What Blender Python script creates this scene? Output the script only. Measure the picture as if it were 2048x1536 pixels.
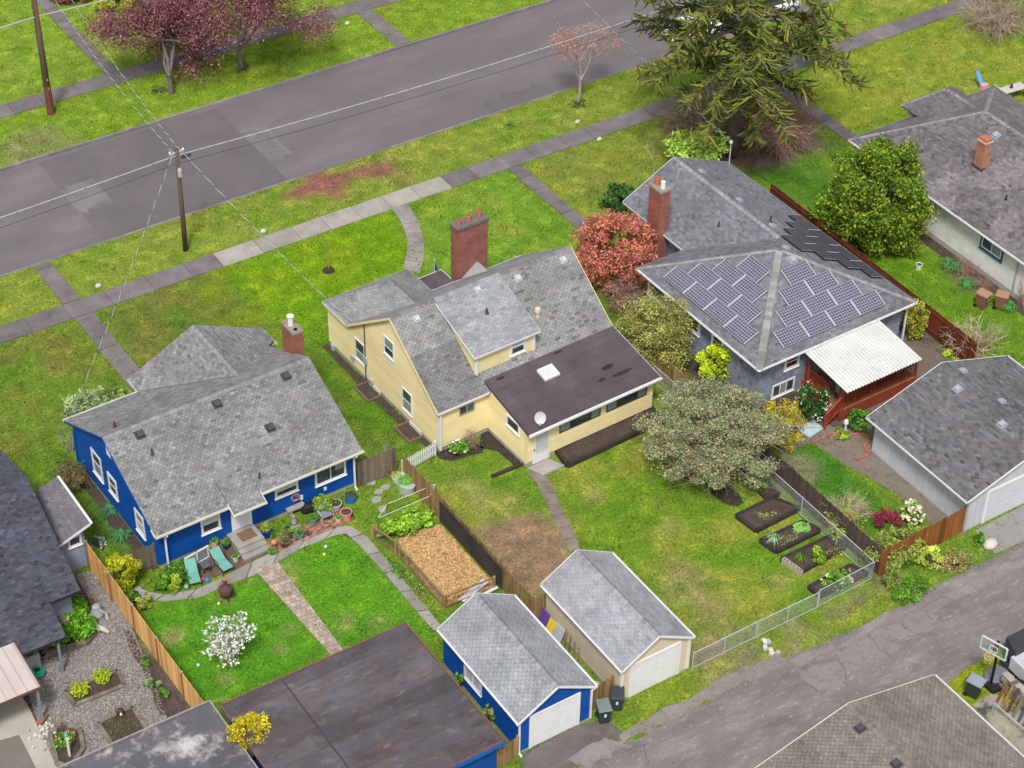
import bpy, math, random
import numpy as np
from mathutils import Matrix, Vector
for o in list(bpy.data.objects): bpy.data.objects.remove(o)
rng = np.random.default_rng(7); random.seed(7)
R = math.radians
scene = bpy.context.scene
COL = scene.collection

# ---------------------------------------------------------------- camera (world: X along the street, Y towards the street, metres)
FPX = 4146.7
_p, _r, _y = R(39.03), R(1.0), R(33.6)
Fw = np.array([math.sin(_y)*math.cos(_p), math.cos(_y)*math.cos(_p), -math.sin(_p)])
_rt = np.array([math.cos(_y), -math.sin(_y), 0.0]); _up = np.cross(_rt, Fw)
Rt = math.cos(_r)*_rt + math.sin(_r)*_up
Up = -math.sin(_r)*_rt + math.cos(_r)*_up
CAM = np.array([-49.492, -74.492, 72.5])
cd = bpy.data.cameras.new('camera'); cam = bpy.data.objects.new('camera', cd); COL.objects.link(cam)
cd.sensor_width = 36; cd.lens = FPX/2048*36; cd.clip_start = 1; cd.clip_end = 2000
cam.matrix_world = Matrix(((Rt[0], Up[0], -Fw[0], CAM[0]), (Rt[1], Up[1], -Fw[1], CAM[1]), (Rt[2], Up[2], -Fw[2], CAM[2]), (0, 0, 0, 1)))
scene.camera = cam
scene.render.resolution_x = 1024; scene.render.resolution_y = 768

# ---------------------------------------------------------------- sky, sun, exposure
SUN_EL, SUN_AZ = 57, -140      # azimuth of the sun from +Y, clockwise
w = bpy.data.worlds.new('World'); scene.world = w; w.use_nodes = True
nt = w.node_tree; nt.nodes.clear()
sky = nt.nodes.new('ShaderNodeTexSky'); sky.sky_type = 'NISHITA'; sky.sun_disc = False
sky.sun_elevation = R(SUN_EL); sky.sun_rotation = R(SUN_AZ); sky.air_density = 1.0; sky.dust_density = 4.0; sky.ozone_density = 1.0
hs = nt.nodes.new('ShaderNodeHueSaturation'); hs.inputs['Saturation'].default_value = 0.3
bg = nt.nodes.new('ShaderNodeBackground'); bg.inputs['Strength'].default_value = 0.07
wo = nt.nodes.new('ShaderNodeOutputWorld')
nt.links.new(sky.outputs[0], hs.inputs['Color']); nt.links.new(hs.outputs[0], bg.inputs['Color']); nt.links.new(bg.outputs[0], wo.inputs[0])
sd = bpy.data.lights.new('sun', 'SUN'); sd.energy = 1.5; sd.angle = R(10); sd.color = (1.0, 0.965, 0.92)
sun = bpy.data.objects.new('sun', sd); COL.objects.link(sun)
_d = Vector((math.sin(R(SUN_AZ))*math.cos(R(SUN_EL)), math.cos(R(SUN_AZ))*math.cos(R(SUN_EL)), math.sin(R(SUN_EL))))
sun.rotation_euler = (-_d).to_track_quat('-Z', 'Y').to_euler()
sun.location = (0, 0, 90)
scene.view_settings.view_transform = 'Standard'; scene.view_settings.look = 'None'
scene.view_settings.gamma = 1; scene.view_settings.use_curve_mapping = False
scene.view_settings.exposure = 0.9
try:
    scene.cycles.max_bounces = 5; scene.cycles.diffuse_bounces = 3; scene.cycles.glossy_bounces = 2; scene.cycles.transparent_max_bounces = 6
except Exception: pass

# ---------------------------------------------------------------- survey helpers
def _ray(u, v): return Rt*(u-1024)/FPX - Up*(v-768)/FPX + Fw
def G(u, v, z=0.0):
    "surveyed photo point -> world point on the level z"
    d = _ray(u, v); return CAM + d*((z-CAM[2])/d[2])
def G2(u, v, z=0.0):
    a = G(u, v, z); return (float(a[0]), float(a[1]))
def rot2(p, th):
    c, s = math.cos(R(th)), math.sin(R(th)); return (c*p[0]-s*p[1], s*p[0]+c*p[1])

# ---------------------------------------------------------------- mesh helpers
ORG = {}
def nv(v):
    v = np.array(v, float); l = np.linalg.norm(v); return v/l if l > 1e-9 else v
class MB:
    def __init__(s): s.V = []; s.F = []; s.T = []
    def add(s, vs, fs, t=(1, 1, 1)):
        b = len(s.V); s.V += [tuple(map(float, v)) for v in vs]; s.F += [tuple(b+i for i in f) for f in fs]
        if isinstance(t, (int, float)): t = (t, t, t)
        s.T += [t]*len(vs); return s
    def box(s, x0, x1, y0, y1, z0, z1, t=1):
        return s.add([(x0,y0,z0),(x1,y0,z0),(x1,y1,z0),(x0,y1,z0),(x0,y0,z1),(x1,y0,z1),(x1,y1,z1),(x0,y1,z1)],
                     [(3,2,1,0),(4,5,6,7),(0,1,5,4),(1,2,6,5),(2,3,7,6),(3,0,4,7)], t)
    def obox(s, c, size, rz=0, t=1, rx=0, ry=0):
        m = Matrix.Rotation(R(rz), 3, 'Z') @ Matrix.Rotation(R(ry), 3, 'Y') @ Matrix.Rotation(R(rx), 3, 'X')
        vs = []
        for k in range(8):
            q = Vector(((-.5 if k in (0,3,4,7) else .5)*size[0], (-.5 if k in (0,1,4,5) else .5)*size[1], (-.5 if k < 4 else .5)*size[2]))
            q = m @ q; vs.append((q.x+c[0], q.y+c[1], q.z+c[2]))
        return s.add(vs, [(3,2,1,0),(4,5,6,7),(0,1,5,4),(1,2,6,5),(2,3,7,6),(3,0,4,7)], t)
    def beam(s, p0, p1, w, h, t=1, upv=(0, 0, 1)):
        p0 = np.array(p0, float); p1 = np.array(p1, float); d = nv(p1-p0)
        if abs(d @ np.array(upv, float)) > .95: upv = (0, 1, 0)
        a = nv(np.cross(d, upv)); b = np.cross(a, d); vs = []
        for q in (p0, p1):
            for i, j in ((-1,-1),(1,-1),(1,1),(-1,1)): vs.append(q+a*i*w/2+b*j*h/2)
        return s.add(vs, [(0,1,2,3),(7,6,5,4),(0,4,5,1),(1,5,6,2),(2,6,7,3),(3,7,4,0)], t)
    def prism(s, poly, z0, z1, t=1):
        a = sum(poly[i][0]*poly[(i+1) % len(poly)][1]-poly[(i+1) % len(poly)][0]*poly[i][1] for i in range(len(poly)))
        if a < 0: poly = poly[::-1]
        n = len(poly); vs = [(p[0], p[1], z0) for p in poly]+[(p[0], p[1], z1) for p in poly]
        return s.add(vs, [tuple(range(n-1, -1, -1)), tuple(range(n, 2*n))]+[(i, (i+1) % n, n+(i+1) % n, n+i) for i in range(n)], t)
    def solid(s, poly, off, t=1):
        "planar polygon extruded by a vector"
        poly = [np.array(p, float) for p in poly]; off = np.array(off, float); n = len(poly)
        nn = np.cross(poly[1]-poly[0], poly[2]-poly[0])
        if nn @ off > 0: poly = poly[::-1]
        return s.add(poly+[p+off for p in poly], [tuple(range(n)), tuple(range(2*n-1, n-1, -1))]+[((i+1) % n, i, n+i, n+(i+1) % n) for i in range(n)], t)
    def tube(s, pts, r, n=6, t=1, cap=True):
        pts = [np.array(p, float) for p in pts]
        if isinstance(r, (int, float)): r = [r]*len(pts)
        vs = []; fs = []; a = None
        for i, p in enumerate(pts):
            d = nv(pts[min(i+1, len(pts)-1)]-pts[max(i-1, 0)])
            if a is None: a = nv(np.cross(d, (0.31, 0.2, 1) if abs(d[2]) < .9 else (1, .1, 0)))
            a = nv(a-d*(a @ d)); b = np.cross(d, a)
            for k in range(n):
                th = 2*math.pi*k/n; vs.append(p+(a*math.cos(th)+b*math.sin(th))*r[i])
        for i in range(len(pts)-1):
            for k in range(n): fs.append((i*n+k, i*n+(k+1) % n, (i+1)*n+(k+1) % n, (i+1)*n+k))
        if cap and n > 2:
            fs.append(tuple(range(n-1, -1, -1))); m = (len(pts)-1)*n; fs.append(tuple(range(m, m+n)))
        return s.add(vs, fs, t)
    def lathe(s, c, prof, n=14, t=1, sx=1, sy=1):
        vs = []; fs = []
        for r, z in prof:
            for k in range(n):
                th = 2*math.pi*k/n; vs.append((c[0]+r*sx*math.cos(th), c[1]+r*sy*math.sin(th), c[2]+z))
        for i in range(len(prof)-1):
            for k in range(n): fs.append((i*n+k, i*n+(k+1) % n, (i+1)*n+(k+1) % n, (i+1)*n+k))
        fs.append(tuple(range(n-1, -1, -1))); m = (len(prof)-1)*n; fs.append(tuple(range(m, m+n)))
        return s.add(vs, fs, t)
    def mesh(s, name, mat, org=(0, 0, 0), smooth=False):
        me = bpy.data.meshes.new(name)
        V = np.array(s.V, float)-np.array(org, float) if s.V else np.zeros((0, 3))
        me.from_pydata(V.tolist(), [], s.F)
        at = me.attributes.new('tint', 'FLOAT_COLOR', 'POINT')
        c = np.ones((len(s.V), 4), np.float32)
        if s.T: c[:, :3] = np.array(s.T, np.float32)
        at.data.foreach_set('color', c.ravel())
        if smooth: me.polygons.foreach_set('use_smooth', [True]*len(me.polygons))
        me.materials.append(mat); me.update(); return me
    def build(s, name, mat, parent, smooth=False, kind=None, label=None):
        org = ORG[parent.name]
        o = bpy.data.objects.new(name, s.mesh(name, mat, org, smooth)); COL.objects.link(o); o.parent = parent
        ORG[o.name] = org
        if kind: o['kind'] = kind
        if label: o['label'] = label
        return o
def quads(name, P, tint, mat):
    "fast mesh of many loose polygons: P (N,k,3), tint (N,3)"
    n, k = P.shape[:2]; me = bpy.data.meshes.new(name)
    me.vertices.add(n*k); me.vertices.foreach_set('co', P.astype(np.float32).ravel())
    me.loops.add(n*k); me.loops.foreach_set('vertex_index', np.arange(n*k, dtype=np.int32))
    me.polygons.add(n); me.polygons.foreach_set('loop_start', np.arange(0, n*k, k, dtype=np.int32))
    me.update(calc_edges=True)
    at = me.attributes.new('tint', 'FLOAT_COLOR', 'POINT'); c = np.ones((n*k, 4), np.float32)
    c[:, :3] = np.repeat(tint.astype(np.float32), k, axis=0); at.data.foreach_set('color', c.ravel())
    me.materials.append(mat); return me
def tag(o, label, cat, group=None):
    o['label'] = label; o['category'] = cat
    if group: o['group'] = group
    return o
def root(name, label, cat, at, th=0, group=None):
    "Empty at a thing's base; `at` is given in a frame turned by th degrees about the world origin"
    o = bpy.data.objects.new(name, None); COL.objects.link(o); o.empty_display_size = .3
    x, y = rot2(at, th); o.location = (x, y, at[2] if len(at) > 2 else 0); o.rotation_euler = (0, 0, R(th))
    ORG[o.name] = (at[0], at[1], at[2] if len(at) > 2 else 0)
    return tag(o, label, cat, group)
def one(mb, name, mat, label, cat, at, group=None, smooth=False, rz=0):
    "a thing that is a single mesh"
    at = tuple(at) if len(at) > 2 else (at[0], at[1], 0)
    o = bpy.data.objects.new(name, mb.mesh(name, mat, at, smooth)); COL.objects.link(o); o.location = at; ORG[o.name] = at
    return tag(o, label, cat, group)
def struct(mb, name, mat, smooth=False, parent=None, kind='structure'):
    o = bpy.data.objects.new(name, mb.mesh(name, mat, (0, 0, 0), smooth) if isinstance(mb, MB) else mb); COL.objects.link(o)
    ORG[o.name] = (0, 0, 0)
    if parent: o.parent = parent
    if kind: o['kind'] = kind
    return o

# ---------------------------------------------------------------- materials
MATS = {}
def M(name, col, rough=.85, var=.18, vs=1.2, bump=0., bs=40., spec=.25, metal=0., blots=(), fine=.0, stretch=None, trans=None):
    if name in MATS: return MATS[name]
    m = bpy.data.materials.new(name); m.use_nodes = True; t = m.node_tree; N = t.nodes; L = t.links; N.clear()
    out = N.new('ShaderNodeOutputMaterial'); bs_ = N.new('ShaderNodeBsdfPrincipled'); L.new(bs_.outputs[0], out.inputs[0])
    geo = N.new('ShaderNodeNewGeometry'); pos = geo.outputs['Position']
    if stretch:
        mp = N.new('ShaderNodeVectorMath'); mp.operation = 'MULTIPLY'; mp.inputs[1].default_value = stretch; L.new(pos, mp.inputs[0]); pos = mp.outputs[0]
    def noise(scale, detail=4, rough_=.6):
        n = N.new('ShaderNodeTexNoise'); n.inputs['Scale'].default_value = scale; n.inputs['Detail'].default_value = detail; n.inputs['Roughness'].default_value = rough_
        L.new(pos, n.inputs['Vector']); return n.outputs['Fac']
    def ramp(fac, a, b, lo, hi):
        r = N.new('ShaderNodeMapRange'); r.inputs['From Min'].default_value = a; r.inputs['From Max'].default_value = b
        r.inputs['To Min'].default_value = lo; r.inputs['To Max'].default_value = hi; L.new(fac, r.inputs['Value']); return r.outputs[0]
    def mul(c, f):
        x = N.new('ShaderNodeVectorMath'); x.operation = 'MULTIPLY'; L.new(c, x.inputs[0])
        L.new(f, x.inputs[1]); return x.outputs[0]
    rgb = N.new('ShaderNodeRGB'); rgb.outputs[0].default_value = (*col, 1); c = rgb.outputs[0]
    for (c2, sc, lo, hi, amt) in blots:
        mx = N.new('ShaderNodeMix'); mx.data_type = 'RGBA'; L.new(ramp(noise(sc, 5, .65), lo, hi, 0, amt), mx.inputs[0]); L.new(c, mx.inputs[6]); mx.inputs[7].default_value = (*c2, 1); c = mx.outputs[2]
    if var: c = mul(c, ramp(noise(vs), .3, .7, 1-var, 1+var))
    if fine: c = mul(c, ramp(noise(bs*.6, 3, .7), .3, .7, 1-fine, 1+fine))
    at = N.new('ShaderNodeAttribute'); at.attribute_name = 'tint'; c = mul(c, at.outputs['Color'])
    L.new(c, bs_.inputs['Base Color'])
    bs_.inputs['Roughness'].default_value = rough; bs_.inputs['Specular IOR Level'].default_value = spec; bs_.inputs['Metallic'].default_value = metal
    if trans:
        tr = N.new('ShaderNodeBsdfTranslucent'); L.new(c, tr.inputs['Color']); ms = N.new('ShaderNodeMixShader'); ms.inputs[0].default_value = trans
        L.new(bs_.outputs[0], ms.inputs[1]); L.new(tr.outputs[0], ms.inputs[2]); L.new(ms.outputs[0], out.inputs[0])
    if bump:
        b = N.new('ShaderNodeBump'); b.inputs['Strength'].default_value = bump; b.inputs['Distance'].default_value = .03
        L.new(noise(bs, 5, .65), b.inputs['Height']); L.new(b.outputs[0], bs_.inputs['Normal'])
    MATS[name] = m; return m
def brick_mat(name, c1, c2, mortar, rw=.21, rh=.075):
    if name in MATS: return MATS[name]
    m = M(name, (1, 1, 1), var=.22, vs=1.6, rough=.9); t = m.node_tree; N = t.nodes; L = t.links
    bsdf = [n for n in N if n.type == 'BSDF_PRINCIPLED'][0]; rgb = [n for n in N if n.type == 'RGB'][0]
    geo = N.new('ShaderNodeNewGeometry'); sp = N.new('ShaderNodeSeparateXYZ'); L.new(geo.outputs['Position'], sp.inputs[0])
    ad = N.new('ShaderNodeMath'); ad.operation = 'ADD'; L.new(sp.outputs[0], ad.inputs[0]); L.new(sp.outputs[1], ad.inputs[1])
    cb = N.new('ShaderNodeCombineXYZ'); L.new(ad.outputs[0], cb.inputs[0]); L.new(sp.outputs[2], cb.inputs[1])
    br = N.new('ShaderNodeTexBrick'); br.inputs['Scale'].default_value = 1; br.inputs['Brick Width'].default_value = rw; br.inputs['Row Height'].default_value = rh
    br.inputs['Mortar Size'].default_value = .009; br.inputs['Bias'].default_value = -.1
    br.inputs['Color1'].default_value = (*c1, 1); br.inputs['Color2'].default_value = (*c2, 1); br.inputs['Mortar'].default_value = (*mortar, 1)
    L.new(cb.outputs[0], br.inputs['Vector'])
    for l in list(rgb.outputs[0].links): L.new(br.outputs['Color'], l.to_socket)
    bp = N.new('ShaderNodeBump'); bp.inputs['Strength'].default_value = .5; bp.inputs['Distance'].default_value = .01; bp.invert = True
    L.new(br.outputs['Fac'], bp.inputs['Height']); L.new(bp.outputs[0], bsdf.inputs['Normal'])
    return m
white = M('white_paint', (.78, .78, .80), .5, .05, 2, fine=.04)
cream = M('cream_trim', (.76, .74, .66), .55, .06, 2)
yellow_w = M('yellow_siding', (.84, .71, .385), .6, .06, .8, fine=.04, blots=(((.62, .52, .30), .7, .58, .78, .35),))
blue_w = M('blue_siding', (.004, .07, .33), .55, .12, 1.1, fine=.08, blots=(((.02, .12, .36), .8, .62, .8, .5),))
grey_w = M('blue_grey_shingle_siding', (.22, .25, .32), .75, .15, 1.2, fine=.1)
pale_w = M('pale_grey_siding', (.56, .58, .64), .6, .06, 1)
mint_w = M('pale_mint_siding', (.70, .715, .66), .7, .08, 1.5)
slate_w = M('slate_blue_siding', (.24, .29, .38), .6, .06, 1)
tan_w = M('tan_render', (.68, .57, .43), .8, .08, 1.2, bump=.1)
conc = M('concrete', (.34, .32, .30), .9, .16, .9, .25, 45, fine=.1, blots=(((.22, .21, .2), 1.1, .52, .75, .6),))
conc_n = M('pale_concrete', (.335, .315, .285), .9, .12, .9, .2, 45, fine=.10, blots=(((.24, .22, .2), .8, .5, .7, .6),))
conc_d = M('weathered_concrete', (.17, .15, .155), .92, .22, .9, .35, 60, fine=.22, blots=(((.24, .22, .22), 1.3, .55, .75, .5), ((.16, .19, .04), 2.2, .63, .75, .5)))
kerb_m = M('kerb_concrete', (.22, .205, .205), .9, .2, 1.2, .3, 50, fine=.2)
found = M('foundation', (.42, .40, .38), .9, .15, 1.5, .2, 40)
glass = M('window_glass', (.05, .065, .075), .04, .25, .9, spec=.7)
glass_l = M('pale_window_glass', (.26, .30, .30), .06, .2, .8, spec=.7)
glass_r = M('window_glass_over_dark_red_curtain', (.10, .035, .03), .06, .2, .8, spec=.6)
blind = M('window_blind', (.55, .57, .60), .35, .06, 2, spec=.5)
dark = M('dark_metal', (.035, .035, .04), .5, .1, 3)
black = M('black_plastic', (.02, .02, .025), .45, .1, 3)
steel = M('galvanised_steel', (.55, .58, .61), .45, .1, 4, metal=.3, spec=.5)
wood_g = M('weathered_wood', (.17, .135, .10), .85, .3, 1.8, .3, 60, fine=.2, stretch=(1, 1, .18))
wood_f = M('grey_brown_fence_wood', (.30, .195, .085), .85, .3, 1.5, .3, 60, fine=.2, stretch=(1, 1, .2), blots=(((.14, .13, .03), 1.6, .5, .7, .5),))
wood_o = M('fresh_cedar', (.74, .42, .16), .75, .16, 1.5, .2, 60, fine=.12, stretch=(1, 1, .15))
wood_b = M('dark_brown_fence_wood', (.10, .07, .06), .85, .3, 1.5, .3, 60, fine=.2, stretch=(1, 1, .2))
wood_c = M('stained_cedar_fence', (.27, .10, .03), .75, .25, 1.5, .2, 60, fine=.2, stretch=(1, 1, .18))
wood_r = M('red_brown_fence_wood', (.155, .04, .02), .8, .2, 1.3, .2, 60, fine=.15, stretch=(1, 1, .2))
red_deck = M('red_deck_stain', (.30, .055, .03), .65, .15, 2, fine=.1)
timber = M('dark_bed_timber', (.045, .035, .033), .85, .3, 2, .3, 50, fine=.2)
soil = M('dark_soil', (.075, .055, .045), .95, .3, 2.5, .6, 40, fine=.35, blots=(((.17, .15, .06), 6, .62, .7, .6),))
mulch = M('dark_mulch', (.05, .036, .034), .95, .3, 3, .7, 40, fine=.4)
asph = M('road_asphalt', (.158, .14, .152), .9, .10, .3, .3, 60, fine=.2, stretch=(.35, 1, 1), blots=(((.185, .168, .178), .3, .5, .7, .6), ((.115, .10, .108), .5, .55, .75, .5), ((.10, .09, .095), 2.5, .62, .7, .4)))
alley_m = M('alley_asphalt', (.185, .164, .162), .92, .14, .5, .4, 50, fine=.25, stretch=(.4, 1, 1), blots=(((.28, .25, .238), .9, .47, .66, .8), ((.12, .106, .108), .6, .52, .7, .6), ((.36, .325, .305), 5, .57, .66, .7), ((.09, .08, .08), 7, .62, .7, .5), ((.16, .14, .06), .9, .68, .78, .5)))
bark = M('bark', (.12, .092, .075), .9, .25, 4, .5, 30)
bark_p = M('pale_bark', (.36, .32, .28), .9, .25, 4, .3, 30)
twig_m = M('dry_twig', (.38, .29, .21), .9, .25, 2)
twig_r = M('reddish_twig', (.33, .20, .16), .9, .25, 2)
leaf_m = M('leaf', (1.5, 1.5, 1.5), .6, .18, 1.6, spec=.3, trans=.35)
petal_m = M('petal', (1, 1, 1), .6, .05, 1.6, spec=.2, trans=.15)
grass_m = M('grass_blade', (1, 1, 1), .75, .2, 1.2, spec=.2, trans=.2)
brick_r = brick_mat('red_brick', (.33, .085, .055), (.22, .055, .04), (.30, .22, .19))
brick_o = brick_mat('orange_brick', (.45, .17, .09), (.36, .12, .07), (.42, .33, .27))
terra = M('terracotta', (.46, .16, .09), .8, .12, 5)
shing_m = M('shingle', (1, 1, 1), .92, .1, .55, .25, 80, fine=.2, blots=(((.66, .65, .64), .45, .46, .7, .75), ((1.25, 1.25, 1.27), .8, .55, .72, .6), ((.6, .58, .56), 2.6, .56, .7, .6)))
deck_m = M('roof_underlay', (.05, .048, .05), .95, .1, 2)
# ================================================================= GROUND
def inpoly(X, Y, poly):
    ins = np.zeros(X.shape, bool); n = len(poly); j = n-1
    for i in range(n):
        xi, yi = poly[i]; xj, yj = poly[j]
        c = ((yi > Y) != (yj > Y)) & (X < (xj-xi)*(Y-yi)/((yj-yi) or 1e-9)+xi); ins ^= c; j = i
    return ins
ROAD0, ROAD1 = 24.55, 35.25
xs = np.concatenate([[-700, -300, -120, -70], np.arange(-46, 66.01, .28), [90, 140, 320, 700]])
ys = np.concatenate([[-700, -300, -120, -70], np.arange(-42, 24.4, .28), [24.53, 24.55, 35.25, 35.27], np.arange(35.5, 66, .28), [90, 140, 320, 700]])
XX, YY = np.meshgrid(xs, ys)
def vnoise(X, Y, s, seed):
    r = np.random.default_rng(seed); T = r.random((256, 256)); x = X/s; y = Y/s
    xi = np.floor(x).astype(int); yi = np.floor(y).astype(int); fx = x-xi; fy = y-yi; fx = fx*fx*(3-2*fx); fy = fy*fy*(3-2*fy)
    a = T[yi % 256, xi % 256]; b = T[yi % 256, (xi+1) % 256]; c = T[(yi+1) % 256, xi % 256]; d = T[(yi+1) % 256, (xi+1) % 256]
    return (a*(1-fx)+b*fx)*(1-fy)+(c*(1-fx)+d*fx)*fy
def gp(pts): return [G2(*p) for p in pts]
FIELD = np.zeros(XX.shape+(3,)); FIELD[:] = (.15, .235, .02)
BARE = np.zeros(XX.shape)
def blur(A, k):
    for _ in range(k):
        B = A.copy(); B[1:-1] = (A[:-2]+2*A[1:-1]+A[2:])/4; C = B.copy(); C[:, 1:-1] = (B[:, :-2]+2*B[:, 1:-1]+B[:, 2:])/4; A = C
    return A
def region(poly, col, feather=3, bare=0, rag=.0, amt=1.0, world=False, seed=1):
    pl = poly if world else gp(poly)
    dx = (vnoise(XX, YY, 1.1, seed)-.5)*rag*2+(vnoise(XX, YY, .45, seed+5)-.5)*rag; dy = (vnoise(XX, YY, 1.1, seed+9)-.5)*rag*2
    m = blur(inpoly(XX+dx, YY+dy, pl).astype(float), feather)*amt
    global FIELD, BARE
    FIELD = FIELD*(1-m[..., None])+np.array(col)*m[..., None]
    BARE = BARE*(1-m)+bare*m
def rect(x0, x1, y0, y1): return [(x0, y0), (x1, y0), (x1, y1), (x0, y1)]
def blobs(n, box, rad, col, seed, bare=0, amt=.7, rag=.5):
    r = np.random.default_rng(seed); m = np.zeros(XX.shape)
    for _ in range(n):
        cx, cy = r.uniform(box[0], box[1]), r.uniform(box[2], box[3]); q = r.uniform(.5, 1)*rad; e = r.uniform(.6, 1.6)
        d = np.hypot((XX-cx)*e, YY-cy)+(vnoise(XX, YY, .6, seed)-.5)*rag*2
        m = np.maximum(m, np.clip(1.3-d/q, 0, 1))
    m = blur(np.clip(m, 0, 1), 1)*amt
    global FIELD, BARE
    FIELD = FIELD*(1-m[..., None])+np.array(col)*m[..., None]; BARE = BARE*(1-m)+bare*m
YG = (.27, .30, .022); VG = (.09, .25, .012); DG = (.065, .15, .014); BR = (.19, .13, .085); OL = (.17, .165, .03)
region(rect(-60, 70, 19.9, 24.6), (.215, .262, .03), 2, world=True)                                   # near verge
blobs(46, (-45, 60, 20, 24.5), 1.1, (.13, .25, .015), 3, amt=.7)
blobs(30, (-45, 60, 20, 24.5), .8, (.34, .33, .06), 4, amt=.6)
region([(570, 390), (640, 350), (770, 320), (800, 335), (700, 375), (620, 410)], (.27, .09, .075), 3, .7, .9, .9)      # reddish fallen petals
region([(785, 350), (820, 345), (815, 362), (790, 368)], (.22, .085, .06), 2, .7, .5, .7, seed=4)
region(rect(-60, 80, 35.2, 41), (.19, .28, .02), 2, world=True); region(rect(-60, 80, 42.5, 70), (.20, .29, .025), 2, world=True)
blobs(60, (-40, 60, 35, 60), 1.4, (.27, .29, .04), 5, amt=.55); blobs(60, (-40, 60, 35, 60), 1.2, (.10, .23, .012), 6, amt=.5)
region([(0, 290), (110, 235), (165, 285), (60, 320), (0, 335)], (.21, .19, .075), 4, .4, .8, .7)           # worn verge by the far pole
region([(0, 690), (150, 640), (270, 760), (150, 850), (0, 960)], (.14, .20, .02), 2)                        # front of the blue house
region([(190, 625), (440, 540), (560, 640), (640, 650), (520, 660), (290, 745)], (.135, .175, .022), 3)
blobs(26, (-34, -12, 10, 18), 1.3, (.20, .165, .035), 7, amt=.7); blobs(14, (-34, -12, 9, 18), 1.0, (.10, .22, .012), 8, amt=.6)
region([(440, 545), (780, 420), (845, 545), (790, 560), (650, 600), (655, 690), (600, 690), (520, 620)], (.155, .275, .008), 3)   # vivid lawn
blobs(16, (-10, -1, 9, 18), 1.2, (.22, .28, .01), 9, amt=.6)
region([(830, 400), (1010, 340), (1160, 460), (1140, 490), (900, 560), (845, 545)], (.155, .275, .02), 3)
blobs(18, (2, 14, 9, 18), 1.1, (.25, .28, .035), 10, amt=.6)
region([(1045, 335), (1340, 230), (1360, 300), (1180, 430)], (.22, .255, .03), 3)
blobs(16, (14, 28, 10, 18), 1.1, (.15, .17, .04), 11, amt=.5)
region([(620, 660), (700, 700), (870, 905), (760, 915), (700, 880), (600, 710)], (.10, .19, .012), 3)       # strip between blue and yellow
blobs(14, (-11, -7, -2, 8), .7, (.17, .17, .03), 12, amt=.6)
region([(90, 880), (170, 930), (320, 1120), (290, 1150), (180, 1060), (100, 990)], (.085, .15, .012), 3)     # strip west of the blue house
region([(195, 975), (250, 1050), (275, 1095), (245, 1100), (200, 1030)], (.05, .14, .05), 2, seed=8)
region([(270, 1230), (450, 1180), (510, 1150), (660, 1305), (440, 1420), (380, 1400)], VG, 2)                # rear lawn of the blue house
region([(560, 1120), (690, 1065), (880, 1285), (820, 1280), (680, 1300)], (.105, .265, .012), 2)
blobs(20, (-29, -16, -15, -6), .35, (.36, .27, .10), 13, .6, amt=.8, rag=.3); blobs(18, (-29, -14, -15, -6), .7, (.06, .19, .012), 14, amt=.6)
blobs(10, (-19, -14, -16, -11), .35, (.33, .27, .10), 15, .6, amt=.8, rag=.3)
region([(830, 915), (960, 900), (1050, 940), (1110, 1020), (1150, 1100), (1085, 1190), (1000, 1130)], (.14, .225, .018), 3)   # rear lawn of the yellow house
region([(1110, 920), (1280, 870), (1480, 1000), (1650, 1190), (1385, 1320), (1230, 1105), (1160, 1080)], (.14, .235, .015), 3)
blobs(34, (-9, 6, -21, -6), 1.5, (.30, .275, .04), 16, amt=.7); blobs(16, (-9, 6, -21, -6), .8, (.34, .28, .08), 46, amt=.7); blobs(22, (-4, 6, -21, -7), .9, (.10, .22, .012), 17, amt=.6)
region([(900, 930), (950, 960), (985, 1030), (965, 1050), (925, 980)], (.33, .29, .09), 3, .2, .6, .7)
region([(945, 1050), (1020, 1030), (1100, 1035), (1135, 1085), (1130, 1115), (1090, 1205), (1040, 1190), (990, 1130)], (.27, .17, .085), 2, 1, .5, 1.0)
region([(1330, 1120), (1365, 1120), (1500, 1270), (1460, 1290), (1390, 1200)], (.28, .20, .085), 3, .9, .7, .9, seed=3)
region([(1385, 1240), (1440, 1290), (1480, 1345), (1400, 1400), (1390, 1340)], (.27, .19, .09), 2, 1, .6, .9, seed=6)
region([(1390, 1345), (1640, 1222), (1760, 1160), (1880, 1165), (1560, 1320), (1340, 1430)], (.20, .25, .022), 3, seed=5)
region([(1420, 1340), (1560, 1290), (1640, 1250), (1690, 1230), (1560, 1320), (1400, 1400)], (.27, .20, .10), 3, .8, .8, .75, seed=15)
blobs(16, (-3, 8, -24.6, -22.6), .6, (.20, .16, .09), 18, .8, amt=.7)
region([(1240, 1400), (1385, 1345), (1410, 1400), (1250, 1470)], (.17, .23, .02), 2, seed=21)
region([(1545, 890), (1640, 890), (1760, 1000), (1840, 1070), (1720, 1060), (1560, 960)], (.055, .17, .012), 2)      # side garden of the solar house
region([(1570, 905), (1630, 915), (1640, 960), (1590, 965)], (.24, .165, .11), 2, .8, .8, .75)
blobs(16, (8, 13, -22, -13), .55, (.11, .24, .02), 19, amt=.5)
region([(1600, 700), (1790, 610), (1900, 700), (1870, 780), (1700, 870), (1540, 880)], (.13, .10, .075), 2, 1, .4)
region([(1230, 570), (1330, 620), (1530, 900), (1500, 900), (1330, 760), (1230, 660)], (.11, .12, .03), 3, .5, .5)
region([(1480, 330), (1640, 330), (1700, 420), (1650, 420), (1600, 400), (1500, 350)], (.08, .185, .015), 3)
region([(1340, 210), (1620, 220), (1650, 300), (1560, 340), (1450, 330), (1340, 300)], (.15, .10, .07), 4, .9, .8)
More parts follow.
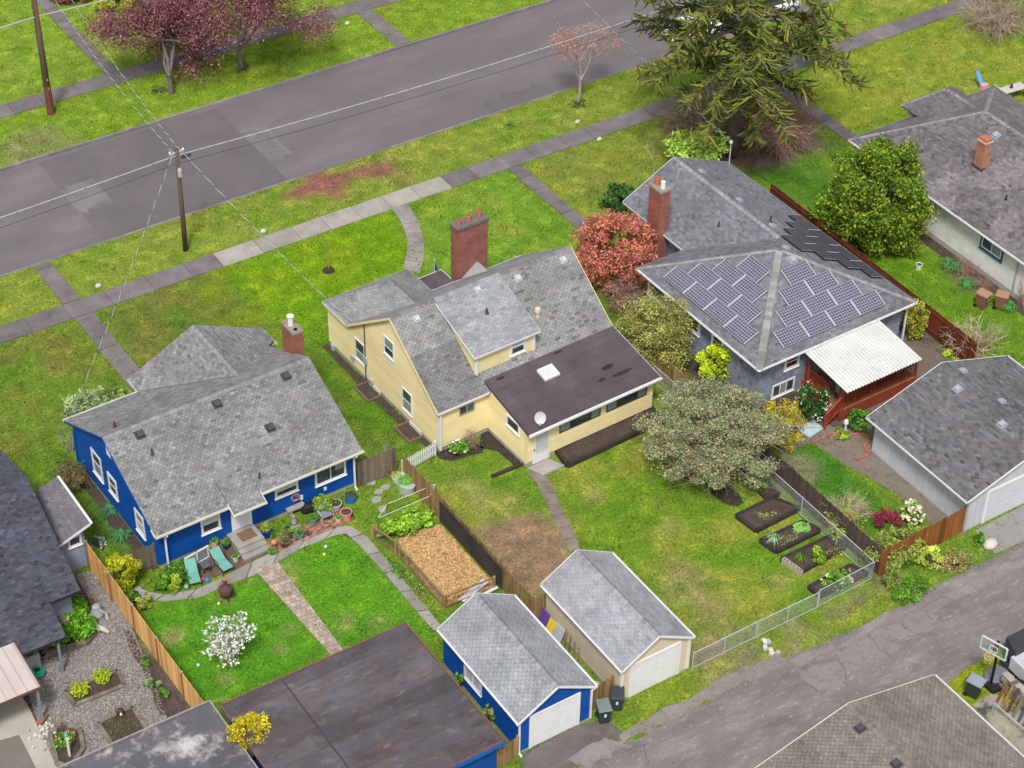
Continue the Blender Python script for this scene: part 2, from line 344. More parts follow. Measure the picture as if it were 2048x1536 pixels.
region([(1640, 120), (1920, 30), (2048, 90), (2048, 260), (1900, 180), (1800, 215), (1700, 265), (1600, 190)], (.225, .265, .025), 3)
blobs(24, (34, 62, 6, 18), 1.2, (.30, .30, .05), 20, amt=.55); blobs(20, (34, 62, 6, 18), 1.0, (.12, .24, .02), 21, amt=.5)
region([(1700, 520), (1840, 500), (1960, 560), (2048, 640), (2048, 760), (1990, 700), (1860, 610), (1780, 560)], (.12, .225, .012), 3)
region([(1880, 500), (1960, 560), (2010, 580), (1960, 585), (1900, 550)], (.16, .12, .08), 3, .8, .6)
region([(1880, 1150), (1960, 1090), (2048, 1050), (2048, 1090), (1880, 1175)], (.14, .22, .03), 2)
region(rect(-70, 80, -60, -29.5), (.22, .27, .015), 1, world=True); blobs(14, (0, 14, -34, -29.6), .8, (.33, .33, .01), 22, amt=.7)
region([(0, 1540), (0, 1250), (160, 1150), (260, 1240), (400, 1430), (330, 1536)], (.10, .07, .055), 1, 1)
region([(1060, 1490), (1190, 1440), (1245, 1470), (1120, 1536), (1040, 1536)], (.12, .11, .10), 1, 1)
ZZ = np.zeros(XX.shape); ZZ[(YY > 24.54) & (YY < 35.26)] = -.3
ZZ += np.where((YY < 24.5) | (YY > 35.3), (vnoise(XX, YY, 1.7, 31)-1)*.02, 0)
lawn_m = M('lawn', (.93, .98, 1.25), .9, .22, 1.1, .8, 12, spec=.1, fine=.45, blots=(((.58, .80, .8), .5, .48, .66, .75), ((1.5, 1.18, 1.3), 1.1, .54, .68, .7), ((.62, .78, .7), 3.0, .55, .66, .8), ((1.5, 1.25, 1.8), 3.2, .56, .70, .55), ((1.5, .9, 1.6), 2.0, .66, .74, .5)))
ny, nx = XX.shape
me = bpy.data.meshes.new('ground')
V = np.stack([XX, YY, ZZ], -1).reshape(-1, 3)
idx = np.arange(ny*nx).reshape(ny, nx); Q = np.stack([idx[:-1, :-1], idx[:-1, 1:], idx[1:, 1:], idx[1:, :-1]], -1).reshape(-1, 4)
me.vertices.add(len(V)); me.vertices.foreach_set('co', V.astype(np.float32).ravel())
me.loops.add(Q.size); me.loops.foreach_set('vertex_index', Q.astype(np.int32).ravel())
me.polygons.add(len(Q)); me.polygons.foreach_set('loop_start', np.arange(0, Q.size, 4, dtype=np.int32)); me.update(calc_edges=True)
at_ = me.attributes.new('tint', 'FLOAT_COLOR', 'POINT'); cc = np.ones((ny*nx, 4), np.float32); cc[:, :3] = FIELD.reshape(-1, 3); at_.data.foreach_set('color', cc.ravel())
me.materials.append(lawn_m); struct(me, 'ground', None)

# ------------------------------------------------ road, kerbs, alley
struct(MB().add([(-300, ROAD0-.1, -.13), (300, ROAD0-.1, -.13), (300, ROAD1+.1, -.13), (-300, ROAD1+.1, -.13)], [(0, 1, 2, 3)]), 'road', asph)
def strip_patch(name, mat, x0, x1, y0, y1, z, jit=.05, seed=0):
    r = np.random.default_rng(seed); n = 14; P = []
    for i in range(n+1): P.append((x0+(x1-x0)*i/n, y0+r.normal()*jit, z))
    for i in range(n+1): P.append((x1+(x0-x1)*i/n, y1+r.normal()*jit, z))
    return struct(MB().add(P, [tuple(range(len(P)))]), name, mat)
asph2 = M('patched_asphalt', (.138, .122, .132), .9, .1, .4, .25, 60, fine=.12)
asph3 = M('bleached_asphalt', (.185, .168, .175), .9, .16, .5, .25, 60, fine=.14, blots=(((.13, .12, .128), .8, .5, .66, .8),))
_xa, _xb = G(125, 380)[0], G(405, 230)[0]
strip_patch('road_patch', asph2, _xa, _xb+1.2, ROAD0+.15, ROAD1-.35, -.126, .02, 1)
strip_patch('road_patch', asph3, _xa-.1, _xa+2.2, 28.2, 31.4, -.122, .12, 2)
strip_patch('road_patch', asph3, _xb+1.2, _xb+2.9, 27.2, 31.6, -.122, .12, 3)
strip_patch('road_patch', asph2, 14.5, 19.5, ROAD0+.1, 26.3, -.124, .2, 4)
kb = MB(); x = -120.
kerb = struct(MB().box(-160, 160, ROAD1-.02, ROAD1+.13, -.3, -.02), 'kerb', kerb_m)
kerb2 = struct(MB().box(-160, 160, ROAD0-.13, ROAD0+.02, -.3, -.04), 'kerb', kerb_m)
def stones(parent, y0, y1, z1, xa, xb, mat, step, name):
    x = xa; r = np.random.default_rng(int(abs(y0*10)))
    while x < xb:
        L = step*r.uniform(.9, 1.1); t = r.uniform(.8, 1.15)
        struct(MB().box(x+.012, x+L-.012, y0, y1, -.2, z1+r.uniform(-.008, .008), t), name, mat, parent=parent, kind=None); x += L
stones(kerb, ROAD1-.03, ROAD1+.15, .03, -34, 62, kerb_m, 2.4, 'kerbstone')
stones(kerb2, ROAD0-.15, ROAD0+.03, .012, -38, 56, kerb_m, 2.4, 'kerbstone')

def jag(x0, x1, y, amp, seed, step=.6):
    r = np.random.default_rng(seed); out = []; x = x0; d = 0
    while x < x1: d = d*.7+r.normal()*amp; out.append((x, y+d)); x += step
    return out
nA = jag(-50, 60, -24.6, .09, 3); sA = jag(-50, 60, -29.55, .1, 4)
P = [(-260, -29.6, .006)]+[(x, y, .006) for x, y in sA]+[(260, -29.6, .006), (260, -24.6, .006)]+[(x, y, .006) for x, y in nA[::-1]]+[(-260, -24.6, .006)]
struct(MB().add(P, [tuple(range(len(P)))]), 'alley', alley_m)
pale_as = M('worn_pale_asphalt', (.245, .218, .208), .92, .14, .8, .4, 50, fine=.22, blots=(((.165, .145, .143), 1.6, .5, .64, .85), ((.33, .30, .28), 5, .6, .68, .5)))
def blob_patch(name, mat, pts, z, seed=0, rag=.16, sub=6, parent=None):
    r = np.random.default_rng(seed); W = [np.array(G2(*p)) for p in pts]; out = []
    for i in range(len(W)):
        a, b = W[i], W[(i+1) % len(W)]
        st = np.linalg.norm(b-a)/sub
        for k in range(sub): out.append(tuple(a+(b-a)*k/sub+np.clip(r.normal(size=2), -1.5, 1.5)*min(rag*.5, st*.24))+(z,))
    return struct(MB().add(out, [tuple(range(len(out)))]), name, mat, parent=parent)
blob_patch('alley_patch', pale_as, [(1596, 1342), (1680, 1322), (1695, 1350), (1690, 1372), (1640, 1385), (1612, 1365)], 0.0122, 1, .22)
blob_patch('alley_patch', pale_as, [(1670, 1305), (1745, 1270), (1800, 1290), (1770, 1320), (1710, 1345), (1680, 1335)], 0.0144, 2, .2)
blob_patch('alley_patch', pale_as, [(1240, 1462), (1380, 1395), (1450, 1352), (1560, 1310), (1580, 1325), (1470, 1375), (1350, 1435), (1240, 1490)], 0.0166, 3, .18)
blob_patch('alley_patch', pale_as, [(1740, 1268), (1850, 1222), (1875, 1232), (1860, 1260), (1800, 1285)], 0.0188, 4, .2)
blob_patch('alley_patch', pale_as, [(1870, 1200), (1990, 1142), (2048, 1118), (2048, 1130), (1990, 1160), (1890, 1212)], 0.0210, 5, .12)
blob_patch('alley_patch', pale_as, [(1560, 1330), (1660, 1290), (1680, 1300), (1600, 1335)], 0.0232, 6, .2)
blob_patch('alley_patch', pale_as, [(1720, 1380), (1800, 1345), (1830, 1335), (1790, 1365)], 0.0254, 7, .15)
blob_patch('alley_patch', pale_as, [(1130, 1520), (1210, 1478), (1260, 1490), (1180, 1536)], 0.0276, 8, .2)
# cracks and broken edges in the alley paving
crack_m = M('crack', (.07, .062, .062), .95, .1, 2)
cr = MB()
for q, pts in enumerate([[(1735, 1270), (1765, 1300), (1790, 1322)], [(1600, 1340), (1640, 1312), (1700, 1290)], [(1672, 1310), (1690, 1345), (1690, 1375)], [(1800, 1250), (1830, 1268)], [(1850, 1222), (1868, 1245)], [(1610, 1366), (1640, 1386), (1660, 1380)], [(1780, 1285), (1812, 1280), (1850, 1260)], [(1250, 1500), (1290, 1490), (1300, 1536)]]):
    r = np.random.default_rng(q); W = []
    for a, b in zip(pts[:-1], pts[1:]):
        for k in range(7): W.append(np.array(G2(a[0]+(b[0]-a[0])*k/7, a[1]+(b[1]-a[1])*k/7))+r.normal(size=2)*.06)
    for kk, (a, b) in enumerate(zip(W[:-1], W[1:])):
        zc_ = .034+.0007*kk+.006*(q % 2); d = nv((b-a).tolist()+[0])[:2]; nrm = np.array([-d[1], d[0]])*r.uniform(.005, .013)
        cr.add([(*(a-nrm), zc_), (*(b-nrm), zc_), (*(b+nrm), zc_), (*(a+nrm), zc_)], [(0, 1, 2, 3)])
struct(cr, 'alley_crack', crack_m)

# ------------------------------------------------ sidewalks and garden paths, slab by slab
def slab(parent, poly, z, mat, t=1, h=.09):
    return struct(MB().prism(poly, z-h, z, t), 'slab', mat, parent=parent, kind=None)
def straight(name, x0, x1, y0, y1, axis, step, mat, seed, z=.035, alt=None, gap=.03):
    g = struct(MB().add([(x0, y0, .007), (x1, y0, .007), (x1, y1, .007), (x0, y1, .007)], [(0, 1, 2, 3)]), name, soil)
    r = np.random.default_rng(seed); p = x0 if axis == 'x' else y0; end = x1 if axis == 'x' else y1
    while p < end-.2:
        L = min(step*r.uniform(.8, 1.2), end-p); t = r.uniform(.85, 1.15); m = mat
        q = p+L/2
        if alt and alt[0] < q < alt[1]: m = alt[2]
        a, b = p+gap/2, p+L-gap/2; e = r.normal(size=4)*.012
        if axis == 'x': slab(g, [(a, y0+e[0]), (b, y0+e[1]), (b, y1+e[2]), (a, y1+e[3])], z+r.uniform(-.008, .008), m, t)
        else: slab(g, [(x0+e[0], a), (x1+e[1], a), (x1+e[2], b), (x0+e[3], b)], z+r.uniform(-.008, .008), m, t)
        p += L
    return g
straight('sidewalk', -34, 62, 18.38, 19.9, 'x', 2.3, conc_d, 1, alt=(G(452, 515)[0], G(868, 378)[0], conc_n))
straight('far_sidewalk', -22, 60, 40.95, 42.5, 'x', 2.6, conc_d, 2)
a, b = G2(152, 640), G2(186, 626); c_ = G2(270, 750)
straight('front_path', a[0], b[0]+.05, 7.6, 18.34, 'y', 2.6, conc_d, 3)
a, b = G2(85, 537), G2(125, 528); straight('verge_path', G(123, 606)[0], G(157, 594)[0], 19.94, 24.3, 'y', 1.9, conc_d, 4)
a, b = G2(1016.7, 342), G2(1042, 335); straight('solar_house_path', a[0]+.1, b[0]+.15, 10.5, 18.34, 'y', 1.6, conc_d, 5)
a, b = G2(208, 147), G2(232, 142); straight('far_front_path', a[0], b[0]+.1, 42.54, 62, 'y', 2.2, conc_d, 6)
a, b = G2(787, 88), G2(818, 80); straight('far_verge_path', a[0], b[0], 35.5, 40.9, 'y', 1.6, conc_d, 7)
a, b = G2(1668, 265), G2(1700, 262); straight('right_front_path', a[0], b[0], 6.5, 18.34, 'y', 2.4, conc_d, 8)
def ribbon(name, left, right, n, mat, z=.03, base=soil, tr=(.85, 1.15), seed=0, gap=.02, world=False):
    "slabs between two surveyed edges"
    def samp(pts):
        W = np.array(pts if world else [G2(*p) for p in pts]); d = np.r_[0, np.cumsum(np.hypot(*np.diff(W, axis=0).T))]; d /= d[-1]
        return lambda t: np.array([np.interp(t, d, W[:, 0]), np.interp(t, d, W[:, 1])])
    l, r_ = samp(left), samp(right); m = 24; r = np.random.default_rng(seed)
    P = [tuple(l(i/m))+(.007,) for i in range(m+1)]+[tuple(r_(1-i/m))+(.007,) for i in range(m+1)]
    b_ = MB()
    for i in range(m): b_.add([(*l(i/m), .008), (*r_(i/m), .008), (*r_((i+1)/m), .008), (*l((i+1)/m), .008)], [(0, 1, 2, 3)])
    g = struct(b_, name, base)
    for i in range(n):
        t0, t1 = (i+gap)/n, (i+1-gap)/n; k = 4; poly = [tuple(l(t0+(t1-t0)*j/k)) for j in range(k+1)]+[tuple(r_(t1-(t1-t0)*j/k)) for j in range(k+1)]
        slab(g, poly, z+r.uniform(-.006, .006), mat, r.uniform(*tr))
    return g
ribbon('curved_front_path', [(783, 416), (803, 445), (815, 480), (813, 510), (806, 538)], [(815, 408), (836, 440), (848, 480), (848, 515), (840, 548)], 7, M('path_concrete', (.30, .275, .26), .9, .2, .9, .3, 50, fine=.2, blots=(((.16, .14, .15), 1.2, .5, .7, .7),)), seed=3)
ribbon('back_path', [(1052, 945), (1072, 965), (1092, 1005), (1112, 1050), (1140, 1105)], [(1085, 945), (1104, 968), (1118, 1005), (1140, 1050), (1160, 1098)], 7, M('brown_path_concrete', (.235, .195, .165), .92, .2, 1, .3, 45, fine=.2, blots=(((.14, .11, .09), 1.2, .5, .7, .6),)), seed=4, tr=(.85, 1.1))
g = struct(MB().prism(gp([(1055, 937), (1096, 918), (1130, 932), (1085, 952)]), -.05, .06), 'door_slab', conc)
ribbon('patio_path', [(275, 1170), (290, 1183), (330, 1190), (390, 1180), (440, 1158), (488, 1132), (530, 1112), (600, 1080), (660, 1056), (700, 1052), (735, 1075), (790, 1140), (840, 1200), (890, 1262)],
       [(262, 1180), (285, 1198), (330, 1203), (400, 1195), (455, 1170), (510, 1150), (545, 1130), (610, 1093), (665, 1073), (690, 1066), (720, 1092), (772, 1150), (822, 1210), (868, 1262)], 13, conc, seed=5, tr=(.75, 1.05))
# paver path
pav = M('paver', (.40, .32, .27), .9, .2, 2, .3, 40, fine=.15)
l0, l1, r0, r1 = [np.array(G2(*p)) for p in ((510, 1140), (662, 1310), (556, 1125), (688, 1302))]
gpav = struct(MB().add([(*l0, .008), (*r0, .008), (*r1, .008), (*l1, .008)], [(0, 1, 2, 3)]), 'paver_path', soil)
n = 26
for i in range(n):
    for j in range(4):
        o_ = .5*(i % 2)
        s0, s1 = max((j-o_+.03)/3.5, 0), min((j+1-o_-.03)/3.5, 1)
        if s1-s0 < .05: continue
        f = lambda t, s: tuple((l0+(l1-l0)*t)*(1-s)+(r0+(r1-r0)*t)*s)
        q = MB().prism([f((i+.04)/n, s0), f((i+.04)/n, s1), f((i+.96)/n, s1), f((i+.96)/n, s0)], -.03, .03+rng.uniform(-.006, .006), float(rng.uniform(.75, 1.2)))
        struct(q, 'paver', pav, parent=gpav, kind=None)
# red brick patio in front of the blue house
brk = M('patio_brick', (.27, .13, .10), .9, .25, 2, .3, 40, fine=.2)
blob_patch('patio_bed', M('patio_earth', (.15, .09, .075), .95, .25, 2, .5, 30, fine=.3), [(400, 1110), (455, 1085), (510, 1100), (600, 1060), (690, 1020), (700, 1040), (655, 1055), (540, 1105), (490, 1130), (430, 1155), (380, 1165)], .010, 9, .05)
gb = struct(MB().add([(*G2(505, 1100), .013), (*G2(690, 1015), .013), (*G2(712, 1035), .013), (*G2(540, 1112), .013)], [(0, 1, 2, 3)]), 'brick_patio', soil)
r = np.random.default_rng(5)
A, Bq, Cq = np.array(G2(525, 1093)), np.array(G2(690, 1022)), np.array(G2(545, 1112))
for i in range(22):
    for j in range(6):
        if r.random() < .25: continue
        p = A+(Bq-A)*(i+.5*(j % 2))/22+(Cq-A)*j/6
        q = MB().obox((p[0], p[1], .01), (.27, .2, .06+r.uniform(0, .02)), r.normal()*12, float(r.uniform(.6, 1.6)))
        struct(q, 'brick', brk, parent=gb, kind=None)
# stepping stones by the fence
for k, p in enumerate([(742, 965), (757, 984), (752, 1000), (765, 1018), (735, 955), (770, 975)]):
    c = G2(*p); pl = [(c[0]+.28*math.cos(t)*r.uniform(.7, 1.2), c[1]+.25*math.sin(t)*r.uniform(.7, 1.2)) for t in np.linspace(0, 6.28, 8)[:-1]]
    one(MB().prism(pl, -.02, .04), 'stepping_stone', conc_n, ['stepping stone second from the wooden gate','stepping stone in the middle of the grass strip','stepping stone next to the metal trough','stepping stone nearest the berry canes','stepping stone nearest the wooden gate','stepping stone nearest the board fence'][k], 'stone', (c[0], c[1]), 'stepping stones by the gate')
# solar-house patio, driveways, aprons
blob_patch('patio', M('patio_concrete', (.20, .165, .14), .9, .15, 1, .2, 40, fine=.12), [(1560, 880), (1640, 840), (1670, 855), (1745, 850), (1745, 905), (1935, 1068), (1895, 1075), (1790, 985), (1690, 930), (1625, 885), (1560, 905)], .012, 11, .03)
blob_patch('side_yard', M('side_yard_earth', (.16, .125, .10), .95, .15, 1, .3, 30, fine=.2), [(1700, 790), (1800, 660), (1900, 720), (1860, 770), (1740, 845)], .010, 12, .05)
g = struct(MB().prism(gp([(1950, 1062), (2048, 1010), (2140, 960), (2200, 1010), (2048, 1082), (1990, 1108)]), -.1, .025), 'driveway', M('driveway_concrete', (.27, .255, .25), .9, .15, .8, .3, 45, fine=.15, blots=(((.14, .13, .13), .8, .52, .7, .7),)))
blob_patch('garage_apron', M('apron_asphalt', (.14, .12, .115), .92, .2, .7, .3, 45, fine=.2, blots=(((.22, .2, .17), 1, .55, .7, .6),)), [(1045, 1512), (1165, 1448), (1215, 1440), (1250, 1468), (1150, 1536), (1050, 1560)], .012, 13, .06)
blob_patch('left_patio', M('left_patio_concrete', (.42, .385, .34), .9, .1, .8, .15, 40, fine=.08), [(-60, 1400), (40, 1385), (60, 1420), (115, 1536), (120, 1560), (-60, 1560)], .02, 14, .02)
blob_patch('left_patio_inset', M('exposed_aggregate', (.19, .165, .145), .9, .1, 1, .3, 60, fine=.2), [(-60, 1500), (38, 1470), (72, 1536), (80, 1560), (-60, 1560)], .026, 15, .01)
# soil beds, mulch
for k, (pts, m) in enumerate([([(962, 868), (985, 857), (1046, 905), (1035, 940), (1000, 905), (958, 895)], mulch), ([(870, 908), (930, 880), (968, 895), (965, 905), (905, 922), (880, 918)], mulch),
                              ([(1410, 968), (1440, 962), (1475, 985), (1488, 1005), (1475, 1015), (1445, 1005), (1420, 985)], mulch), ([(245, 1255), (265, 1268), (330, 1400), (340, 1430), (318, 1430), (300, 1370), (262, 1300)], soil)]):
    blob_patch('soil_bed_or_contact_shade', m, pts, .018, 20+k, .06)
c = G2(657, 541); one(MB().lathe((c[0], c[1], 0), [(.38, 0), (.36, .03), (.2, .04)], 14), 'tree_ring', mulch, 'round bare soil ring around the thin sapling', 'soil ring', c)
# gravel yard
gravel = M('gravel', (.21, .19, .18), .95, .15, 1.2, .9, 26, fine=.45)
GRAV = gp([(150, 1150), (185, 1140), (262, 1250), (320, 1395), (335, 1440), (250, 1536), (110, 1536), (60, 1400), (55, 1330), (110, 1290), (200, 1240)])
struct(MB().add([(*p, .012) for p in GRAV], [tuple(range(len(GRAV)))]), 'gravel_yard', gravel)
def scatter(n, poly, keep=None):
    P = np.array(poly); out = np.zeros((0, 2))
    while len(out) < n:
        q = rng.uniform(P.min(0), P.max(0), (n, 2)); q = q[inpoly(q[:, 0], q[:, 1], poly)]
        if keep is not None: q = q[keep(q)]
        out = np.r_[out, q]
    return out[:n]
def pebbles(name, n, poly, size, cols, z=.012, flat=.5, mat=None):
    p = scatter(n, poly); s = size*rng.uniform(.5, 1.4, n); a = rng.uniform(0, 6.28, n); P = []; T = []
    for k in range(4):
        a0, a1 = a+k*1.5708, a+(k+1)*1.5708
        P.append(np.stack([np.c_[p[:, 0]+s*np.cos(a0), p[:, 1]+s*np.sin(a0), np.full(n, z)], np.c_[p[:, 0]+s*np.cos(a1), p[:, 1]+s*np.sin(a1), np.full(n, z)], np.c_[p+rng.normal(size=(n, 2))*s[:, None]*.2, z+s*flat]], 1))
    c = np.array(cols)[rng.integers(0, len(cols), n)]*rng.uniform(.7, 1.25, (n, 1))
    o = struct(quads(name, np.concatenate(P), np.tile(c, (4, 1)), mat or M('pebble', (1, 1, 1), .9, .1, 3)), name, None, kind='stuff'); return o
o = pebbles('gravel_stones', 16000, GRAV, .036, [(.32, .29, .27), (.2, .19, .195), (.42, .38, .34), (.14, .13, .135)])
tag(o, 'loose grey gravel covering the yard beside the new cedar fence', 'gravel')
CHIP = gp([(795, 1078), (815, 1068), (880, 1048), (985, 1165), (985, 1180), (890, 1215), (870, 1190), (815, 1125)])
struct(MB().add([(*p, .014) for p in CHIP], [tuple(range(len(CHIP)))]), 'wood_chip_bed', M('chip_bed', (.34, .20, .085), .95, .2, 1.2, .8, 30, fine=.35, blots=(((.16, .10, .06), 1.5, .56, .7, .7),)))
o = pebbles('wood_chips', 6000, CHIP, .06, [(.52, .31, .12), (.60, .38, .17), (.38, .22, .09), (.62, .45, .24)], .016, .35)
tag(o, 'loose orange wood chips filling the small fenced run', 'wood chips')
# mown grass, blade tufts over every lawn in view
def fieldat(q, A):
    ix = np.clip(np.searchsorted(xs, q[:, 0])-1, 0, nx-2); iy = np.clip(np.searchsorted(ys, q[:, 1])-1, 0, ny-2); return A[iy, ix]
def keep(q): return (fieldat(q, BARE) < rng.uniform(.15, .75, len(q))) & ((q[:, 1] < 24.35) | (q[:, 1] > 35.45)) & ((q[:, 1] > -24.8) | (q[:, 1] < -29.4)) & ((q[:, 1] < 18.3) | (q[:, 1] > 20)) & ((q[:, 1] < 40.9) | (q[:, 1] > 42.6))
NG = 260000
vp = [G2(-40, -30), G2(2090, -30), G2(2090, 1580), G2(-40, 1580)]
gpt = scatter(NG, vp, keep)
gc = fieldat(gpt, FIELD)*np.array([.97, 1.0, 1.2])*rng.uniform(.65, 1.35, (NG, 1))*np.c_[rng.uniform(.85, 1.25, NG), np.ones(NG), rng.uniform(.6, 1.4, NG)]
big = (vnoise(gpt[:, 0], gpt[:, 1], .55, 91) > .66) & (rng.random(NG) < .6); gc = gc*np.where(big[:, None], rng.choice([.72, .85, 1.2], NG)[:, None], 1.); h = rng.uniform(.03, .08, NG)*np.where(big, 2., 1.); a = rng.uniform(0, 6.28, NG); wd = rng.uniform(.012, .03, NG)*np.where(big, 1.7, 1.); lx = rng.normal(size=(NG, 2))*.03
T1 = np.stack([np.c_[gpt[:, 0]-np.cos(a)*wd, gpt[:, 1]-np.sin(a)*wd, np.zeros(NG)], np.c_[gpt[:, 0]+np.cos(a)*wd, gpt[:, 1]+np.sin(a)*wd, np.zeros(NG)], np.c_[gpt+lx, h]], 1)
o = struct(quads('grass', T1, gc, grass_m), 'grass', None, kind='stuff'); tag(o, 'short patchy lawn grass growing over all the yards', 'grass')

for k, (pts, m_) in enumerate([([rot2((-6.6, 8.8), 1.9), rot2((-7.0, 8.8), 1.9), rot2((-7.15, 3.0), 1.9), rot2((-6.95, -2.6), 1.9), rot2((-6.6, -2.6), 1.9)], soil), ([rot2((-22.9, 6.5), 1.2), rot2((-23.5, 6.3), 1.2), rot2((-23.4, -2.3), 1.2), rot2((-22.9, -2.4), 1.2)], soil),
        ([rot2((13.2, 7.2), .7), rot2((12.3, 7.5), .7), rot2((12.0, 2.0), .7), rot2((9.2, 1.5), .7), rot2((8.6, -9.5), .7), rot2((13, -9.9), .7), rot2((13, -9), .7), rot2((9.9, -9), .7), rot2((9.9, 1), .7), rot2((13.2, 1), .7)], soil), ([(29.5, 5.5), (28.6, 5.3), (28.7, -15), (29.5, -15)], soil)]):
    r = np.random.default_rng(k); out = []
    for i in range(len(pts)):
        a, b = np.array(pts[i]), np.array(pts[(i+1) % len(pts)])
        for q in range(8): out.append((*(a+(b-a)*q/8+r.normal(size=2)*.06), .014))
    struct(MB().add(out, [tuple(range(len(out)))]), 'soil_bed_or_contact_shade', m_)  # contact darkness at house bases painted in soil colour; yellow west wall has real dirt
# ================================================================= BUILDING KIT
def clip(poly, f):
    "Sutherland-Hodgman against f(p) >= 0, 2-D"
    out = []; n = len(poly)
    for i in range(n):
        a, b = poly[i], poly[(i+1) % n]; fa, fb = f(a), f(b)
        if fa >= 0: out.append(a)
        if (fa >= 0) != (fb >= 0):
            t = fa/(fa-fb); out.append((a[0]+(b[0]-a[0])*t, a[1]+(b[1]-a[1])*t))
    return out
class Plane:
    def __init__(s, pts, out=None):
        s.P = [np.array(p, float) for p in pts]; s.o = s.P[0]; s.e = nv(s.P[1]-s.P[0]); n = nv(np.cross(s.e, s.P[2]-s.o))
        if out is not None:
            if n @ np.array(out, float) < 0: s.e = -s.e; n = -n
        elif n[2] < 0: s.e = -s.e; n = -n
        s.n = n; s.u = np.cross(n, s.e)
        s.q = [((p-s.o) @ s.e, (p-s.o) @ s.u) for p in s.P]
        a = sum(s.q[i][0]*s.q[(i+1) % len(s.q)][1]-s.q[(i+1) % len(s.q)][0]*s.q[i][1] for i in range(len(s.q)))
        if a < 0: s.q = s.q[::-1]
    def at(s, u, v, h=0): return s.o+s.e*u+s.u*v+s.n*h
def tiles(pl, tabw, expo, gap=.012, vgap=0., h0=.014, h1=.004, over=.02, tint=lambda p: 1., seed=0, jitter=0., half=True):
    "cut a plane into courses of tabs; yields (polygon2d, v0, v1, full, tint)"
    r = np.random.default_rng(seed); q = pl.q
    us = [p[0] for p in q]; vs = [p[1] for p in q]; edges = []
    for i in range(len(q)):
        a, b = q[i], q[(i+1) % len(q)]; nx_, ny_ = -(b[1]-a[1]), b[0]-a[0]; edges.append((a, nx_, ny_))
    v = min(vs)-over; k = 0
    while v < max(vs)-.01:
        v1 = v+expo-vgap
        u = min(us)-(tabw*(.5 if (k % 2 and half) else 0)+r.uniform(0, jitter) if tabw else 0)
        while u < max(us):
            w_ = (tabw*(1+r.uniform(-1, 1)*jitter*1.2) if tabw else max(us)-min(us)+.01)
            pg = [(u+gap/2, v), (u+w_-gap/2, v), (u+w_-gap/2, v1), (u+gap/2, v1)]; full = True
            for a, ex, ey in edges:
                f = lambda p: (p[0]-a[0])*ex+(p[1]-max(a[1], -9e9))*ey
                vals = [f((p[0], max(p[1], min(vs)))) for p in pg]
                if min(vals) < -1e-9:
                    full = False
                    pg = clip(pg, lambda p: (p[0]-a[0])*ex+((p[1] if p[1] > min(vs)+1e-6 else min(vs)+1e-6)-a[1])*ey)
                    if len(pg) < 3: break
            if len(pg) >= 3:
                ar = abs(sum(pg[i][0]*pg[(i+1) % len(pg)][1]-pg[(i+1) % len(pg)][0]*pg[i][1] for i in range(len(pg))))/2
                if ar > .0015: yield pg, v, v1, full, (u, w_), k
            u += w_
        v += expo; k += 1
def tab_solid(mb, pl, pg, v0, v1, h0, h1, t):
    n = len(pg); vs = []
    for p in pg: vs.append(pl.at(p[0], p[1], h0+(h1-h0)*(p[1]-v0)/(v1-v0)))
    for p in pg: vs.append(pl.at(p[0], p[1], -.004))
    mb.add(vs, [tuple(range(n))]+[(i, n+i, n+(i+1) % n, (i+1) % n) for i in range(n)], t)
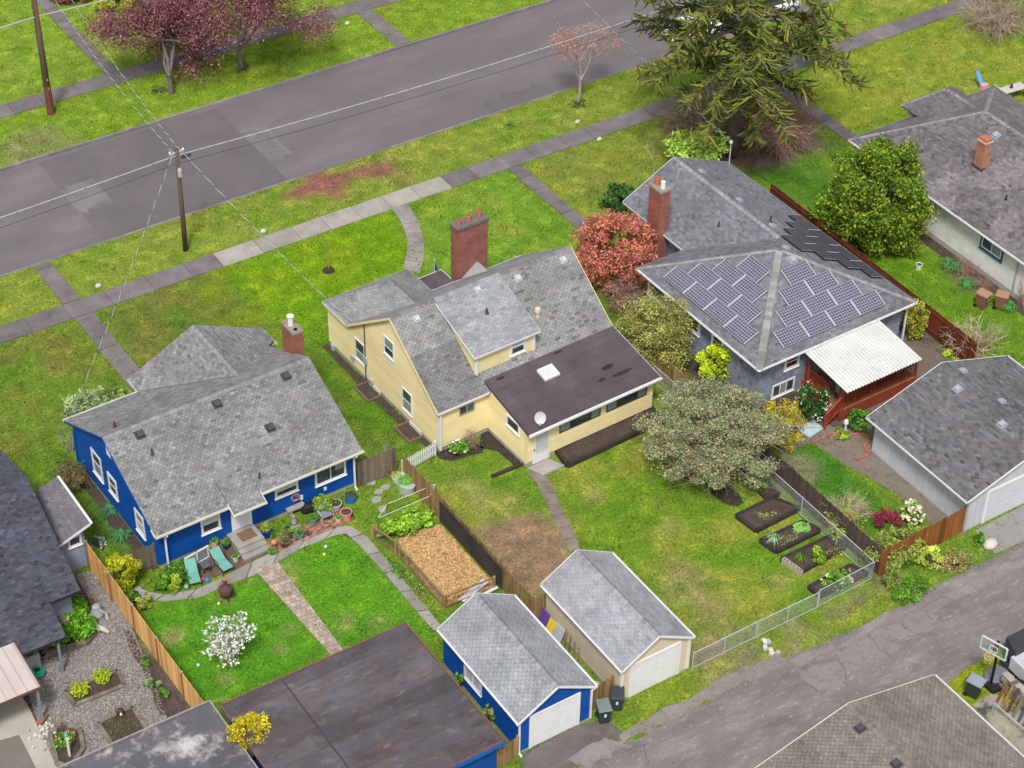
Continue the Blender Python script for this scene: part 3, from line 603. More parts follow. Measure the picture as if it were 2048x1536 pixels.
def shingles(roof, planes, base, tabw=.305, expo=.145, gap=.014, spread=.25, name='shingle', nmax=300, mat=None, seed=0, warm=.03, h0=.016, h1=.004, stain=None, jitter=.0):
    mat = mat or shing_m; r = np.random.default_rng(seed); org = np.array(ORG[roof.name]); full = []; rest = MB(); base = np.array(base)
    K = 10
    th = roof.parent.rotation_euler.z if roof.parent else roof.rotation_euler.z
    cx, sx = math.cos(-th), math.sin(-th); camL = np.array([cx*CAM[0]-sx*CAM[1], sx*CAM[0]+cx*CAM[1], CAM[2]])
    for ip, pl in enumerate(planes):
        for pg, v0, v1, fu, (u, w_), k in tiles(pl, tabw, expo, gap, seed=seed+ip, jitter=jitter):
            c = pl.at(u+w_/2, (v0+v1)/2); s_ = stain(c, r) if stain else 1.
            t = float(np.clip(r.normal(1, spread), .45, 1.6))*s_
            if fu: full.append((np.linalg.norm(c-camL), pl, pg, v0, v1, t))
            else: tab_solid(rest, pl, pg, v0, v1, h0, h1, tuple(base*t*np.array([1+warm*r.normal(), 1, 1+warm*r.normal()])))
    full.sort(key=lambda a: a[0]); ind = full[:nmax]
    for d, pl, pg, v0, v1, t in full[nmax:]:
        tab_solid(rest, pl, pg, v0, v1, h0, h1, tuple(base*t*np.array([1+warm*r.normal(), 1, 1+warm*r.normal()])))
    if rest.V:
        o = rest.build(name, mat, roof); o['kind'] = 'stuff'
    W_, H_ = tabw-gap, expo; meshes = []
    if not tabw or not ind: return
    for k in range(K):
        m = MB(); z = lambda v: h0+(h1-h0)*v/H_
        m.add([(0, 0, z(0)), (W_, 0, z(0)), (W_, H_, z(H_)), (0, H_, z(H_)), (0, 0, -.004), (W_, 0, -.004), (W_, H_, -.004), (0, H_, -.004)],
              [(0, 1, 2, 3), (0, 4, 5, 1), (1, 5, 6, 2), (2, 6, 7, 3), (3, 7, 4, 0)], tuple(base*(.5+1.0*k/(K-1))*np.array([1+warm*r.normal(), 1, 1+warm*r.normal()])))
        meshes.append(m.mesh(name, mat))
    for d, pl, pg, v0, v1, t in ind:
        k = int(np.clip(round((t-.5)*(K-1)), 0, K-1)); o = bpy.data.objects.new(name, meshes[k]); COL.objects.link(o); o.parent = roof
        p = pl.at(pg[0][0], v0)-org; e, u, n = pl.e, pl.u, pl.n
        o.matrix_basis = Matrix(((e[0], u[0], n[0], p[0]), (e[1], u[1], n[1], p[1]), (e[2], u[2], n[2], p[2]), (0, 0, 0, 1)))
def ridge_caps(roof, p0, p1, nL, nR, base, w=.16, step=.17, seed=0):
    r = np.random.default_rng(seed); p0 = np.array(p0, float); p1 = np.array(p1, float); L = np.linalg.norm(p1-p0); d = (p1-p0)/L; m = MB(); n = max(int(L/step), 1)
    def side(nrm):
        a = np.cross(d, nrm); return a if a[2] < 0 else -a
    aL, aR = nv(side(nL)), nv(side(nR))
    for i in range(n):
        a, b = p0+d*(i*step), p0+d*((i+1)*step+.01); up = np.array((0, 0, 1.)); h = .034-.0*i; t = tuple(np.array(base)*float(r.uniform(.78, 1.15)))
        A = a+up*.045; B = b+up*.028
        m.add([A, B, b+aL*w+np.array(nL)*.018, a+aL*w+np.array(nL)*.034, b+aR*w+np.array(nR)*.018, a+aR*w+np.array(nR)*.034], [(0, 1, 2, 3), (1, 0, 5, 4)], t)
    o = m.build('ridge_cap', shing_m, roof); o['kind'] = 'stuff'
def make_roof(bld, polys, base, thick=.13, name='roof', deckmat=None, **kw):
    "deck slabs + shingles; polygons start with their eave edge"
    d = MB(); pls = []
    for p in polys:
        pl = Plane(p); pls.append(pl); pp = [np.array(x)-pl.n*.006 for x in p]; d.solid(pp, (0, 0, -thick))
    roof = d.build(name, deckmat or deck_m, bld)
    shingles(roof, pls, base, **kw); return roof, pls
def siding(bld, faces, mat, expo=.2, tabw=None, name='siding', gap=.006, spread=.035, h0=.03, seed=0, **kw):
    m = MB(); r = np.random.default_rng(seed)
    for i, (pts, out) in enumerate(faces):
        pl = Plane(pts, out)
        if pl.u[2] < 0: pl.e = -pl.e; pl.u = -pl.u; pl.q = [((p-pl.o) @ pl.e, (p-pl.o) @ pl.u) for p in pl.P]; a = sum(pl.q[i][0]*pl.q[(i+1) % len(pl.q)][1]-pl.q[(i+1) % len(pl.q)][0]*pl.q[i][1] for i in range(len(pl.q))); pl.q = pl.q if a > 0 else pl.q[::-1]
        for pg, v0, v1, fu, (u, w_), k in tiles(pl, tabw, expo, gap if tabw else 0, seed=seed+i, over=0, jitter=.12 if tabw else 0):
            tab_solid(m, pl, pg, v0, v1, h0, .002, float(np.clip(r.normal(1, spread), .6, 1.4)))
    o = m.build(name, mat, bld); return o
class Wall:
    "helper that places things on a vertical wall: origin, direction along, outward normal"
    def __init__(s, o, a, n): s.o = np.array(o, float); s.a = np.array(a, float); s.n = np.array(n, float)
    def p(s, u, z, h=0): return s.o+s.a*u+s.n*h+np.array((0, 0, z))
    def bar(s, mb, u0, u1, z0, z1, h0, h1, t=1):
        c = [s.p(u, z, h) for h in (h0, h1) for u, z in ((u0, z0), (u1, z0), (u1, z1), (u0, z1))]
        f = [(3, 2, 1, 0), (4, 5, 6, 7), (0, 1, 5, 4), (1, 2, 6, 5), (2, 3, 7, 6), (3, 0, 4, 7)]
        if np.dot(np.cross(s.a, (0, 0, 1)), s.n) < 0: f = [x[::-1] for x in f]
        mb.add(c, f, t)
def window(bld, wl, u0, u1, z0, z1, fr=.09, mat=None, gm=None, split=None, vsplit=None, depth=.065, gm2=None, sill=True, fmat2=None):
    mat = mat or white; gm = gm or glass; m = MB()
    wl.bar(m, u0, u0+fr, z0, z1, 0, depth); wl.bar(m, u1-fr, u1, z0, z1, 0, depth); wl.bar(m, u0+fr, u1-fr, z0, z0+fr, 0, depth-.002); wl.bar(m, u0+fr, u1-fr, z1-fr, z1, 0, depth-.002)
    if sill: wl.bar(m, u0-.03, u1+.03, z0-.05, z0, 0, depth+.04)
    o = m.build('window', mat, bld)
    a, b, c, d = u0+fr, u1-fr, z0+fr, z1-fr
    us = [a]+([a+(b-a)*s for s in split] if split else [])+[b]; zs = [c]+([c+(d-c)*s for s in vsplit] if vsplit else [])+[d]
    k = 0
    for i in range(len(us)-1):
        for j in range(len(zs)-1):
            g = MB(); wl.bar(g, us[i]+.012, us[i+1]-.012, zs[j]+.012, zs[j+1]-.012, .004, .036)
            g.build('pane', (gm2 if (gm2 and k % 2) else gm), o); k += 1
    s = MB()
    for x in us[1:-1]: wl.bar(s, x-.025, x+.025, c, d, .002, depth-.006)
    for z in zs[1:-1]: wl.bar(s, a, b, z-.025, z+.025, .002, depth-.012)
    if s.V: s.build('glazing_bar', fmat2 or mat, o)
    return o
def gutter(bld, p0, p1, mat, r=.06, name='gutter'):
    p0 = np.array(p0, float); p1 = np.array(p1, float); m = MB(); d = nv(p1-p0); a = nv(np.cross(d, (0, 0, 1)))
    prof = [(-r, r), (-r, -r*.8), (r*.7, -r*.9), (r, r), (r-.012, r), (r*.66, -r*.75), (-r+.012, -r*.65), (-r+.012, r)]
    vs = [q+a*x+np.array((0, 0, z)) for q in (p0, p1) for x, z in prof]; n = len(prof)
    m.add(vs, [(i, (i+1) % n, n+(i+1) % n, n+i) for i in range(n)]+[tuple(range(n-1, -1, -1)), tuple(range(n, 2*n))]); return m.build(name, mat, bld)
def downspout(bld, top, out, z0, mat, r=.04):
    t = np.array(top, float); o = np.array(out, float)
    m = MB(); pts = [t, t+(0, 0, -.12), t-o*.3+np.array((0, 0, -.4)), np.array((*(t-o*.3)[:2], z0+.15)), np.array((*(t-o*.1)[:2], z0+.03))]
    for a, b in zip(pts[:-1], pts[1:]): m.beam(a, b, r*2, r*2)
    return m.build('downspout', mat, bld)
def fascia(bld, segs, mat, h=.16, t=.03, name='fascia', drop=.02):
    for a, b in segs:
        m = MB(); a = np.array(a, float); b = np.array(b, float); m.beam(a-(0, 0, h/2-drop), b-(0, 0, h/2-drop), t, h); m.build(name, mat, bld)
def vents(roof, plane, pts, mat, s=.28, h=.13, name='roof_vent'):
    for u, v in pts:
        m = MB(); c = [plane.at(u+x, v+y, z) for z, k in ((.01, 1), (h, .92)) for x, y in ((-s/2*k, -s/2*k), (s/2*k, -s/2*k), (s/2*k, s/2*k), (-s/2*k, s/2*k))]
        m.add(c, [(3, 2, 1, 0), (4, 5, 6, 7), (0, 1, 5, 4), (1, 2, 6, 5), (2, 3, 7, 6), (3, 0, 4, 7)])
        f = [plane.at(u+x, v+y, z) for z in (.012, .02) for x, y in ((-s*.75, -s*.75), (s*.75, -s*.75), (s*.75, s*.75), (-s*.75, s*.75))]
        m.add(f, [(4, 5, 6, 7), (0, 1, 5, 4), (1, 2, 6, 5), (2, 3, 7, 6), (3, 0, 4, 7)], .8); m.build(name, mat, roof)
def onroof(pl, x, y):
    "plane coords of the roof point above (x, y)"
    z = pl.o[2]-(pl.n[0]*(x-pl.o[0])+pl.n[1]*(y-pl.o[1]))/pl.n[2]; p = np.array((x, y, z))-pl.o; return (p @ pl.e, p @ pl.u)
def pipe_vent(roof, pl, x, y, h, mat, r=.05):
    u, v = onroof(pl, x, y); b = pl.at(u, v); m = MB(); m.lathe(tuple(b), [(r*2.4, -.02), (r*1.5, .05), (r, .08), (r, h), (r*.7, h), (r*.7, h-.05)], 10); m.build('vent_pipe', mat, roof)
def flue(bld, c, z, mat, s=.16, h=.3, name='flue_pot'):
    m = MB(); m.lathe((c[0], c[1], z), [(s, 0), (s, h), (s*.8, h), (s*.8, h-.12)], 12); return m.build(name, mat, bld, smooth=False)
lt_v = M('pale_vent', (.52, .53, .56), .6, .05, 3); grey_v = M('grey_vent', (.34, .37, .43), .6, .05, 3); roof_metal = M('dark_flashing', (.06, .06, .065), .6, .1, 3)

# ================================================================= YELLOW HOUSE
YH = root('yellow_house', 'pale yellow house with tall wide brick chimney and flat brown rear addition', 'house', (-.8, 1.8, 0), 1.9)
EA, RZ, RY = 2.95, 6.35, 1.78
core = MB(); core.box(-6.55, 4.9, -2.6, 6.15, .28, 2.95)
core.solid([(-6.55, -2.6, 2.95), (-6.55, 6.15, 2.95), (-6.55, RY, 6.17)], (11.45, 0, 0)); core.box(-6.55, -1.35, 6.15, 8.7, .28, 2.95)
core.box(-3.4, 5.0, -6.15, -2.6, .28, 2.45)
core.solid([(-3.4, -6.15, 2.45), (-3.4, -2.6, 2.45), (-3.4, -2.6, 3.2)], (8.4, 0, 0))
core.build('wall', yellow_w, YH)
MB().box(-6.52, 4.87, -2.57, 6.12, -.4, .28).box(-6.52, -1.38, 6.12, 8.67, -.4, .28).box(-3.37, 4.97, -6.12, -2.57, -.4, .28).build('foundation', found, YH)
siding(YH, [([(-6.55, 8.7, .3), (-6.55, -2.6, .3), (-6.55, -2.6, 2.95), (-6.55, 8.7, 2.95)], (-1, 0, 0)), ([(-6.55, 6.3, 2.95), (-6.55, -2.6, 2.95), (-6.55, RY, 6.15)], (-1, 0, 0)),
            ([(-6.55, -2.6, .3), (-3.4, -2.6, .3), (-3.4, -2.6, 2.9), (-6.55, -2.6, 2.9)], (0, -1, 0)), ([(-3.4, -2.6, .3), (-3.4, -6.15, .3), (-3.4, -6.15, 2.45), (-3.4, -2.6, 3.18)], (-1, 0, 0)),
            ([(-3.4, -6.15, .3), (5.0, -6.15, .3), (5.0, -6.15, 2.45), (-3.4, -6.15, 2.45)], (0, -1, 0)), ([(5, -6.15, .3), (5, -2.6, .3), (5, -2.6, 3.18), (5, -6.15, 2.45)], (1, 0, 0)), ([(4.9, -2.6, .3), (4.9, 6.15, .3), (4.9, 6.15, 2.9), (4.9, -2.6, 2.9)], (1, 0, 0)), ([(-6.55, 8.7, .3), (-1.35, 8.7, .3), (-1.35, 8.7, 2.9), (-6.55, 8.7, 2.9)], (0, 1, 0))], yellow_w, .2)
YB = (.27, .27, .27)
def ystain(c, r):
    k = 1.
    if c[1] < RY and c[0] < -3.6 and c[2] < 4.9: k = .72
    if c[1] < RY and c[0] > .3: k = .93
    if c[1] < RY and r.random() < (.08 if c[0] > .3 or c[2] < 4.9 else .03): k *= .62
    return k
yroof, ypl = make_roof(YH, [[(-6.75, -2.85, EA), (5.05, -2.85, EA), (5.05, RY, RZ), (-6.75, RY, RZ)], [(5.05, 6.4, EA), (-6.75, 6.4, EA), (-6.75, RY, RZ), (5.05, RY, RZ)],
    [(-6.75, 8.9, 3.0), (-6.75, 6.33, 3.0), (-3.95, 3.62, 5.0), (-3.95, 6.1, 5.0)], [(-1.15, 6.33, 3.0), (-1.15, 8.9, 3.0), (-3.95, 6.1, 5.0), (-3.95, 3.62, 5.0)], [(-1.15, 8.9, 3.0), (-6.75, 8.9, 3.0), (-3.95, 6.1, 5.0)]],
    YB, gap=.024, spread=.09, stain=ystain, seed=1)
ridge_caps(yroof, (-6.75, RY, RZ), (-3.92, RY, RZ), ypl[0].n, ypl[1].n, (.22, .21, .21)); ridge_caps(yroof, (.3, RY, RZ), (5.05, RY, RZ), ypl[0].n, ypl[1].n, (.22, .21, .21))
ridge_caps(yroof, (-3.95, 3.7, 5.0), (-3.95, 6.1, 5.0), ypl[2].n, ypl[3].n, YB); ridge_caps(yroof, (-3.95, 6.1, 5.0), (-6.75, 8.9, 3.0), ypl[2].n, ypl[4].n, YB)
vents(yroof, ypl[0], [onroof(ypl[0], x, 1.3) for x in (-5.34, 1.2, 4.26)], lt_v, .26, .12)
# dormer
dm = MB(); dm.solid([(-3.78, -1.91, 3.3), (-3.78, -1.91, 4.93), (-3.78, 1.6, 6.2), (-3.78, 1.6, 4.9)], (3.87, 0, 0)); dormer = dm.build('dormer', yellow_w, YH)
MB().box(-3.80, -3.66, -1.935, -1.91, 3.55, 4.95).box(-.05, .115, -1.935, -1.91, 3.55, 4.95).build('corner_trim', white, dormer)
yd, ydp = make_roof(YH, [[(-3.95, -2.12, 4.96), (.28, -2.12, 4.96), (.28, RY+.05, 6.43), (-3.95, RY+.05, 6.43)]], (.30, .31, .33), name='dormer_roof', gap=.014, spread=.09, seed=2, thick=.1)
vents(yd, ydp[0], [onroof(ydp[0], -1.4, 1.35)], lt_v, .26, .12); pipe_vent(yd, ydp[0], -1.79, -.07, .3, roof_metal, .06)
wl = Wall((0, -1.91, 0), (1, 0, 0), (0, -1, 0)); window(YH, wl, -1.52, -.56, 3.9, 4.9, .1, vsplit=[.5], gm=glass, gm2=blind)
fascia(YH, [((-3.95, -2.13, 4.95), (.28, -2.13, 4.95))], white, .12); fascia(YH, [((-3.96, -2.12, 4.93), (-3.96, 1.6, 6.27)), ((.29, -2.12, 4.93), (.29, 1.6, 6.27))], white, .10)
MB().beam((-3.7, -2.0, 4.85), (-3.7, -2.0, 3.6), .07, .06).build('downspout', white, YH)
MB().lathe((1.21, -.57, 4.55), [(.16, 0), (.13, .3), (.2, .34), (.17, .55), (.1, .6)], 10).build('roof_cowl', M('sandy_metal', (.62, .53, .42), .7, .2, 6), YH)
# brown rolled-roofing addition roof
brown_roof = M('brown_rolled_roofing', (.085, .068, .078), .8, .12, .8, .15, 70, fine=.1, blots=(((.13, .11, .12), .5, .5, .7, .6),))
ap = [(-3.5, -6.5, 2.52), (5.2, -6.5, 2.52), (5.08, -2.32, 3.37), (-3.5, -2.32, 3.37)]
apl = Plane(ap); ar = MB().solid([np.array(p)-apl.n*.006 for p in ap], (0, 0, -.12)).build('addition_roof', deck_m, YH)
for pg, v0, v1, fu, (u, w_), k in tiles(apl, None, .86, 0, over=0):
    m = MB(); tab_solid(m, apl, pg, v0, v1, .016, .006, float(rng.uniform(.88, 1.12))); m.build('roofing_strip', brown_roof, ar)
for (x, y, a, b) in ((3.0, -4.6, .5, .16), (3.4, -5.3, .8, .13), (2.2, -5.2, .3, .1), (-2.6, -2.6, .3, .1), (1.2, -2.5, .4, .08)):
    u, v = onroof(apl, x, y); m = MB(); m.add([apl.at(u+a*math.cos(t)*rng.uniform(.7, 1.1), v+b*math.sin(t)*rng.uniform(.7, 1.1), .021) for t in np.linspace(0, 6.28, 12)[:-1]], [tuple(range(11))]); m.build('tar_patch', M('tar', (.03, .026, .03), .6, .2, 2), ar)
fascia(YH, [((-3.5, -6.52, 2.5), (5.2, -6.52, 2.5))], white, .13); gutter(YH, (-3.5, -6.6, 2.45), (5.25, -6.6, 2.45), white, .055)
fascia(YH, [((5.21, -6.5, 2.5), (5.09, -2.4, 3.34))], white, .12)
sk = MB(); u, v = onroof(apl, -.13, -3.5)
def sq(a, h0, h1, t=1, hole=None):
    c = [apl.at(u+x, v+y, h) for h in (h0, h1) for x, y in ((-a, -a*.85), (a, -a*.85), (a, a*.85), (-a, a*.85))]; sk.add(c, [(4, 5, 6, 7), (0, 1, 5, 4), (1, 2, 6, 5), (2, 3, 7, 6), (3, 0, 4, 7)], t)
sq(.48, .0, .16); sky_l = sk.build('skylight', white, ar); sk = MB(); sq(.34, .15, .2, .95); sk.build('dome', M('skylight_dome', (.62, .66, .64), .15, .05, 3, spec=.6), sky_l)
wR = Wall((0, -6.15, 0), (1, 0, 0), (0, -1, 0))
bronze = M('dark_bronze_frame', (.05, .05, .05), .5, .1, 3)
for a_, b_ in ((-1.28, 1.42), (1.82, 4.55)): window(YH, wR, a_, b_, 1.38, 2.1, .05, bronze, glass_l, split=[.25, .77], sill=False, gm2=glass)
# back door
dr = MB(); wR.bar(dr, -2.98, -1.9, .02, 2.14, 0, .055); door = dr.build('door', white, YH)
g = MB(); wR.bar(g, -2.75, -2.1, .75, 1.95, .055, .062); g.build('pane', blind, door); g = MB()
for z in (.75, 1.95): wR.bar(g, -2.79, -2.06, z-.03, z+.03, .05, .075)
for x in (-2.79, -2.06): wR.bar(g, x-.03, x+.03, .75, 1.95, .05, .074)
g.build('door_frame_bead', M('grey_bead', (.55, .57, .6), .5, .05, 3), door); g = MB(); wR.bar(g, -2.94, -2.9, .95, 1.08, .05, .1); g.build('handle', dark, door)
wW = Wall((-3.4, 0, 0), (0, -1, 0), (-1, 0, 0)); window(YH, wW, 4.38, 5.55, 1.78, 2.5, .09, white, glass)
wM = Wall((-6.55, 0, 0), (0, -1, 0), (-1, 0, 0))
window(YH, wM, -2.68, -1.66, 3.42, 4.62, .08, white, glass, vsplit=[.45], gm2=glass_l); window(YH, wM, -.95, .04, .75, 2.2, .08, white, glass_l, vsplit=[.5], gm2=glass); window(YH, wM, -5.78, -4.74, 1.05, 2.46, .08, white, glass_l, vsplit=[.45], gm2=glass)
m = MB(); wM.bar(m, -2.24, -2.1, 5.2, 5.85, 0, .04); m.build('gable_vent', white, YH)
for a_ in (-4.4, -.25):   # cellar windows in wells
    m = MB(); wM.bar(m, a_, a_+1.15, -.02, .26, .0, .05); cw = m.build('cellar_window', white, YH)
    m = MB(); m.box(-7.35, -6.58, -a_-1.35, -a_-1.2, -.05, .09).box(-7.35, -6.58, -a_+.1, -a_+.25, -.05, .09).box(-7.5, -7.35, -a_-1.35, -a_+.25, -.05, .09); m.build('window_well', M('well_timber', (.16, .11, .08), .9, .2, 2), YH)
    MB().box(-7.35, -6.57, -a_-1.2, -a_+.1, .0, .012).build('well_gravel', soil, YH)
wS = Wall((0, -2.6, 0), (1, 0, 0), (0, -1, 0)); window(YH, wS, -5.28, -4.3, 1.95, 2.58, .06, M('aluminium', (.5, .5, .5), .4, .05, 3, metal=.4), glass, split=[.5], sill=False)
for (x, y, dx, dy) in ((-6.57, -2.62, .12, .0), (-3.42, -6.17, .12, 0)): MB().box(x-.01, x+.11, y-.01, y+.11, .25, 2.42).build('corner_trim', yellow_w if x > -5 else white, YH)
m = MB(); m.beam((-6.53, -2.75, 2.8), (-6.53, -2.75, .25), .09, .08); m.build('downspout', white, YH)
m = MB(); m.tube([(-6.62, 4.66, 4.0), (-6.62, 4.66, .1)], .035, 6); m.build('service_conduit', M('dark_conduit', (.10, .10, .11), .5, .1, 3), YH)
m = MB(); m.box(-6.68, -6.58, 4.5, 4.82, 1.35, 1.75).box(-6.7, -6.58, 5.85, 6.15, .7, 1.0).box(-6.74, -6.58, 8.0, 8.25, .05, .4).box(-6.72, -6.58, 3.9, 4.2, .35, .6); m.build('meter_box', M('meter_grey', (.42, .43, .45), .5, .05, 3), YH)
fascia(YH, [((-6.77, -2.85, EA-.02), (-6.77, RY, RZ-.02)), ((-6.77, 6.4, EA-.02), (-6.77, RY, RZ-.02)), ((5.07, -2.85, EA-.02), (5.07, RY, RZ-.02)), ((5.07, 6.4, EA-.02), (5.07, RY, RZ-.02))], yellow_w, .13)
fascia(YH, [((-6.75, -2.87, EA-.01), (-3.5, -2.87, EA-.01)), ((-1.2, 6.42, EA-.01), (5.05, 6.42, EA-.01)), ((-6.77, 8.92, 2.98), (-1.13, 8.92, 2.98)), ((-6.77, 8.92, 2.98), (-6.77, 6.3, 2.98)), ((-1.13, 8.92, 2.98), (-1.13, 6.3, 2.98))], white, .13)
# front entry canopy, chimney
ent = MB(); ent.box(-1.3, .68, 6.2, 8.15, 2.5, 2.62); e_ = ent.build('entry_roof', brown_roof, YH); fascia(YH, [((-1.0, 8.17, 2.62), (.7, 8.17, 2.62)), ((.7, 8.17, 2.62), (.7, 6.9, 2.62))], white, .12)
MB().beam((.6, 8.0, 2.5), (.6, 8.0, .05), .1, .1).beam((-1.0, 8.0, 2.5), (-1.0, 8.0, .05), .1, .1).build('entry_post', white, YH)
ch = MB().box(.68, 2.72, 6.42, 7.12, 0, 6.32).build('chimney', brick_r, YH); MB().box(.62, 2.78, 6.36, 7.18, 6.32, 6.5).build('chimney_cap', M('chimney_cap', (.16, .145, .14), .95, .2, 3, .4, 40), ch)
for x, s in ((.98, .12), (1.65, .16), (2.35, .16)): flue(ch, (x, 6.77), 6.5, terra, s, .32)
MB().add([(.9, 6.42, 2.95), (2.7, 6.42, 2.95), (2.0, 6.42, 3.75), (2.0, 5.35, 3.72)], [(0, 1, 2), (0, 2, 3), (2, 1, 3)], (.33, .33, .33)).build('chimney_saddle', shing_m, YH)

# ================================================================= BLUE HOUSE
BH = root('blue_house', 'deep blue house with grey shingle roof and white window trim', 'house', (-17.2, 2.3, 0), 1.2)
core = MB(); core.box(-22.9, -11.5, -2.45, 7.0, .22, 2.66); core.solid([(-22.9, -2.45, 2.66), (-22.9, 7.0, 2.66), (-22.9, 2.28, 5.12)], (11.4, 0, 0)); core.box(-18.5, -11.0, 7.0, 8.5, .22, 2.62)
core.solid([(-18.5, 8.5, 2.62), (-11.0, 8.5, 2.62), (-14.77, 8.5, 4.5)], (0, -3, 0)); core.build('wall', blue_w, BH)
MB().box(-22.87, -11.53, -2.42, 6.97, -.4, .22).box(-18.47, -11.03, 6.9, 8.47, -.4, .22).build('foundation', found, BH)
siding(BH, [([(-22.9, 7, .24), (-22.9, -2.45, .24), (-22.9, -2.45, 2.64), (-22.9, 7, 2.64)], (-1, 0, 0)), ([(-22.9, 7.0, 2.64), (-22.9, -2.45, 2.64), (-22.9, 2.28, 5.08)], (-1, 0, 0)), ([(-22.9, -2.45, .24), (-11.5, -2.45, .24), (-11.5, -2.45, 2.64), (-22.9, -2.45, 2.64)], (0, -1, 0)), ([(-11.5, -2.45, .24), (-11.5, 7, .24), (-11.5, 7, 2.64), (-11.5, -2.45, 2.64)], (1, 0, 0)), ([(-11.5, -2.45, 2.64), (-11.5, 7, 2.64), (-11.5, 2.28, 5.08)], (1, 0, 0))], blue_w, .2, spread=.06)
BB = (.235, .235, .235); be, br_ = 2.7, 5.3
broof, bpl = make_roof(BH, [[(-23.15, -3.0, be), (-11.35, -3.0, be), (-11.35, 2.28, br_), (-23.15, 2.28, br_)], [(-11.35, 7.55, be), (-23.15, 7.55, be), (-23.15, 2.28, br_), (-11.35, 2.28, br_)],
    [(-18.85, 8.85, be), (-18.85, 7.53, be), (-14.77, 3.56, 4.65), (-14.77, 8.85, 4.65)], [(-10.7, 7.53, be), (-10.7, 8.85, be), (-14.77, 8.85, 4.65), (-14.77, 3.56, 4.65)],
    [(-19.1, -3.5, 2.52), (-17.3, -3.5, 2.52), (-17.3, -1.4, 3.53), (-19.1, -1.4, 3.53)]], BB, tabw=.25, gap=.022, spread=.15, seed=3, warm=.015)
ridge_caps(broof, (-23.15, 2.28, br_), (-11.35, 2.28, br_), bpl[0].n, bpl[1].n, (.27, .27, .28), seed=2); ridge_caps(broof, (-14.77, 3.6, 4.65), (-14.77, 8.85, 4.65), bpl[2].n, bpl[3].n, (.28, .28, .29), seed=3)
MB().beam((-10.9, 7.0, 2.82), (-14.3, 3.7, 4.5), .16, .03).build('valley_flashing', M('rust_flashing', (.12, .085, .07), .8, .2, 3), broof)
MB().beam((-18.75, 7.55, 2.74), (-14.9, 3.75, 4.6), .12, .03).build('valley_flashing', M('lead_flashing', (.13, .13, .14), .7, .1, 3), broof)
dk_v = M('dark_roof_vent', (.07, .065, .075), .6, .1, 3)
vents(broof, bpl[0], [onroof(bpl[0], x, y) for x, y in ((-21.37, 1.75), (-17.03, 1.77), (-13.0, 1.8), (-15.16, -.28))], dk_v, .34, .17)
pipe_vent(broof, bpl[0], -21.28, .66, .35, roof_metal); pipe_vent(broof, bpl[0], -16.95, -2.3, .3, roof_metal); pipe_vent(broof, bpl[1], -22.1, 3.09, .35, M('rusty_pipe', (.12, .05, .035), .8, .2, 4), .06)
gutter(BH, (-23.15, -3.07, 2.64), (-19.15, -3.07, 2.64), cream); gutter(BH, (-17.25, -3.07, 2.64), (-11.3, -3.07, 2.64), cream); gutter(BH, (-19.15, -3.57, 2.46), (-17.25, -3.57, 2.46), cream)
gutter(BH, (-23.15, 7.62, 2.64), (-18.9, 7.62, 2.64), cream); fascia(BH, [((-18.87, 8.87, 2.68), (-18.87, 7.6, 2.68)), ((-10.68, 8.87, 2.68), (-10.68, 7.2, 2.68)), ((-23.17, -3.0, 2.68), (-23.17, -2.6, 2.88)), ((-19.12, -3.5, 2.5), (-19.12, -2.9, 2.78)), ((-17.28, -3.5, 2.5), (-17.28, -2.9, 2.78))], cream, .12)
fascia(BH, [((-23.16, -2.6, 2.87), (-23.16, 2.28, 5.28)), ((-23.16, 7.5, 2.71), (-23.16, 2.28, 5.28))], blue_w, .10, .02)
downspout(BH, (-22.55, -3.05, 2.58), (0, -1, 0), .05, white); downspout(BH, (-11.75, -3.05, 2.58), (0, -1, 0), .05, white)
wB = Wall((0, -2.45, 0), (1, 0, 0), (0, -1, 0))
window(BH, wB, -20.48, -19.4, 1.02, 2.12, .12, white, glass, vsplit=[.55], gm2=blind); window(BH, wB, -16.27, -14.92, 1.37, 2.1, .12, white, glass, vsplit=[.6], gm2=blind); w3 = window(BH, wB, -13.93, -12.1, 1.06, 2.15, .11, white, glass, split=[.5])
m = MB(); wB.bar(m, -12.72, -12.24, 1.6, 2.02, .037, .041, .8); m.build('curtain', M('curtain_green', (.35, .42, .38), .8, .1, 3), w3)
m = MB(); wB.bar(m, -18.75, -17.72, .44, 2.4, 0, .05); d_ = m.build('door', white, BH); m = MB(); wB.bar(m, -18.62, -17.85, .55, 2.3, .05, .065); m.build('door_panel', M('door_panel_white', (.72, .73, .76), .5, .03, 2), d_); m = MB(); wB.bar(m, -18.8, -18.72, .42, 2.45, 0, .07); wB.bar(m, -17.75, -17.66, .42, 2.45, 0, .07); m.build('door_casing', white, d_)
wB2 = Wall((-22.9, 0, 0), (0, -1, 0), (-1, 0, 0))
window(BH, wB2, -4.72, -3.55, 1.22, 2.85, .15, white, glass_l, vsplit=[.55], gm2=glass); window(BH, wB2, -2.85, -1.82, 1.3, 2.57, .15, white, glass, vsplit=[.5], gm2=glass); window(BH, wB2, .2, 1.2, .98, 2.42, .15, white, blind, vsplit=[.55], gm2=glass_l)
m = MB(); wB2.bar(m, -2.55, -2.1, 3.95, 4.75, 0, .04); m.build('gable_vent', white, BH)
m = MB(); wB2.bar(m, -6.9, -6.8, .1, 2.4, .02, .1); wB2.bar(m, -6.2, -5.9, .6, .95, .02, .12); m.build('service_conduit', blue_w, BH)
m = MB(); wB.bar(m, -13.45, -13.3, .55, .75, 0, .05); wB.bar(m, -14.85, -14.7, .6, .9, 0, .06); m.build('outdoor_socket', white, BH)
m = MB(); wB.bar(m, -22.92+.02, -22.8, .22, 2.6, 0, .03); wB.bar(m, -11.62, -11.5, .22, 2.6, 0, .03); m.build('corner_trim', blue_w, BH)
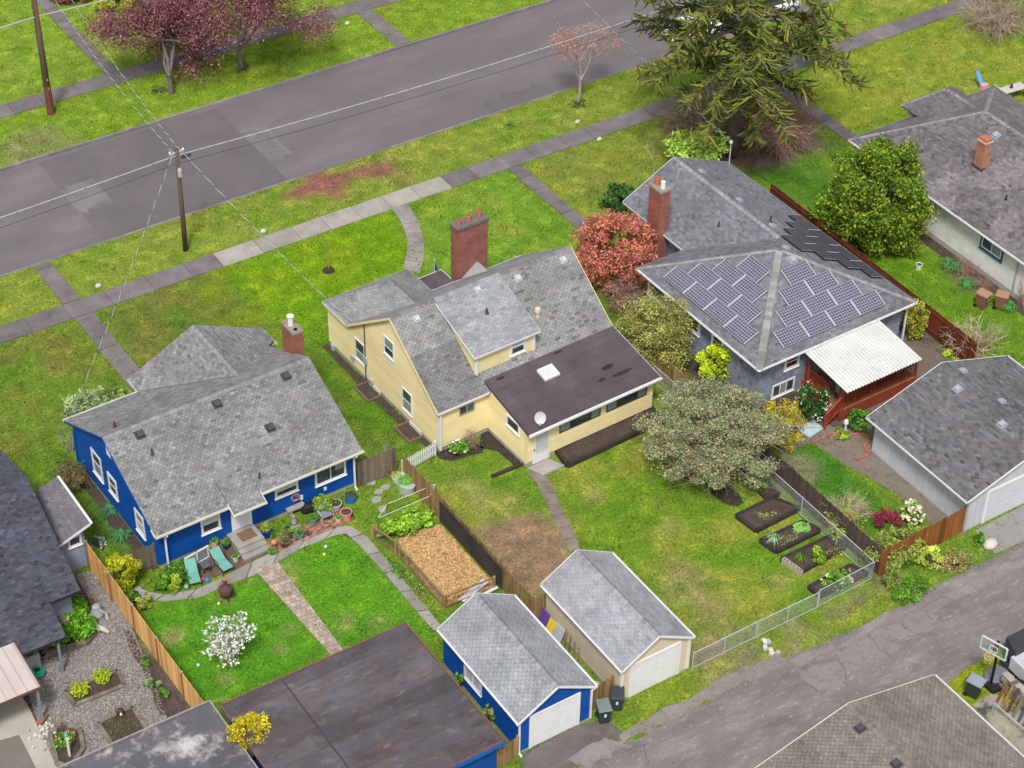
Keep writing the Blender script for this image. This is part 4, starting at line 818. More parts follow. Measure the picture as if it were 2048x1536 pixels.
ch = MB().box(-11.47, -10.87, 3.65, 4.95, 0, 5.85).build('chimney', brick_r, BH); MB().box(-11.5, -10.84, 3.62, 4.98, 5.85, 5.96).build('chimney_cap', M('mossy_mortar', (.27, .22, .18), .95, .3, 5, .4, 30), ch)
flue(ch, (-11.17, 4.45), 5.96, M('white_flue', (.75, .75, .76), .4, .05, 3), .15, .5); MB().lathe((-11.17, 4.45, 6.52), [(.2, 0), (.2, .05), (.05, .12)], 12).build('flue_cowl', white, ch); flue(ch, (-11.17, 3.95), 5.96, dark, .1, .06)
# concrete steps with mat
st = root('concrete_steps', 'three weathered concrete steps below the white back door', 'steps', (-18.4, -3.3, 0), 1.2)
for k, (y0, z1) in enumerate(((-3.75, .42), (-4.05, .28), (-4.35, .14))): MB().box(-19.15+.001*k, -17.65-.001*k, y0 if k == 0 else y0, -2.5 if k == 0 else (-3.75, -4.05)[k-1], -.05, z1, 1-.04*k).build('step', conc, st)
one(MB().box(-18.75, -17.9, -3.45, -2.75, .42, .445), 'door_mat', M('coir', (.20, .12, .07), .95, .2, 8, .5, 60), 'brown coir door mat on the concrete back step', 'door mat', rot2((-18.3, -3.1), 1.2)+(.42,)).location = rot2((-18.3, -3.1), 1.2)+(.42,)
o = bpy.data.objects['door_mat']; o.rotation_euler = (0, 0, R(1.2)); 
for v in o.data.vertices: v.co.x += rot2((-18.3, -3.1), 1.2)[0]+18.325; v.co.y += rot2((-18.3, -3.1), 1.2)[1]+3.1

# ================================================================= SOLAR HOUSE
SH = root('solar_house', 'grey blue shingled house with hip roof carrying solar panels', 'house', (15, -3, 0), .7)
core = MB(); core.box(9.95, 20.2, -9.1, .9, .2, 3.36); core.box(13.2, 20.2, .9, 6.9, .2, 3.36); core.solid([(13.2, 6.9, 3.36), (20.2, 6.9, 3.36), (16.4, 6.9, 5.1)], (0, -4, 0)); core.build('wall', grey_w, SH)
MB().box(9.98, 20.17, -9.07, .87, -.4, .2).box(13.23, 20.17, .8, 6.87, -.4, .2).build('foundation', found, SH)
siding(SH, [([(9.95, .9, .2), (9.95, -9.1, .2), (9.95, -9.1, 3.36), (9.95, .9, 3.36)], (-1, 0, 0)), ([(9.95, -9.1, .2), (20.2, -9.1, .2), (20.2, -9.1, 3.36), (9.95, -9.1, 3.36)], (0, -1, 0)), ([(20.2, -9.1, .2), (20.2, .9, .2), (20.2, .9, 3.36), (20.2, -9.1, 3.36)], (1, 0, 0)), ([(13.2, 6.9, .2), (13.2, .9, .2), (13.2, .9, 3.36), (13.2, 6.9, 3.36)], (-1, 0, 0))], grey_w, .3, tabw=.28, spread=.13, gap=.01)
SB = (.18, .185, .21); PK = (15.05, -4.1, 5.85)
sroof, spl = make_roof(SH, [[(9.45, 1.4, 3.4), (9.45, -9.6, 3.4), PK], [(9.45, -9.6, 3.4), (20.7, -9.6, 3.4), PK], [(20.7, -9.6, 3.4), (20.7, 1.4, 3.4), PK], [(20.7, 1.4, 3.4), (9.45, 1.4, 3.4), PK],
    [(12.75, 7.3, 3.4), (12.75, 1.4, 3.4), (16.4, -2.75, 5.27), (16.4, 7.3, 5.27)], [(20.7, 1.42, 3.4), (20.7, 7.3, 3.4), (16.4, 7.3, 5.27), (16.4, -2.75, 5.27)]], SB, tabw=.25, gap=.016, spread=.14, seed=5)
for k, (a_, i, j) in enumerate((((9.45, -9.6, 3.4), 0, 1), ((20.7, -9.6, 3.4), 1, 2), ((9.45, 1.4, 3.4), 0, 3))): ridge_caps(sroof, a_, PK, spl[i].n, spl[j].n, (.29, .285, .28), w=.2 if k == 0 else .15, step=.3, seed=k)
ridge_caps(sroof, (16.4, 7.3, 5.27), (16.4, -2.7, 5.27), spl[4].n, spl[5].n, (.27, .27, .28))
fascia(SH, [((9.43, 1.4, 3.38), (9.43, -9.62, 3.38)), ((9.43, -9.62, 3.38), (20.72, -9.62, 3.38)), ((20.72, -9.62, 3.38), (20.72, 7.32, 3.38)), ((12.75, 7.32, 3.38), (12.73, 1.42, 3.38)), ((9.43, 1.42, 3.38), (12.73, 1.42, 3.38))], white, .13)
fascia(SH, [((12.75, 7.32, 3.38), (16.4, 7.32, 5.25)), ((20.7, 7.32, 3.38), (16.4, 7.32, 5.25))], white, .12)
gutter(SH, (9.36, 1.4, 3.36), (9.36, -9.65, 3.36), white, .05); gutter(SH, (9.4, -9.69, 3.36), (20.75, -9.69, 3.36), white, .05)
downspout(SH, (20.4, -9.6, 3.3), (0, -1, 0), .05, white)
vents(sroof, spl[4], [onroof(spl[4], x, y) for x, y in ((15.9, 2.6), (15.9, -.9))][:0], grey_v, .3, .12)
vents(sroof, spl[5], [onroof(spl[5], x, y) for x, y in ((17.1, 5.5), (17.1, 1.9), (17.0, -1.2))], grey_v, .32, .13); vents(sroof, spl[1], [onroof(spl[1], 15.4, -4.9)], grey_v, .34, .13); vents(sroof, spl[2], [onroof(spl[2], 15.75, -3.9)], grey_v, .32, .13)
pipe_vent(sroof, spl[4], 14.9, 1.0, .3, roof_metal); pipe_vent(sroof, spl[5], 17.3, -.7, .4, roof_metal, .06)
wA = Wall((9.95, 0, 0), (0, -1, 0), (-1, 0, 0))
for a_ in (.2, 2.9, 5.0): window(SH, wA, a_-1.1 if a_ < 1 else a_, a_+.9 if a_ < 1 else a_+1.05, 1.75, 3.0, .16, white, glass_r, vsplit=[.5], gm2=glass)
wA2 = Wall((0, -9.1, 0), (1, 0, 0), (0, -1, 0)); window(SH, wA2, 11.7, 12.75, 2.0, 3.0, .14, white, glass_r, vsplit=[.5], gm2=glass_r); window(SH, wA2, 11.0, 12.6, .35, 1.25, .1, white, glass, split=[.33, .66], gm2=glass_l)
wA3 = Wall((13.2, 0, 0), (0, -1, 0), (-1, 0, 0)); window(SH, wA3, -2.2, -1.2, 1.5, 2.9, .15, white, glass_r, split=[.7], gm2=glass)
ch = MB().box(12.35, 13.05, 3.3, 4.4, 0, 6.3).build('chimney', brick_r, SH); MB().box(12.3, 13.1, 3.25, 4.45, 6.3, 6.45).build('chimney_cap', M('grey_mortar_cap', (.27, .25, .22), .95, .2, 4, .3, 30), ch)
flue(ch, (12.7, 4.15), 6.45, terra, .2, .4); flue(ch, (12.7, 3.6), 6.45, white, .14, .45)
m = MB(); m.tube([(20.6, 7.1, 3.3), (20.6, 7.1, 4.9)], .035, 6).lathe((20.6, 7.1, 4.9), [(.04, 0), (.11, .02), (.11, .14), (.02, .2)], 8); m.build('service_mast', M('mast_grey', (.5, .52, .54), .5, .05, 3), SH)
# solar arrays
cell = M('solar_cell', (.07, .07, .12), .25, .1, 2, spec=.5); frame_m = M('panel_frame', (.22, .23, .26), .4, .05, 3); line_m = M('cell_line', (.36, .36, .42), .4, .05, 3)
def solar_array(name, label, pl, spec, dark_back=False):
    A = root(name, label, 'solar panels', tuple(pl.at(*spec[0][:2])), .7)
    for (u0, v0) in spec:
        W_, H_ = 1.82, 1.06; m = MB(); z0, z1 = .10, .14
        c = [pl.at(u0+x, v0+y, z) for z in (z0, z1) for x, y in ((0, 0), (W_, 0), (W_, H_), (0, H_))]; m.add(c, [(3, 2, 1, 0), (4, 5, 6, 7), (0, 1, 5, 4), (1, 2, 6, 5), (2, 3, 7, 6), (3, 0, 4, 7)])
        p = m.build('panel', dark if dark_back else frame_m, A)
        f = .045; nx_, ny_ = 10, 6; cm = MB(); 
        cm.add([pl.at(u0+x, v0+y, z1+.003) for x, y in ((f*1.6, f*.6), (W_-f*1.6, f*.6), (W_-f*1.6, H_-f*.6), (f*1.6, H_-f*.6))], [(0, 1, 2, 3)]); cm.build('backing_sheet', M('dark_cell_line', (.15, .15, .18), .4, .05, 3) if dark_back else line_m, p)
        cw, chh = (W_-3.2*f)/nx_, (H_-1.2*f)/ny_; cm = MB()
        for i in range(nx_):
            for j in range(ny_):
                a0, b0 = u0+1.6*f+i*cw, v0+.6*f+j*chh; e = .015; t = float(rng.uniform(.85, 1.15))
                cm.add([pl.at(a0+x*cw+(e if x == 0 else -e), b0+y*chh+(e if y == 0 else -e), z1+.007) for x, y in ((0, 0), (1, 0), (1, 1), (0, 1))], [(0, 1, 2, 3)], t)
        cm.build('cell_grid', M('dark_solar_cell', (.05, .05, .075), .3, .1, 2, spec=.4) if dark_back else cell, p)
        if True:
            em = MB()
            for uu in (0, W_-.032): em.add([pl.at(u0+uu+x, v0+y, z1+.012) for x, y in ((0, 0), (.032, 0), (.032, H_), (0, H_))], [(0, 1, 2, 3)])
            em.build('end_strip', M('strip_grey', (.55, .55, .58), .5, .04, 3), p)
        rm = MB()
        for vv in (.25, .78): rm.beam(pl.at(u0+.02, v0+vv, .06), pl.at(u0+W_-.02, v0+vv, .06), .05, .07)
        rm.build('mounting_rail', dark, p)
    return A
def rows(pl, axis_pt, spec, dirn):
    out = []
    for (start, y, n) in spec:
        for k in range(n): out.append((start+k*1.83, y))
    return out
uW = lambda y: onroof(spl[0], 9.45, y)[0]; uS = lambda x: onroof(spl[1], x, -9.6)[0]; uE = lambda y: onroof(spl[2], 20.7, y)[0]
mW = min(uW(-.45), uW(-7.77)); dW = 1.
solar_array('solar_array', 'stepped triangle of ten solar panels on the left roof slope facing the yellow house', spl[0], rows(spl[0], None, [(min(uW(-.45-.915*k), uW(-7.77+.915*k)), .5+1.07*k, 4-k) for k in range(4)], 1))
solar_array('solar_array', 'stepped triangle of ten solar panels on the roof slope above the white patio cover', spl[1], rows(spl[1], None, [(min(uS(11.45+.92*k), uS(18.7-.92*k)), .52+1.07*k, 4-k) for k in range(4)], 1))
solar_array('solar_array', 'dark solar panels on the far roof slope beside the red brown fence', spl[2], rows(spl[2], None, [(min(uE(.2-.92*k), uE(-7.1+.92*k)), .35+1.07*k, 4-k) for k in range(4)], 1), True)
# deck and patio cover
DK = root('deck', 'red stained timber deck with slatted railing behind the solar house', 'deck', (15.5, -10.8, 0), .7)
DX0, DX1, DY0, DY1, DZ = 13.2, 18.6, -12.35, -9.12, .8
dw = M('deck_board', (.23, .15, .085), .8, .2, 2, fine=.15)
y = DY0
while y < DY1-.02: MB().box(DX0, DX1, y, min(y+.135, DY1), DZ-.03, DZ, float(rng.uniform(.8, 1.2))).build('board', dw, DK); y += .142
MB().box(DX0+.02, DX1-.02, DY0-.03, DY0+.02, .1, DZ-.03).box(DX0-.03, DX0+.02, DY0, DY1, .1, DZ-.03).build('skirt', red_deck, DK)
def rail_run(p0, p1, n):
    p0 = np.array(p0, float); p1 = np.array(p1, float); u = np.array((0, 0, 1.)); L = np.linalg.norm(p1[:2]-p0[:2])
    MB().beam(p0+u*.95, p1+u*.95, .13, .045).build('hand_rail', red_deck, DK); MB().beam(p0+u*.12, p1+u*.12, .05, .08).build('bottom_rail', red_deck, DK)
    for k in range(n):
        q = p0+(p1-p0)*(k+.5)/n; MB().beam(q+u*.1, q+u*.94, .045, .045).build('baluster', red_deck, DK)
rail_run((DX0+.05, -9.3, DZ), (DX0+.05, -11.1, DZ), 14); rail_run((DX0+.15, DY0+.05, DZ), (DX1, DY0+.05, DZ), 36); rail_run((DX0+.1, DY0+.05, DZ), (12.1, DY0-.05, .12), 9)
for x, y, z in ((DX0+.05, -9.3, DZ+1.05), (DX0+.05, -11.12, DZ+1.1), (DX0+.1, DY0+.05, DZ+1.05), (12.1, DY0-.05, 1.1), (DX1, DY0+.05, DZ+1.05)): MB().box(x-.055, x+.055, y-.055, y+.055, 0, z).build('post', red_deck, DK)
for k in range(4): MB().box(DX0-.28*(k+1), DX0-.28*k-.02, -12.3, -11.2, DZ-.16*(k+1)-.05, DZ-.16*(k+1)).box(DX0-.28*k-.05, DX0-.28*k-.03, -12.3, -11.2, max(DZ-.16*(k+1)-.18, 0), DZ-.16*(k+1)-.05).build('stair_tread', M('stair_brown', (.14, .075, .05), .8, .2, 2), DK)
PC = root('patio_cover', 'corrugated white patio roof on red posts over the deck', 'patio cover', (15.3, -11.2, 0), .7)
cm = MB(); nW = 25; X0, X1, YA, YB_ = 12.6, 17.98, -13.25, -9.35; ZA, ZB = 2.92, 3.32; vs = []; fs = []
for i in range(nW*2+1):
    x = X0+(X1-X0)*i/(nW*2); dz = .04*(1 if (i//1) % 2 else -1)
    vs += [(x, YA, ZA+dz), (x, YB_, ZB+dz), (x, YA, ZA+dz-.012), (x, YB_, ZB+dz-.012)]
for i in range(nW*2): a = i*4; fs += [(a, a+4, a+5, a+1), (a+2, a+3, a+7, a+6), (a, a+2, a+6, a+4)]
cm.add(vs, fs); cm.build('roof_sheet', M('white_corrugated', (.56, .58, .55), .65, .1, .8, fine=.07, blots=(((.30, .30, .24), 1.6, .56, .72, .6),)), PC)
for x in (13.15, 15.4, 17.7): MB().box(x-.06, x+.06, DY0+.1, DY0+.22, DZ, 2.86).build('post', red_deck, PC)
MB().box(13.1-.06, 13.1+.06, -9.7, -9.58, DZ, 3.15).build('post', red_deck, PC); MB().box(13.1, 17.8, DY0+.08, DY0+.2, 2.8, 2.9).build('beam', red_deck, PC)
for k in range(6): MB().beam((12.9+k*.96, YA+.1, ZA-.07), (12.9+k*.96, YB_, ZB-.07), .05, .09).build('rafter', white, PC)
# things on the deck
def place(o, x, y, z, th): X, Y_ = rot2((x, y), th); o.location = (X, Y_, z); o.rotation_euler = (0, 0, R(th))
gl = root('barbecue_grill', 'black covered barbecue grill standing on the red deck', 'grill', (16.9, -11.6, DZ), .7); MB().box(16.3, 17.5, -11.9, -11.35, DZ+.12, DZ+.75).build('body', black, gl); MB().lathe((16.9, -11.62, DZ+.75), [(.36, 0), (.34, .15), (.2, .28), (.02, .31)], 12, sx=1.6, sy=.8).build('lid', dark, gl); MB().box(16.35, 16.43, -11.85, -11.77, DZ, DZ+.13).box(17.37, 17.45, -11.85, -11.77, DZ, DZ+.13).build('foot', dark, gl)
fl = root('patio_chair', 'folded grey patio chair at the deck corner above the stairs', 'chair', (13.9, -11.6, DZ), .7); gc_ = M('grey_mesh', (.35, .36, .38), .6, .1, 3)
MB().obox((13.9, -11.55, DZ+.45), (.5, .5, .05)).build('seat', gc_, fl); MB().obox((13.9, -11.3, DZ+.78), (.5, .05, .6), rx=-12).build('backrest', gc_, fl)
for sx in (-.22, .22):
    for sy in (-.22, .22): MB().box(13.9+sx-.02, 13.9+sx+.02, -11.55+sy-.02, -11.55+sy+.02, DZ, DZ+.44).build('leg', dark, fl)
tb = root('patio_table', 'light round table under the white patio cover', 'table', (15.3, -10.6, DZ), .7); MB().lathe((15.3, -10.6, DZ+.68), [(.6, 0), (.62, .02), (.6, .05)], 20).build('table_top', M('table_tan', (.45, .36, .26), .6, .1, 3), tb); MB().lathe((15.3, -10.6, DZ), [(.3, 0), (.28, .03), (.05, .06), (.05, .68)], 10).build('pedestal', dark, tb)
# ================================================================= GARAGES
def gable_garage(name, label, x0, x1, y0, y1, ez, rz, wall, base, roof_over=(.18, .2), seed=0, door=None, th=0, trim=white, gap=.02, spread=.1, tabw=.305, rake=white, sid=.2, vert=False, doorm=None, lit=True):
    g = root(name, label, 'garage', ((x0+x1)/2, (y0+y1)/2, 0), th); xm = (x0+x1)/2; ox, oy = roof_over
    sl = (rz-ez)/((x1-x0)/2+ox); zw = ez+sl*ox-.04
    c = MB(); c.box(x0, x1, y0, y1, .1, zw); c.solid([(x0, y0, zw), (x1, y0, zw), (xm, y0, rz-.16)], (0, y1-y0, 0)); c.build('wall', wall, g)
    MB().box(x0-.02, x1+.02, y0-.02, y1+.02, -.3, .12).build('foundation', found, g)
    faces = [([(x0, y1, .12), (x0, y0, .12), (x0, y0, zw), (x0, y1, zw)], (-1, 0, 0)), ([(x0, y0, .12), (x1, y0, .12), (x1, y0, zw), (x0, y0, zw)], (0, -1, 0)), ([(x0, y0, zw), (x1, y0, zw), (xm, y0, rz-.18)], (0, -1, 0)), ([(x1, y0, .12), (x1, y1, .12), (x1, y1, zw), (x1, y0, zw)], (1, 0, 0))]
    if sid: siding(g, faces, wall, sid, spread=.03)
    if vert:
        y = y0
        while y < y1-.05: MB().box(x0-.022, x0-.001, y+.008, min(y+.2, y1)-.008, .1, zw-.01, float(rng.uniform(.95, 1.04))).build('siding_board', wall, g); y += .2
        x = x0
        while x < x1-.05:
            zz = rz-.2-abs(x+.1-xm)*sl
            MB().box(x+.008, min(x+.2, x1)-.008, y0-.022, y0-.001, .1, zz, float(rng.uniform(.95, 1.04))).build('siding_board', wall, g); x += .2
    rf, pl = make_roof(g, [[(x0-ox, y1+oy, ez), (x0-ox, y0-oy, ez), (xm, y0-oy, rz), (xm, y1+oy, rz)], [(x1+ox, y0-oy, ez), (x1+ox, y1+oy, ez), (xm, y1+oy, rz), (xm, y0-oy, rz)]], base, gap=gap, spread=spread, tabw=tabw, seed=seed, thick=.1)
    ridge_caps(rf, (xm, y0-oy, rz), (xm, y1+oy, rz), pl[0].n, pl[1].n, base, seed=seed)
    e = .012
    fascia(g, [((x0-ox, y0-oy-e, ez), (xm, y0-oy-e, rz)), ((x1+ox, y0-oy-e, ez), (xm, y0-oy-e, rz)), ((x0-ox, y1+oy+e, ez), (xm, y1+oy+e, rz)), ((x1+ox, y1+oy+e, ez), (xm, y1+oy+e, rz))], rake, .12)
    gutter(g, (x0-ox-.06, y1+oy, ez-.04), (x0-ox-.06, y0-oy, ez-.04), trim, .05); gutter(g, (x1+ox+.06, y0-oy, ez-.04), (x1+ox+.06, y1+oy, ez-.04), trim, .05)
    w_ = Wall((0, y0, 0), (1, 0, 0), (0, -1, 0))
    if door:
        a, b, h = door; dm_ = MB(); w_.bar(dm_, a, b, .02, h, .0, .02); d = dm_.build('garage_door', M('door_joint_grey', (.3, .3, .31), .7), g); n = 5
        for k in range(n): q = MB(); w_.bar(q, a+.01, b-.01, .02+(h-.02)*k/n+.012, .02+(h-.02)*(k+1)/n-.012, .02, .034); q.build('door_panel', doorm or white, d)
        q = MB(); w_.bar(q, a-.14, a, .02, h+.14, 0, .06); w_.bar(q, b, b+.14, .02, h+.14, 0, .06); w_.bar(q, a, b, h, h+.14, 0, .058); q.build('door_casing', trim, g)
    return g, rf, pl
grey_sh = (.33, .33, .36)
YG_, yr, yp = gable_garage('yellow_garage', 'tan garage with pale grey shingle roof beside the chain link gate', -8.5, -4.75, -22.45, -16.1, 2.28, 3.5, tan_w, grey_sh, seed=11, door=(-7.95, -5.3, 2.05), sid=None, spread=.06, gap=.016)
for x in (-8.58, -4.72): MB().box(x-.03, x+.11, -22.53, -22.4, .1, 2.2).build('corner_trim', cream, YG_)
BG_, br2, bp2 = gable_garage('blue_garage', 'deep blue garage with white roll door and grey shingle roof', -14.25, -10.4, -22.55, -16.0, 2.28, 3.5, blue_w, (.31, .315, .34), seed=12, door=(-13.6, -11.1, 2.05), spread=.06, gap=.024)
MB().beam((-14.5, -22.72, 2.2), (-14.3, -22.62, 2.0), .08, .08).beam((-14.3, -22.62, 2.0), (-14.3, -22.62, .1), .08, .08).beam((-14.3, -22.62, .1), (-14.3, -22.85, .04), .08, .06).build('downspout', white, BG_)
MB().beam((-10.15, -22.72, 2.2), (-10.36, -22.62, 2.0), .08, .08).beam((-10.36, -22.62, 2.0), (-10.36, -22.62, .1), .08, .08).build('downspout', white, BG_)
window(BG_, Wall((-14.25, 0, 0), (0, -1, 0), (-1, 0, 0)), 17.9, 19.4, .9, 1.95, .12, white, blind, split=[.5])
GG_, gr2, gpl = gable_garage('grey_garage', 'white sided double garage with dark grey shingle roof', 13.35, 22.3, -22.25, -14.9, 2.45, 4.05, pale_w, (.145, .142, .152), seed=13, th=-.5, door=(14.6, 21.4, 2.1), sid=None, vert=True, spread=.17, gap=.01, tabw=.28, roof_over=(.5, .25), doorm=M('pale_garage_door', (.62, .63, .68), .5, .04, 2))
vents(gr2, gpl[0], [onroof(gpl[0], 17.2, y) for y in (-16.6, -20.0)], grey_v, .32, .13); vents(gr2, gpl[1], [onroof(gpl[1], 18.5, y) for y in (-15.6, -18.6)], grey_v, .32, .13)
LG_, lr, lpl = gable_garage('front_garage', 'brown grey shingled garage roof in the bottom right corner', -7.0, 2.95, -38, -30.8, 2.4, 3.6, M('cream_siding', (.6, .57, .5), .7, .1, 1), (.215, .19, .172), seed=14, sid=None, spread=.1, gap=.028, tabw=.26, rake=cream, roof_over=(.3, .25))
vents(lr, lpl[0], [onroof(lpl[0], -2.5, y) for y in (-31.9, -34.3)], dk_v, .32, .15)

# ================================================================= FLAT ROOFS
def flat_roof(name, label, x0, x1, y0, y1, z, wall, mat, edge, wx=.25, strip=.95, seed=0):
    g = root(name, label, 'garage', ((x0+x1)/2, (y0+y1)/2, 0)); r = np.random.default_rng(seed)
    MB().box(x0+wx, x1-wx, y0+wx, y1-wx, -.2, z-.2).build('wall', wall, g)
    rf = MB().box(x0, x1, y0, y1, z-.2, z-.03).build('roof', wall, g); y = y0+.05; k = 0
    while y < y1-.06:
        yy = min(y+strip, y1-.05); n = r.integers(1, 3); cuts = [x0+.05]+sorted(r.uniform(x0+1, x1-1, n).tolist())+[x1-.05]
        for a, b in zip(cuts[:-1], cuts[1:]):
            e = r.normal(size=4)*.012; zz = r.uniform(0, .006)
            MB().add([(a, y+e[0], z+zz+.010), (b, y+e[1], z+zz+.010), (b, yy+.03, z+zz-.002), (a, yy+.03, z+zz-.002), (a, y+e[0], z-.03), (b, y+e[1], z-.03), (b, yy+.03, z-.03), (a, yy+.03, z-.03)], [(0, 1, 2, 3), (0, 4, 5, 1), (1, 5, 6, 2), (2, 6, 7, 3), (3, 7, 4, 0)], float(r.uniform(.85, 1.15))).build('roofing_strip', mat, rf)
        y += strip
    for p, q in (((x0, y0), (x1, y0)), ((x1, y0), (x1, y1)), ((x1, y1), (x0, y1)), ((x0, y1), (x0, y0))): MB().beam((*p, z-.0), (*q, z-.0), .07, .09).build('edge_strip', edge, rf)
    return g, rf
felt = M('dark_roof_felt', (.085, .078, .088), .85, .16, .6, .35, 50, fine=.16, stretch=(.7, 1.4, 1), blots=(((.135, .126, .138), .5, .46, .66, .8), ((.115, .065, .055), .8, .5, .66, .75), ((.045, .04, .045), 1.1, .55, .7, .6), ((.22, .21, .21), 1.6, .56, .72, .55)))
felt2 = M('lichened_roof_felt', (.11, .105, .12), .85, .14, .6, .25, 60, fine=.12, blots=(((.42, .41, .40), .6, .5, .62, .85), ((.07, .065, .07), .9, .55, .7, .6)))
rust_edge = M('rusty_edge_strip', (.20, .085, .065), .8, .2, 3)
FG, frf = flat_roof('flat_garage', 'wide flat dark felt roof with rusty edge behind the blue garage', -25.28, -15.62, -23.4, -14.85, 2.5, blue_w, felt, rust_edge, seed=3)
MB().beam((-25.28, -23.46, 2.36), (-15.6, -23.46, 2.36), .03, .22).build('fascia', M('bright_blue_fascia', (.01, .12, .48), .5, .08, 2), FG)
MB().box(-22.25, -22.17, -23.3, -14.95, 2.508, 2.522).build('seam_strip', M('seam', (.055, .05, .055), .8, .1, 2), frf)
FG2, frf2 = flat_roof('lichen_garage', 'flat roof blotched with pale lichen in the bottom left corner', -33.5, -25.55, -24, -14.3, 2.45, tan_w, felt2, M('grey_edge', (.30, .28, .27), .7, .2, 3), seed=4)

# ================================================================= DARK ROOFED HOUSE, bottom left
DH = root('dark_roof_house', 'house with blue black shingle roof at the left edge', 'house', (-33, -1.5, 0))
core = MB(); core.box(-39, -28, -4.4, 7.5, 0, 2.6); core.build('wall', slate_w, DH)
DB = (.072, .075, .098)
droof, dpl = make_roof(DH, [[(-40, -4.95, 2.72), (-27.65, -4.95, 2.72), (-27.2, 1.9, 4.45), (-40, 1.9, 4.45)], [(-27.2, 8.5, 2.72), (-40, 8.5, 2.72), (-40, 1.9, 4.45), (-27.2, 1.9, 4.45)], [(-40, -7.05, 2.36), (-29.35, -7.05, 2.36), (-29.2, -4.6, 2.9), (-40, -4.6, 2.9)]], DB, tabw=.24, spread=.2, seed=21, gap=.008)
ridge_caps(droof, (-40, 1.9, 4.45), (-27.2, 1.9, 4.45), dpl[0].n, dpl[1].n, DB)
gutter(DH, (-40, -7.1, 2.3), (-29.3, -7.1, 2.3), dark, .05); gutter(DH, (-29.3, -5.02, 2.66), (-27.6, -5.02, 2.66), dark, .05)
MB().box(-31.0, -28.4, -4.9, -4.3, 0, 1.05).build('brick_base', brick_r, DH)
MB().beam((-29.75, -6.9, 2.3), (-29.75, -6.9, 0), .11, .11).beam((-32.6, -6.9, 2.3), (-32.6, -6.9, 0), .11, .11).build('porch_post', M('slate_post', (.22, .25, .32), .6, .05, 2), DH)
SHD = root('lean_to_shed', 'small slate blue lean-to with white window beside the dark roof', 'shed', (-26.3, .9, 0))
MB().box(-26.95, -25.75, -.85, 2.6, 0, 2.3).solid([(-26.95, -.85, 2.3), (-25.75, -.85, 2.3), (-25.75, -.85, 2.75)], (0, 3.45, 0)).build('wall', slate_w, SHD)
siding(SHD, [([(-26.95, -.85, .1), (-25.75, -.85, .1), (-25.75, -.85, 2.72), (-26.95, -.85, 2.3)], (0, -1, 0))], slate_w, .18)
sr_, spl2 = make_roof(SHD, [[(-27.2, 2.9, 2.3), (-27.2, -1.15, 2.3), (-25.45, -1.15, 2.95), (-25.45, 2.9, 2.95)]], (.17, .165, .185), tabw=.26, spread=.1, seed=22, thick=.1, gap=.02)
fascia(SHD, [((-27.2, -1.17, 2.28), (-25.43, -1.17, 2.94)), ((-25.42, -1.17, 2.95), (-25.42, 2.92, 2.95))], white, .13); gutter(SHD, (-25.36, 2.92, 2.93), (-25.36, -1.18, 2.93), white, .045)
window(SHD, Wall((0, -.85, 0), (1, 0, 0), (0, -1, 0)), -26.62, -25.9, 1.62, 2.3, .11, white, glass)
AW = root('metal_awning', 'pale ribbed metal awning over the concrete patio', 'awning', (-33.0, -8.1, 0))
al = M('pale_metal_sheet', (.52, .45, .42), .45, .06, 1.5, fine=.03)
A_ = np.array([(-31.6, -6.35, 2.58), (-31.6, -9.35, 2.34), (-36, -9.35, 2.34), (-36, -6.35, 2.58)])
MB().solid(A_.tolist(), (0, 0, -.04)).build('sheet', al, AW)
for k in range(9): x = -31.7-k*.5; MB().beam((x, -6.35, 2.595), (x, -9.35, 2.355), .05, .035).build('rib', M('rib_shade', (.42, .36, .34), .5, .05, 2), AW)
MB().beam((-31.58, -6.3, 2.55), (-31.58, -9.4, 2.31), .06, .12).build('edge_channel', M('brown_edge', (.14, .07, .06), .6, .1, 2), AW); MB().beam((-31.55, -9.38, 2.31), (-36, -9.38, 2.31), .06, .12).build('edge_channel', M('brown_edge', (.14, .07, .06)), AW)
MB().beam((-31.75, -9.2, 2.3), (-31.75, -9.2, 0), .13, .13).beam((-31.75, -6.5, 2.5), (-31.75, -6.5, 0), .13, .13).build('post', M('slate_post', (.2, .2, .2)), AW)
AC = root('air_conditioner', 'grey slatted air conditioning unit under the porch edge', 'air conditioner', G2(62, 1330))
c = G2(62, 1330); MB().box(c[0]-.38, c[0]+.38, c[1]-.4, c[1]+.4, 0, .95).build('casing', M('ac_grey', (.34, .37, .43), .5, .1, 3), AC)
for k in range(9): MB().box(c[0]-.38+k*.085, c[0]-.34+k*.085, c[1]-.425, c[1]-.402, .06, .9).build('slat', M('ac_slat', (.62, .65, .70), .5, .05, 3), AC)
MB().lathe((c[0], c[1], .95), [(.32, 0), (.32, .02), (.1, .04)], 16).build('fan_guard', black, AC)

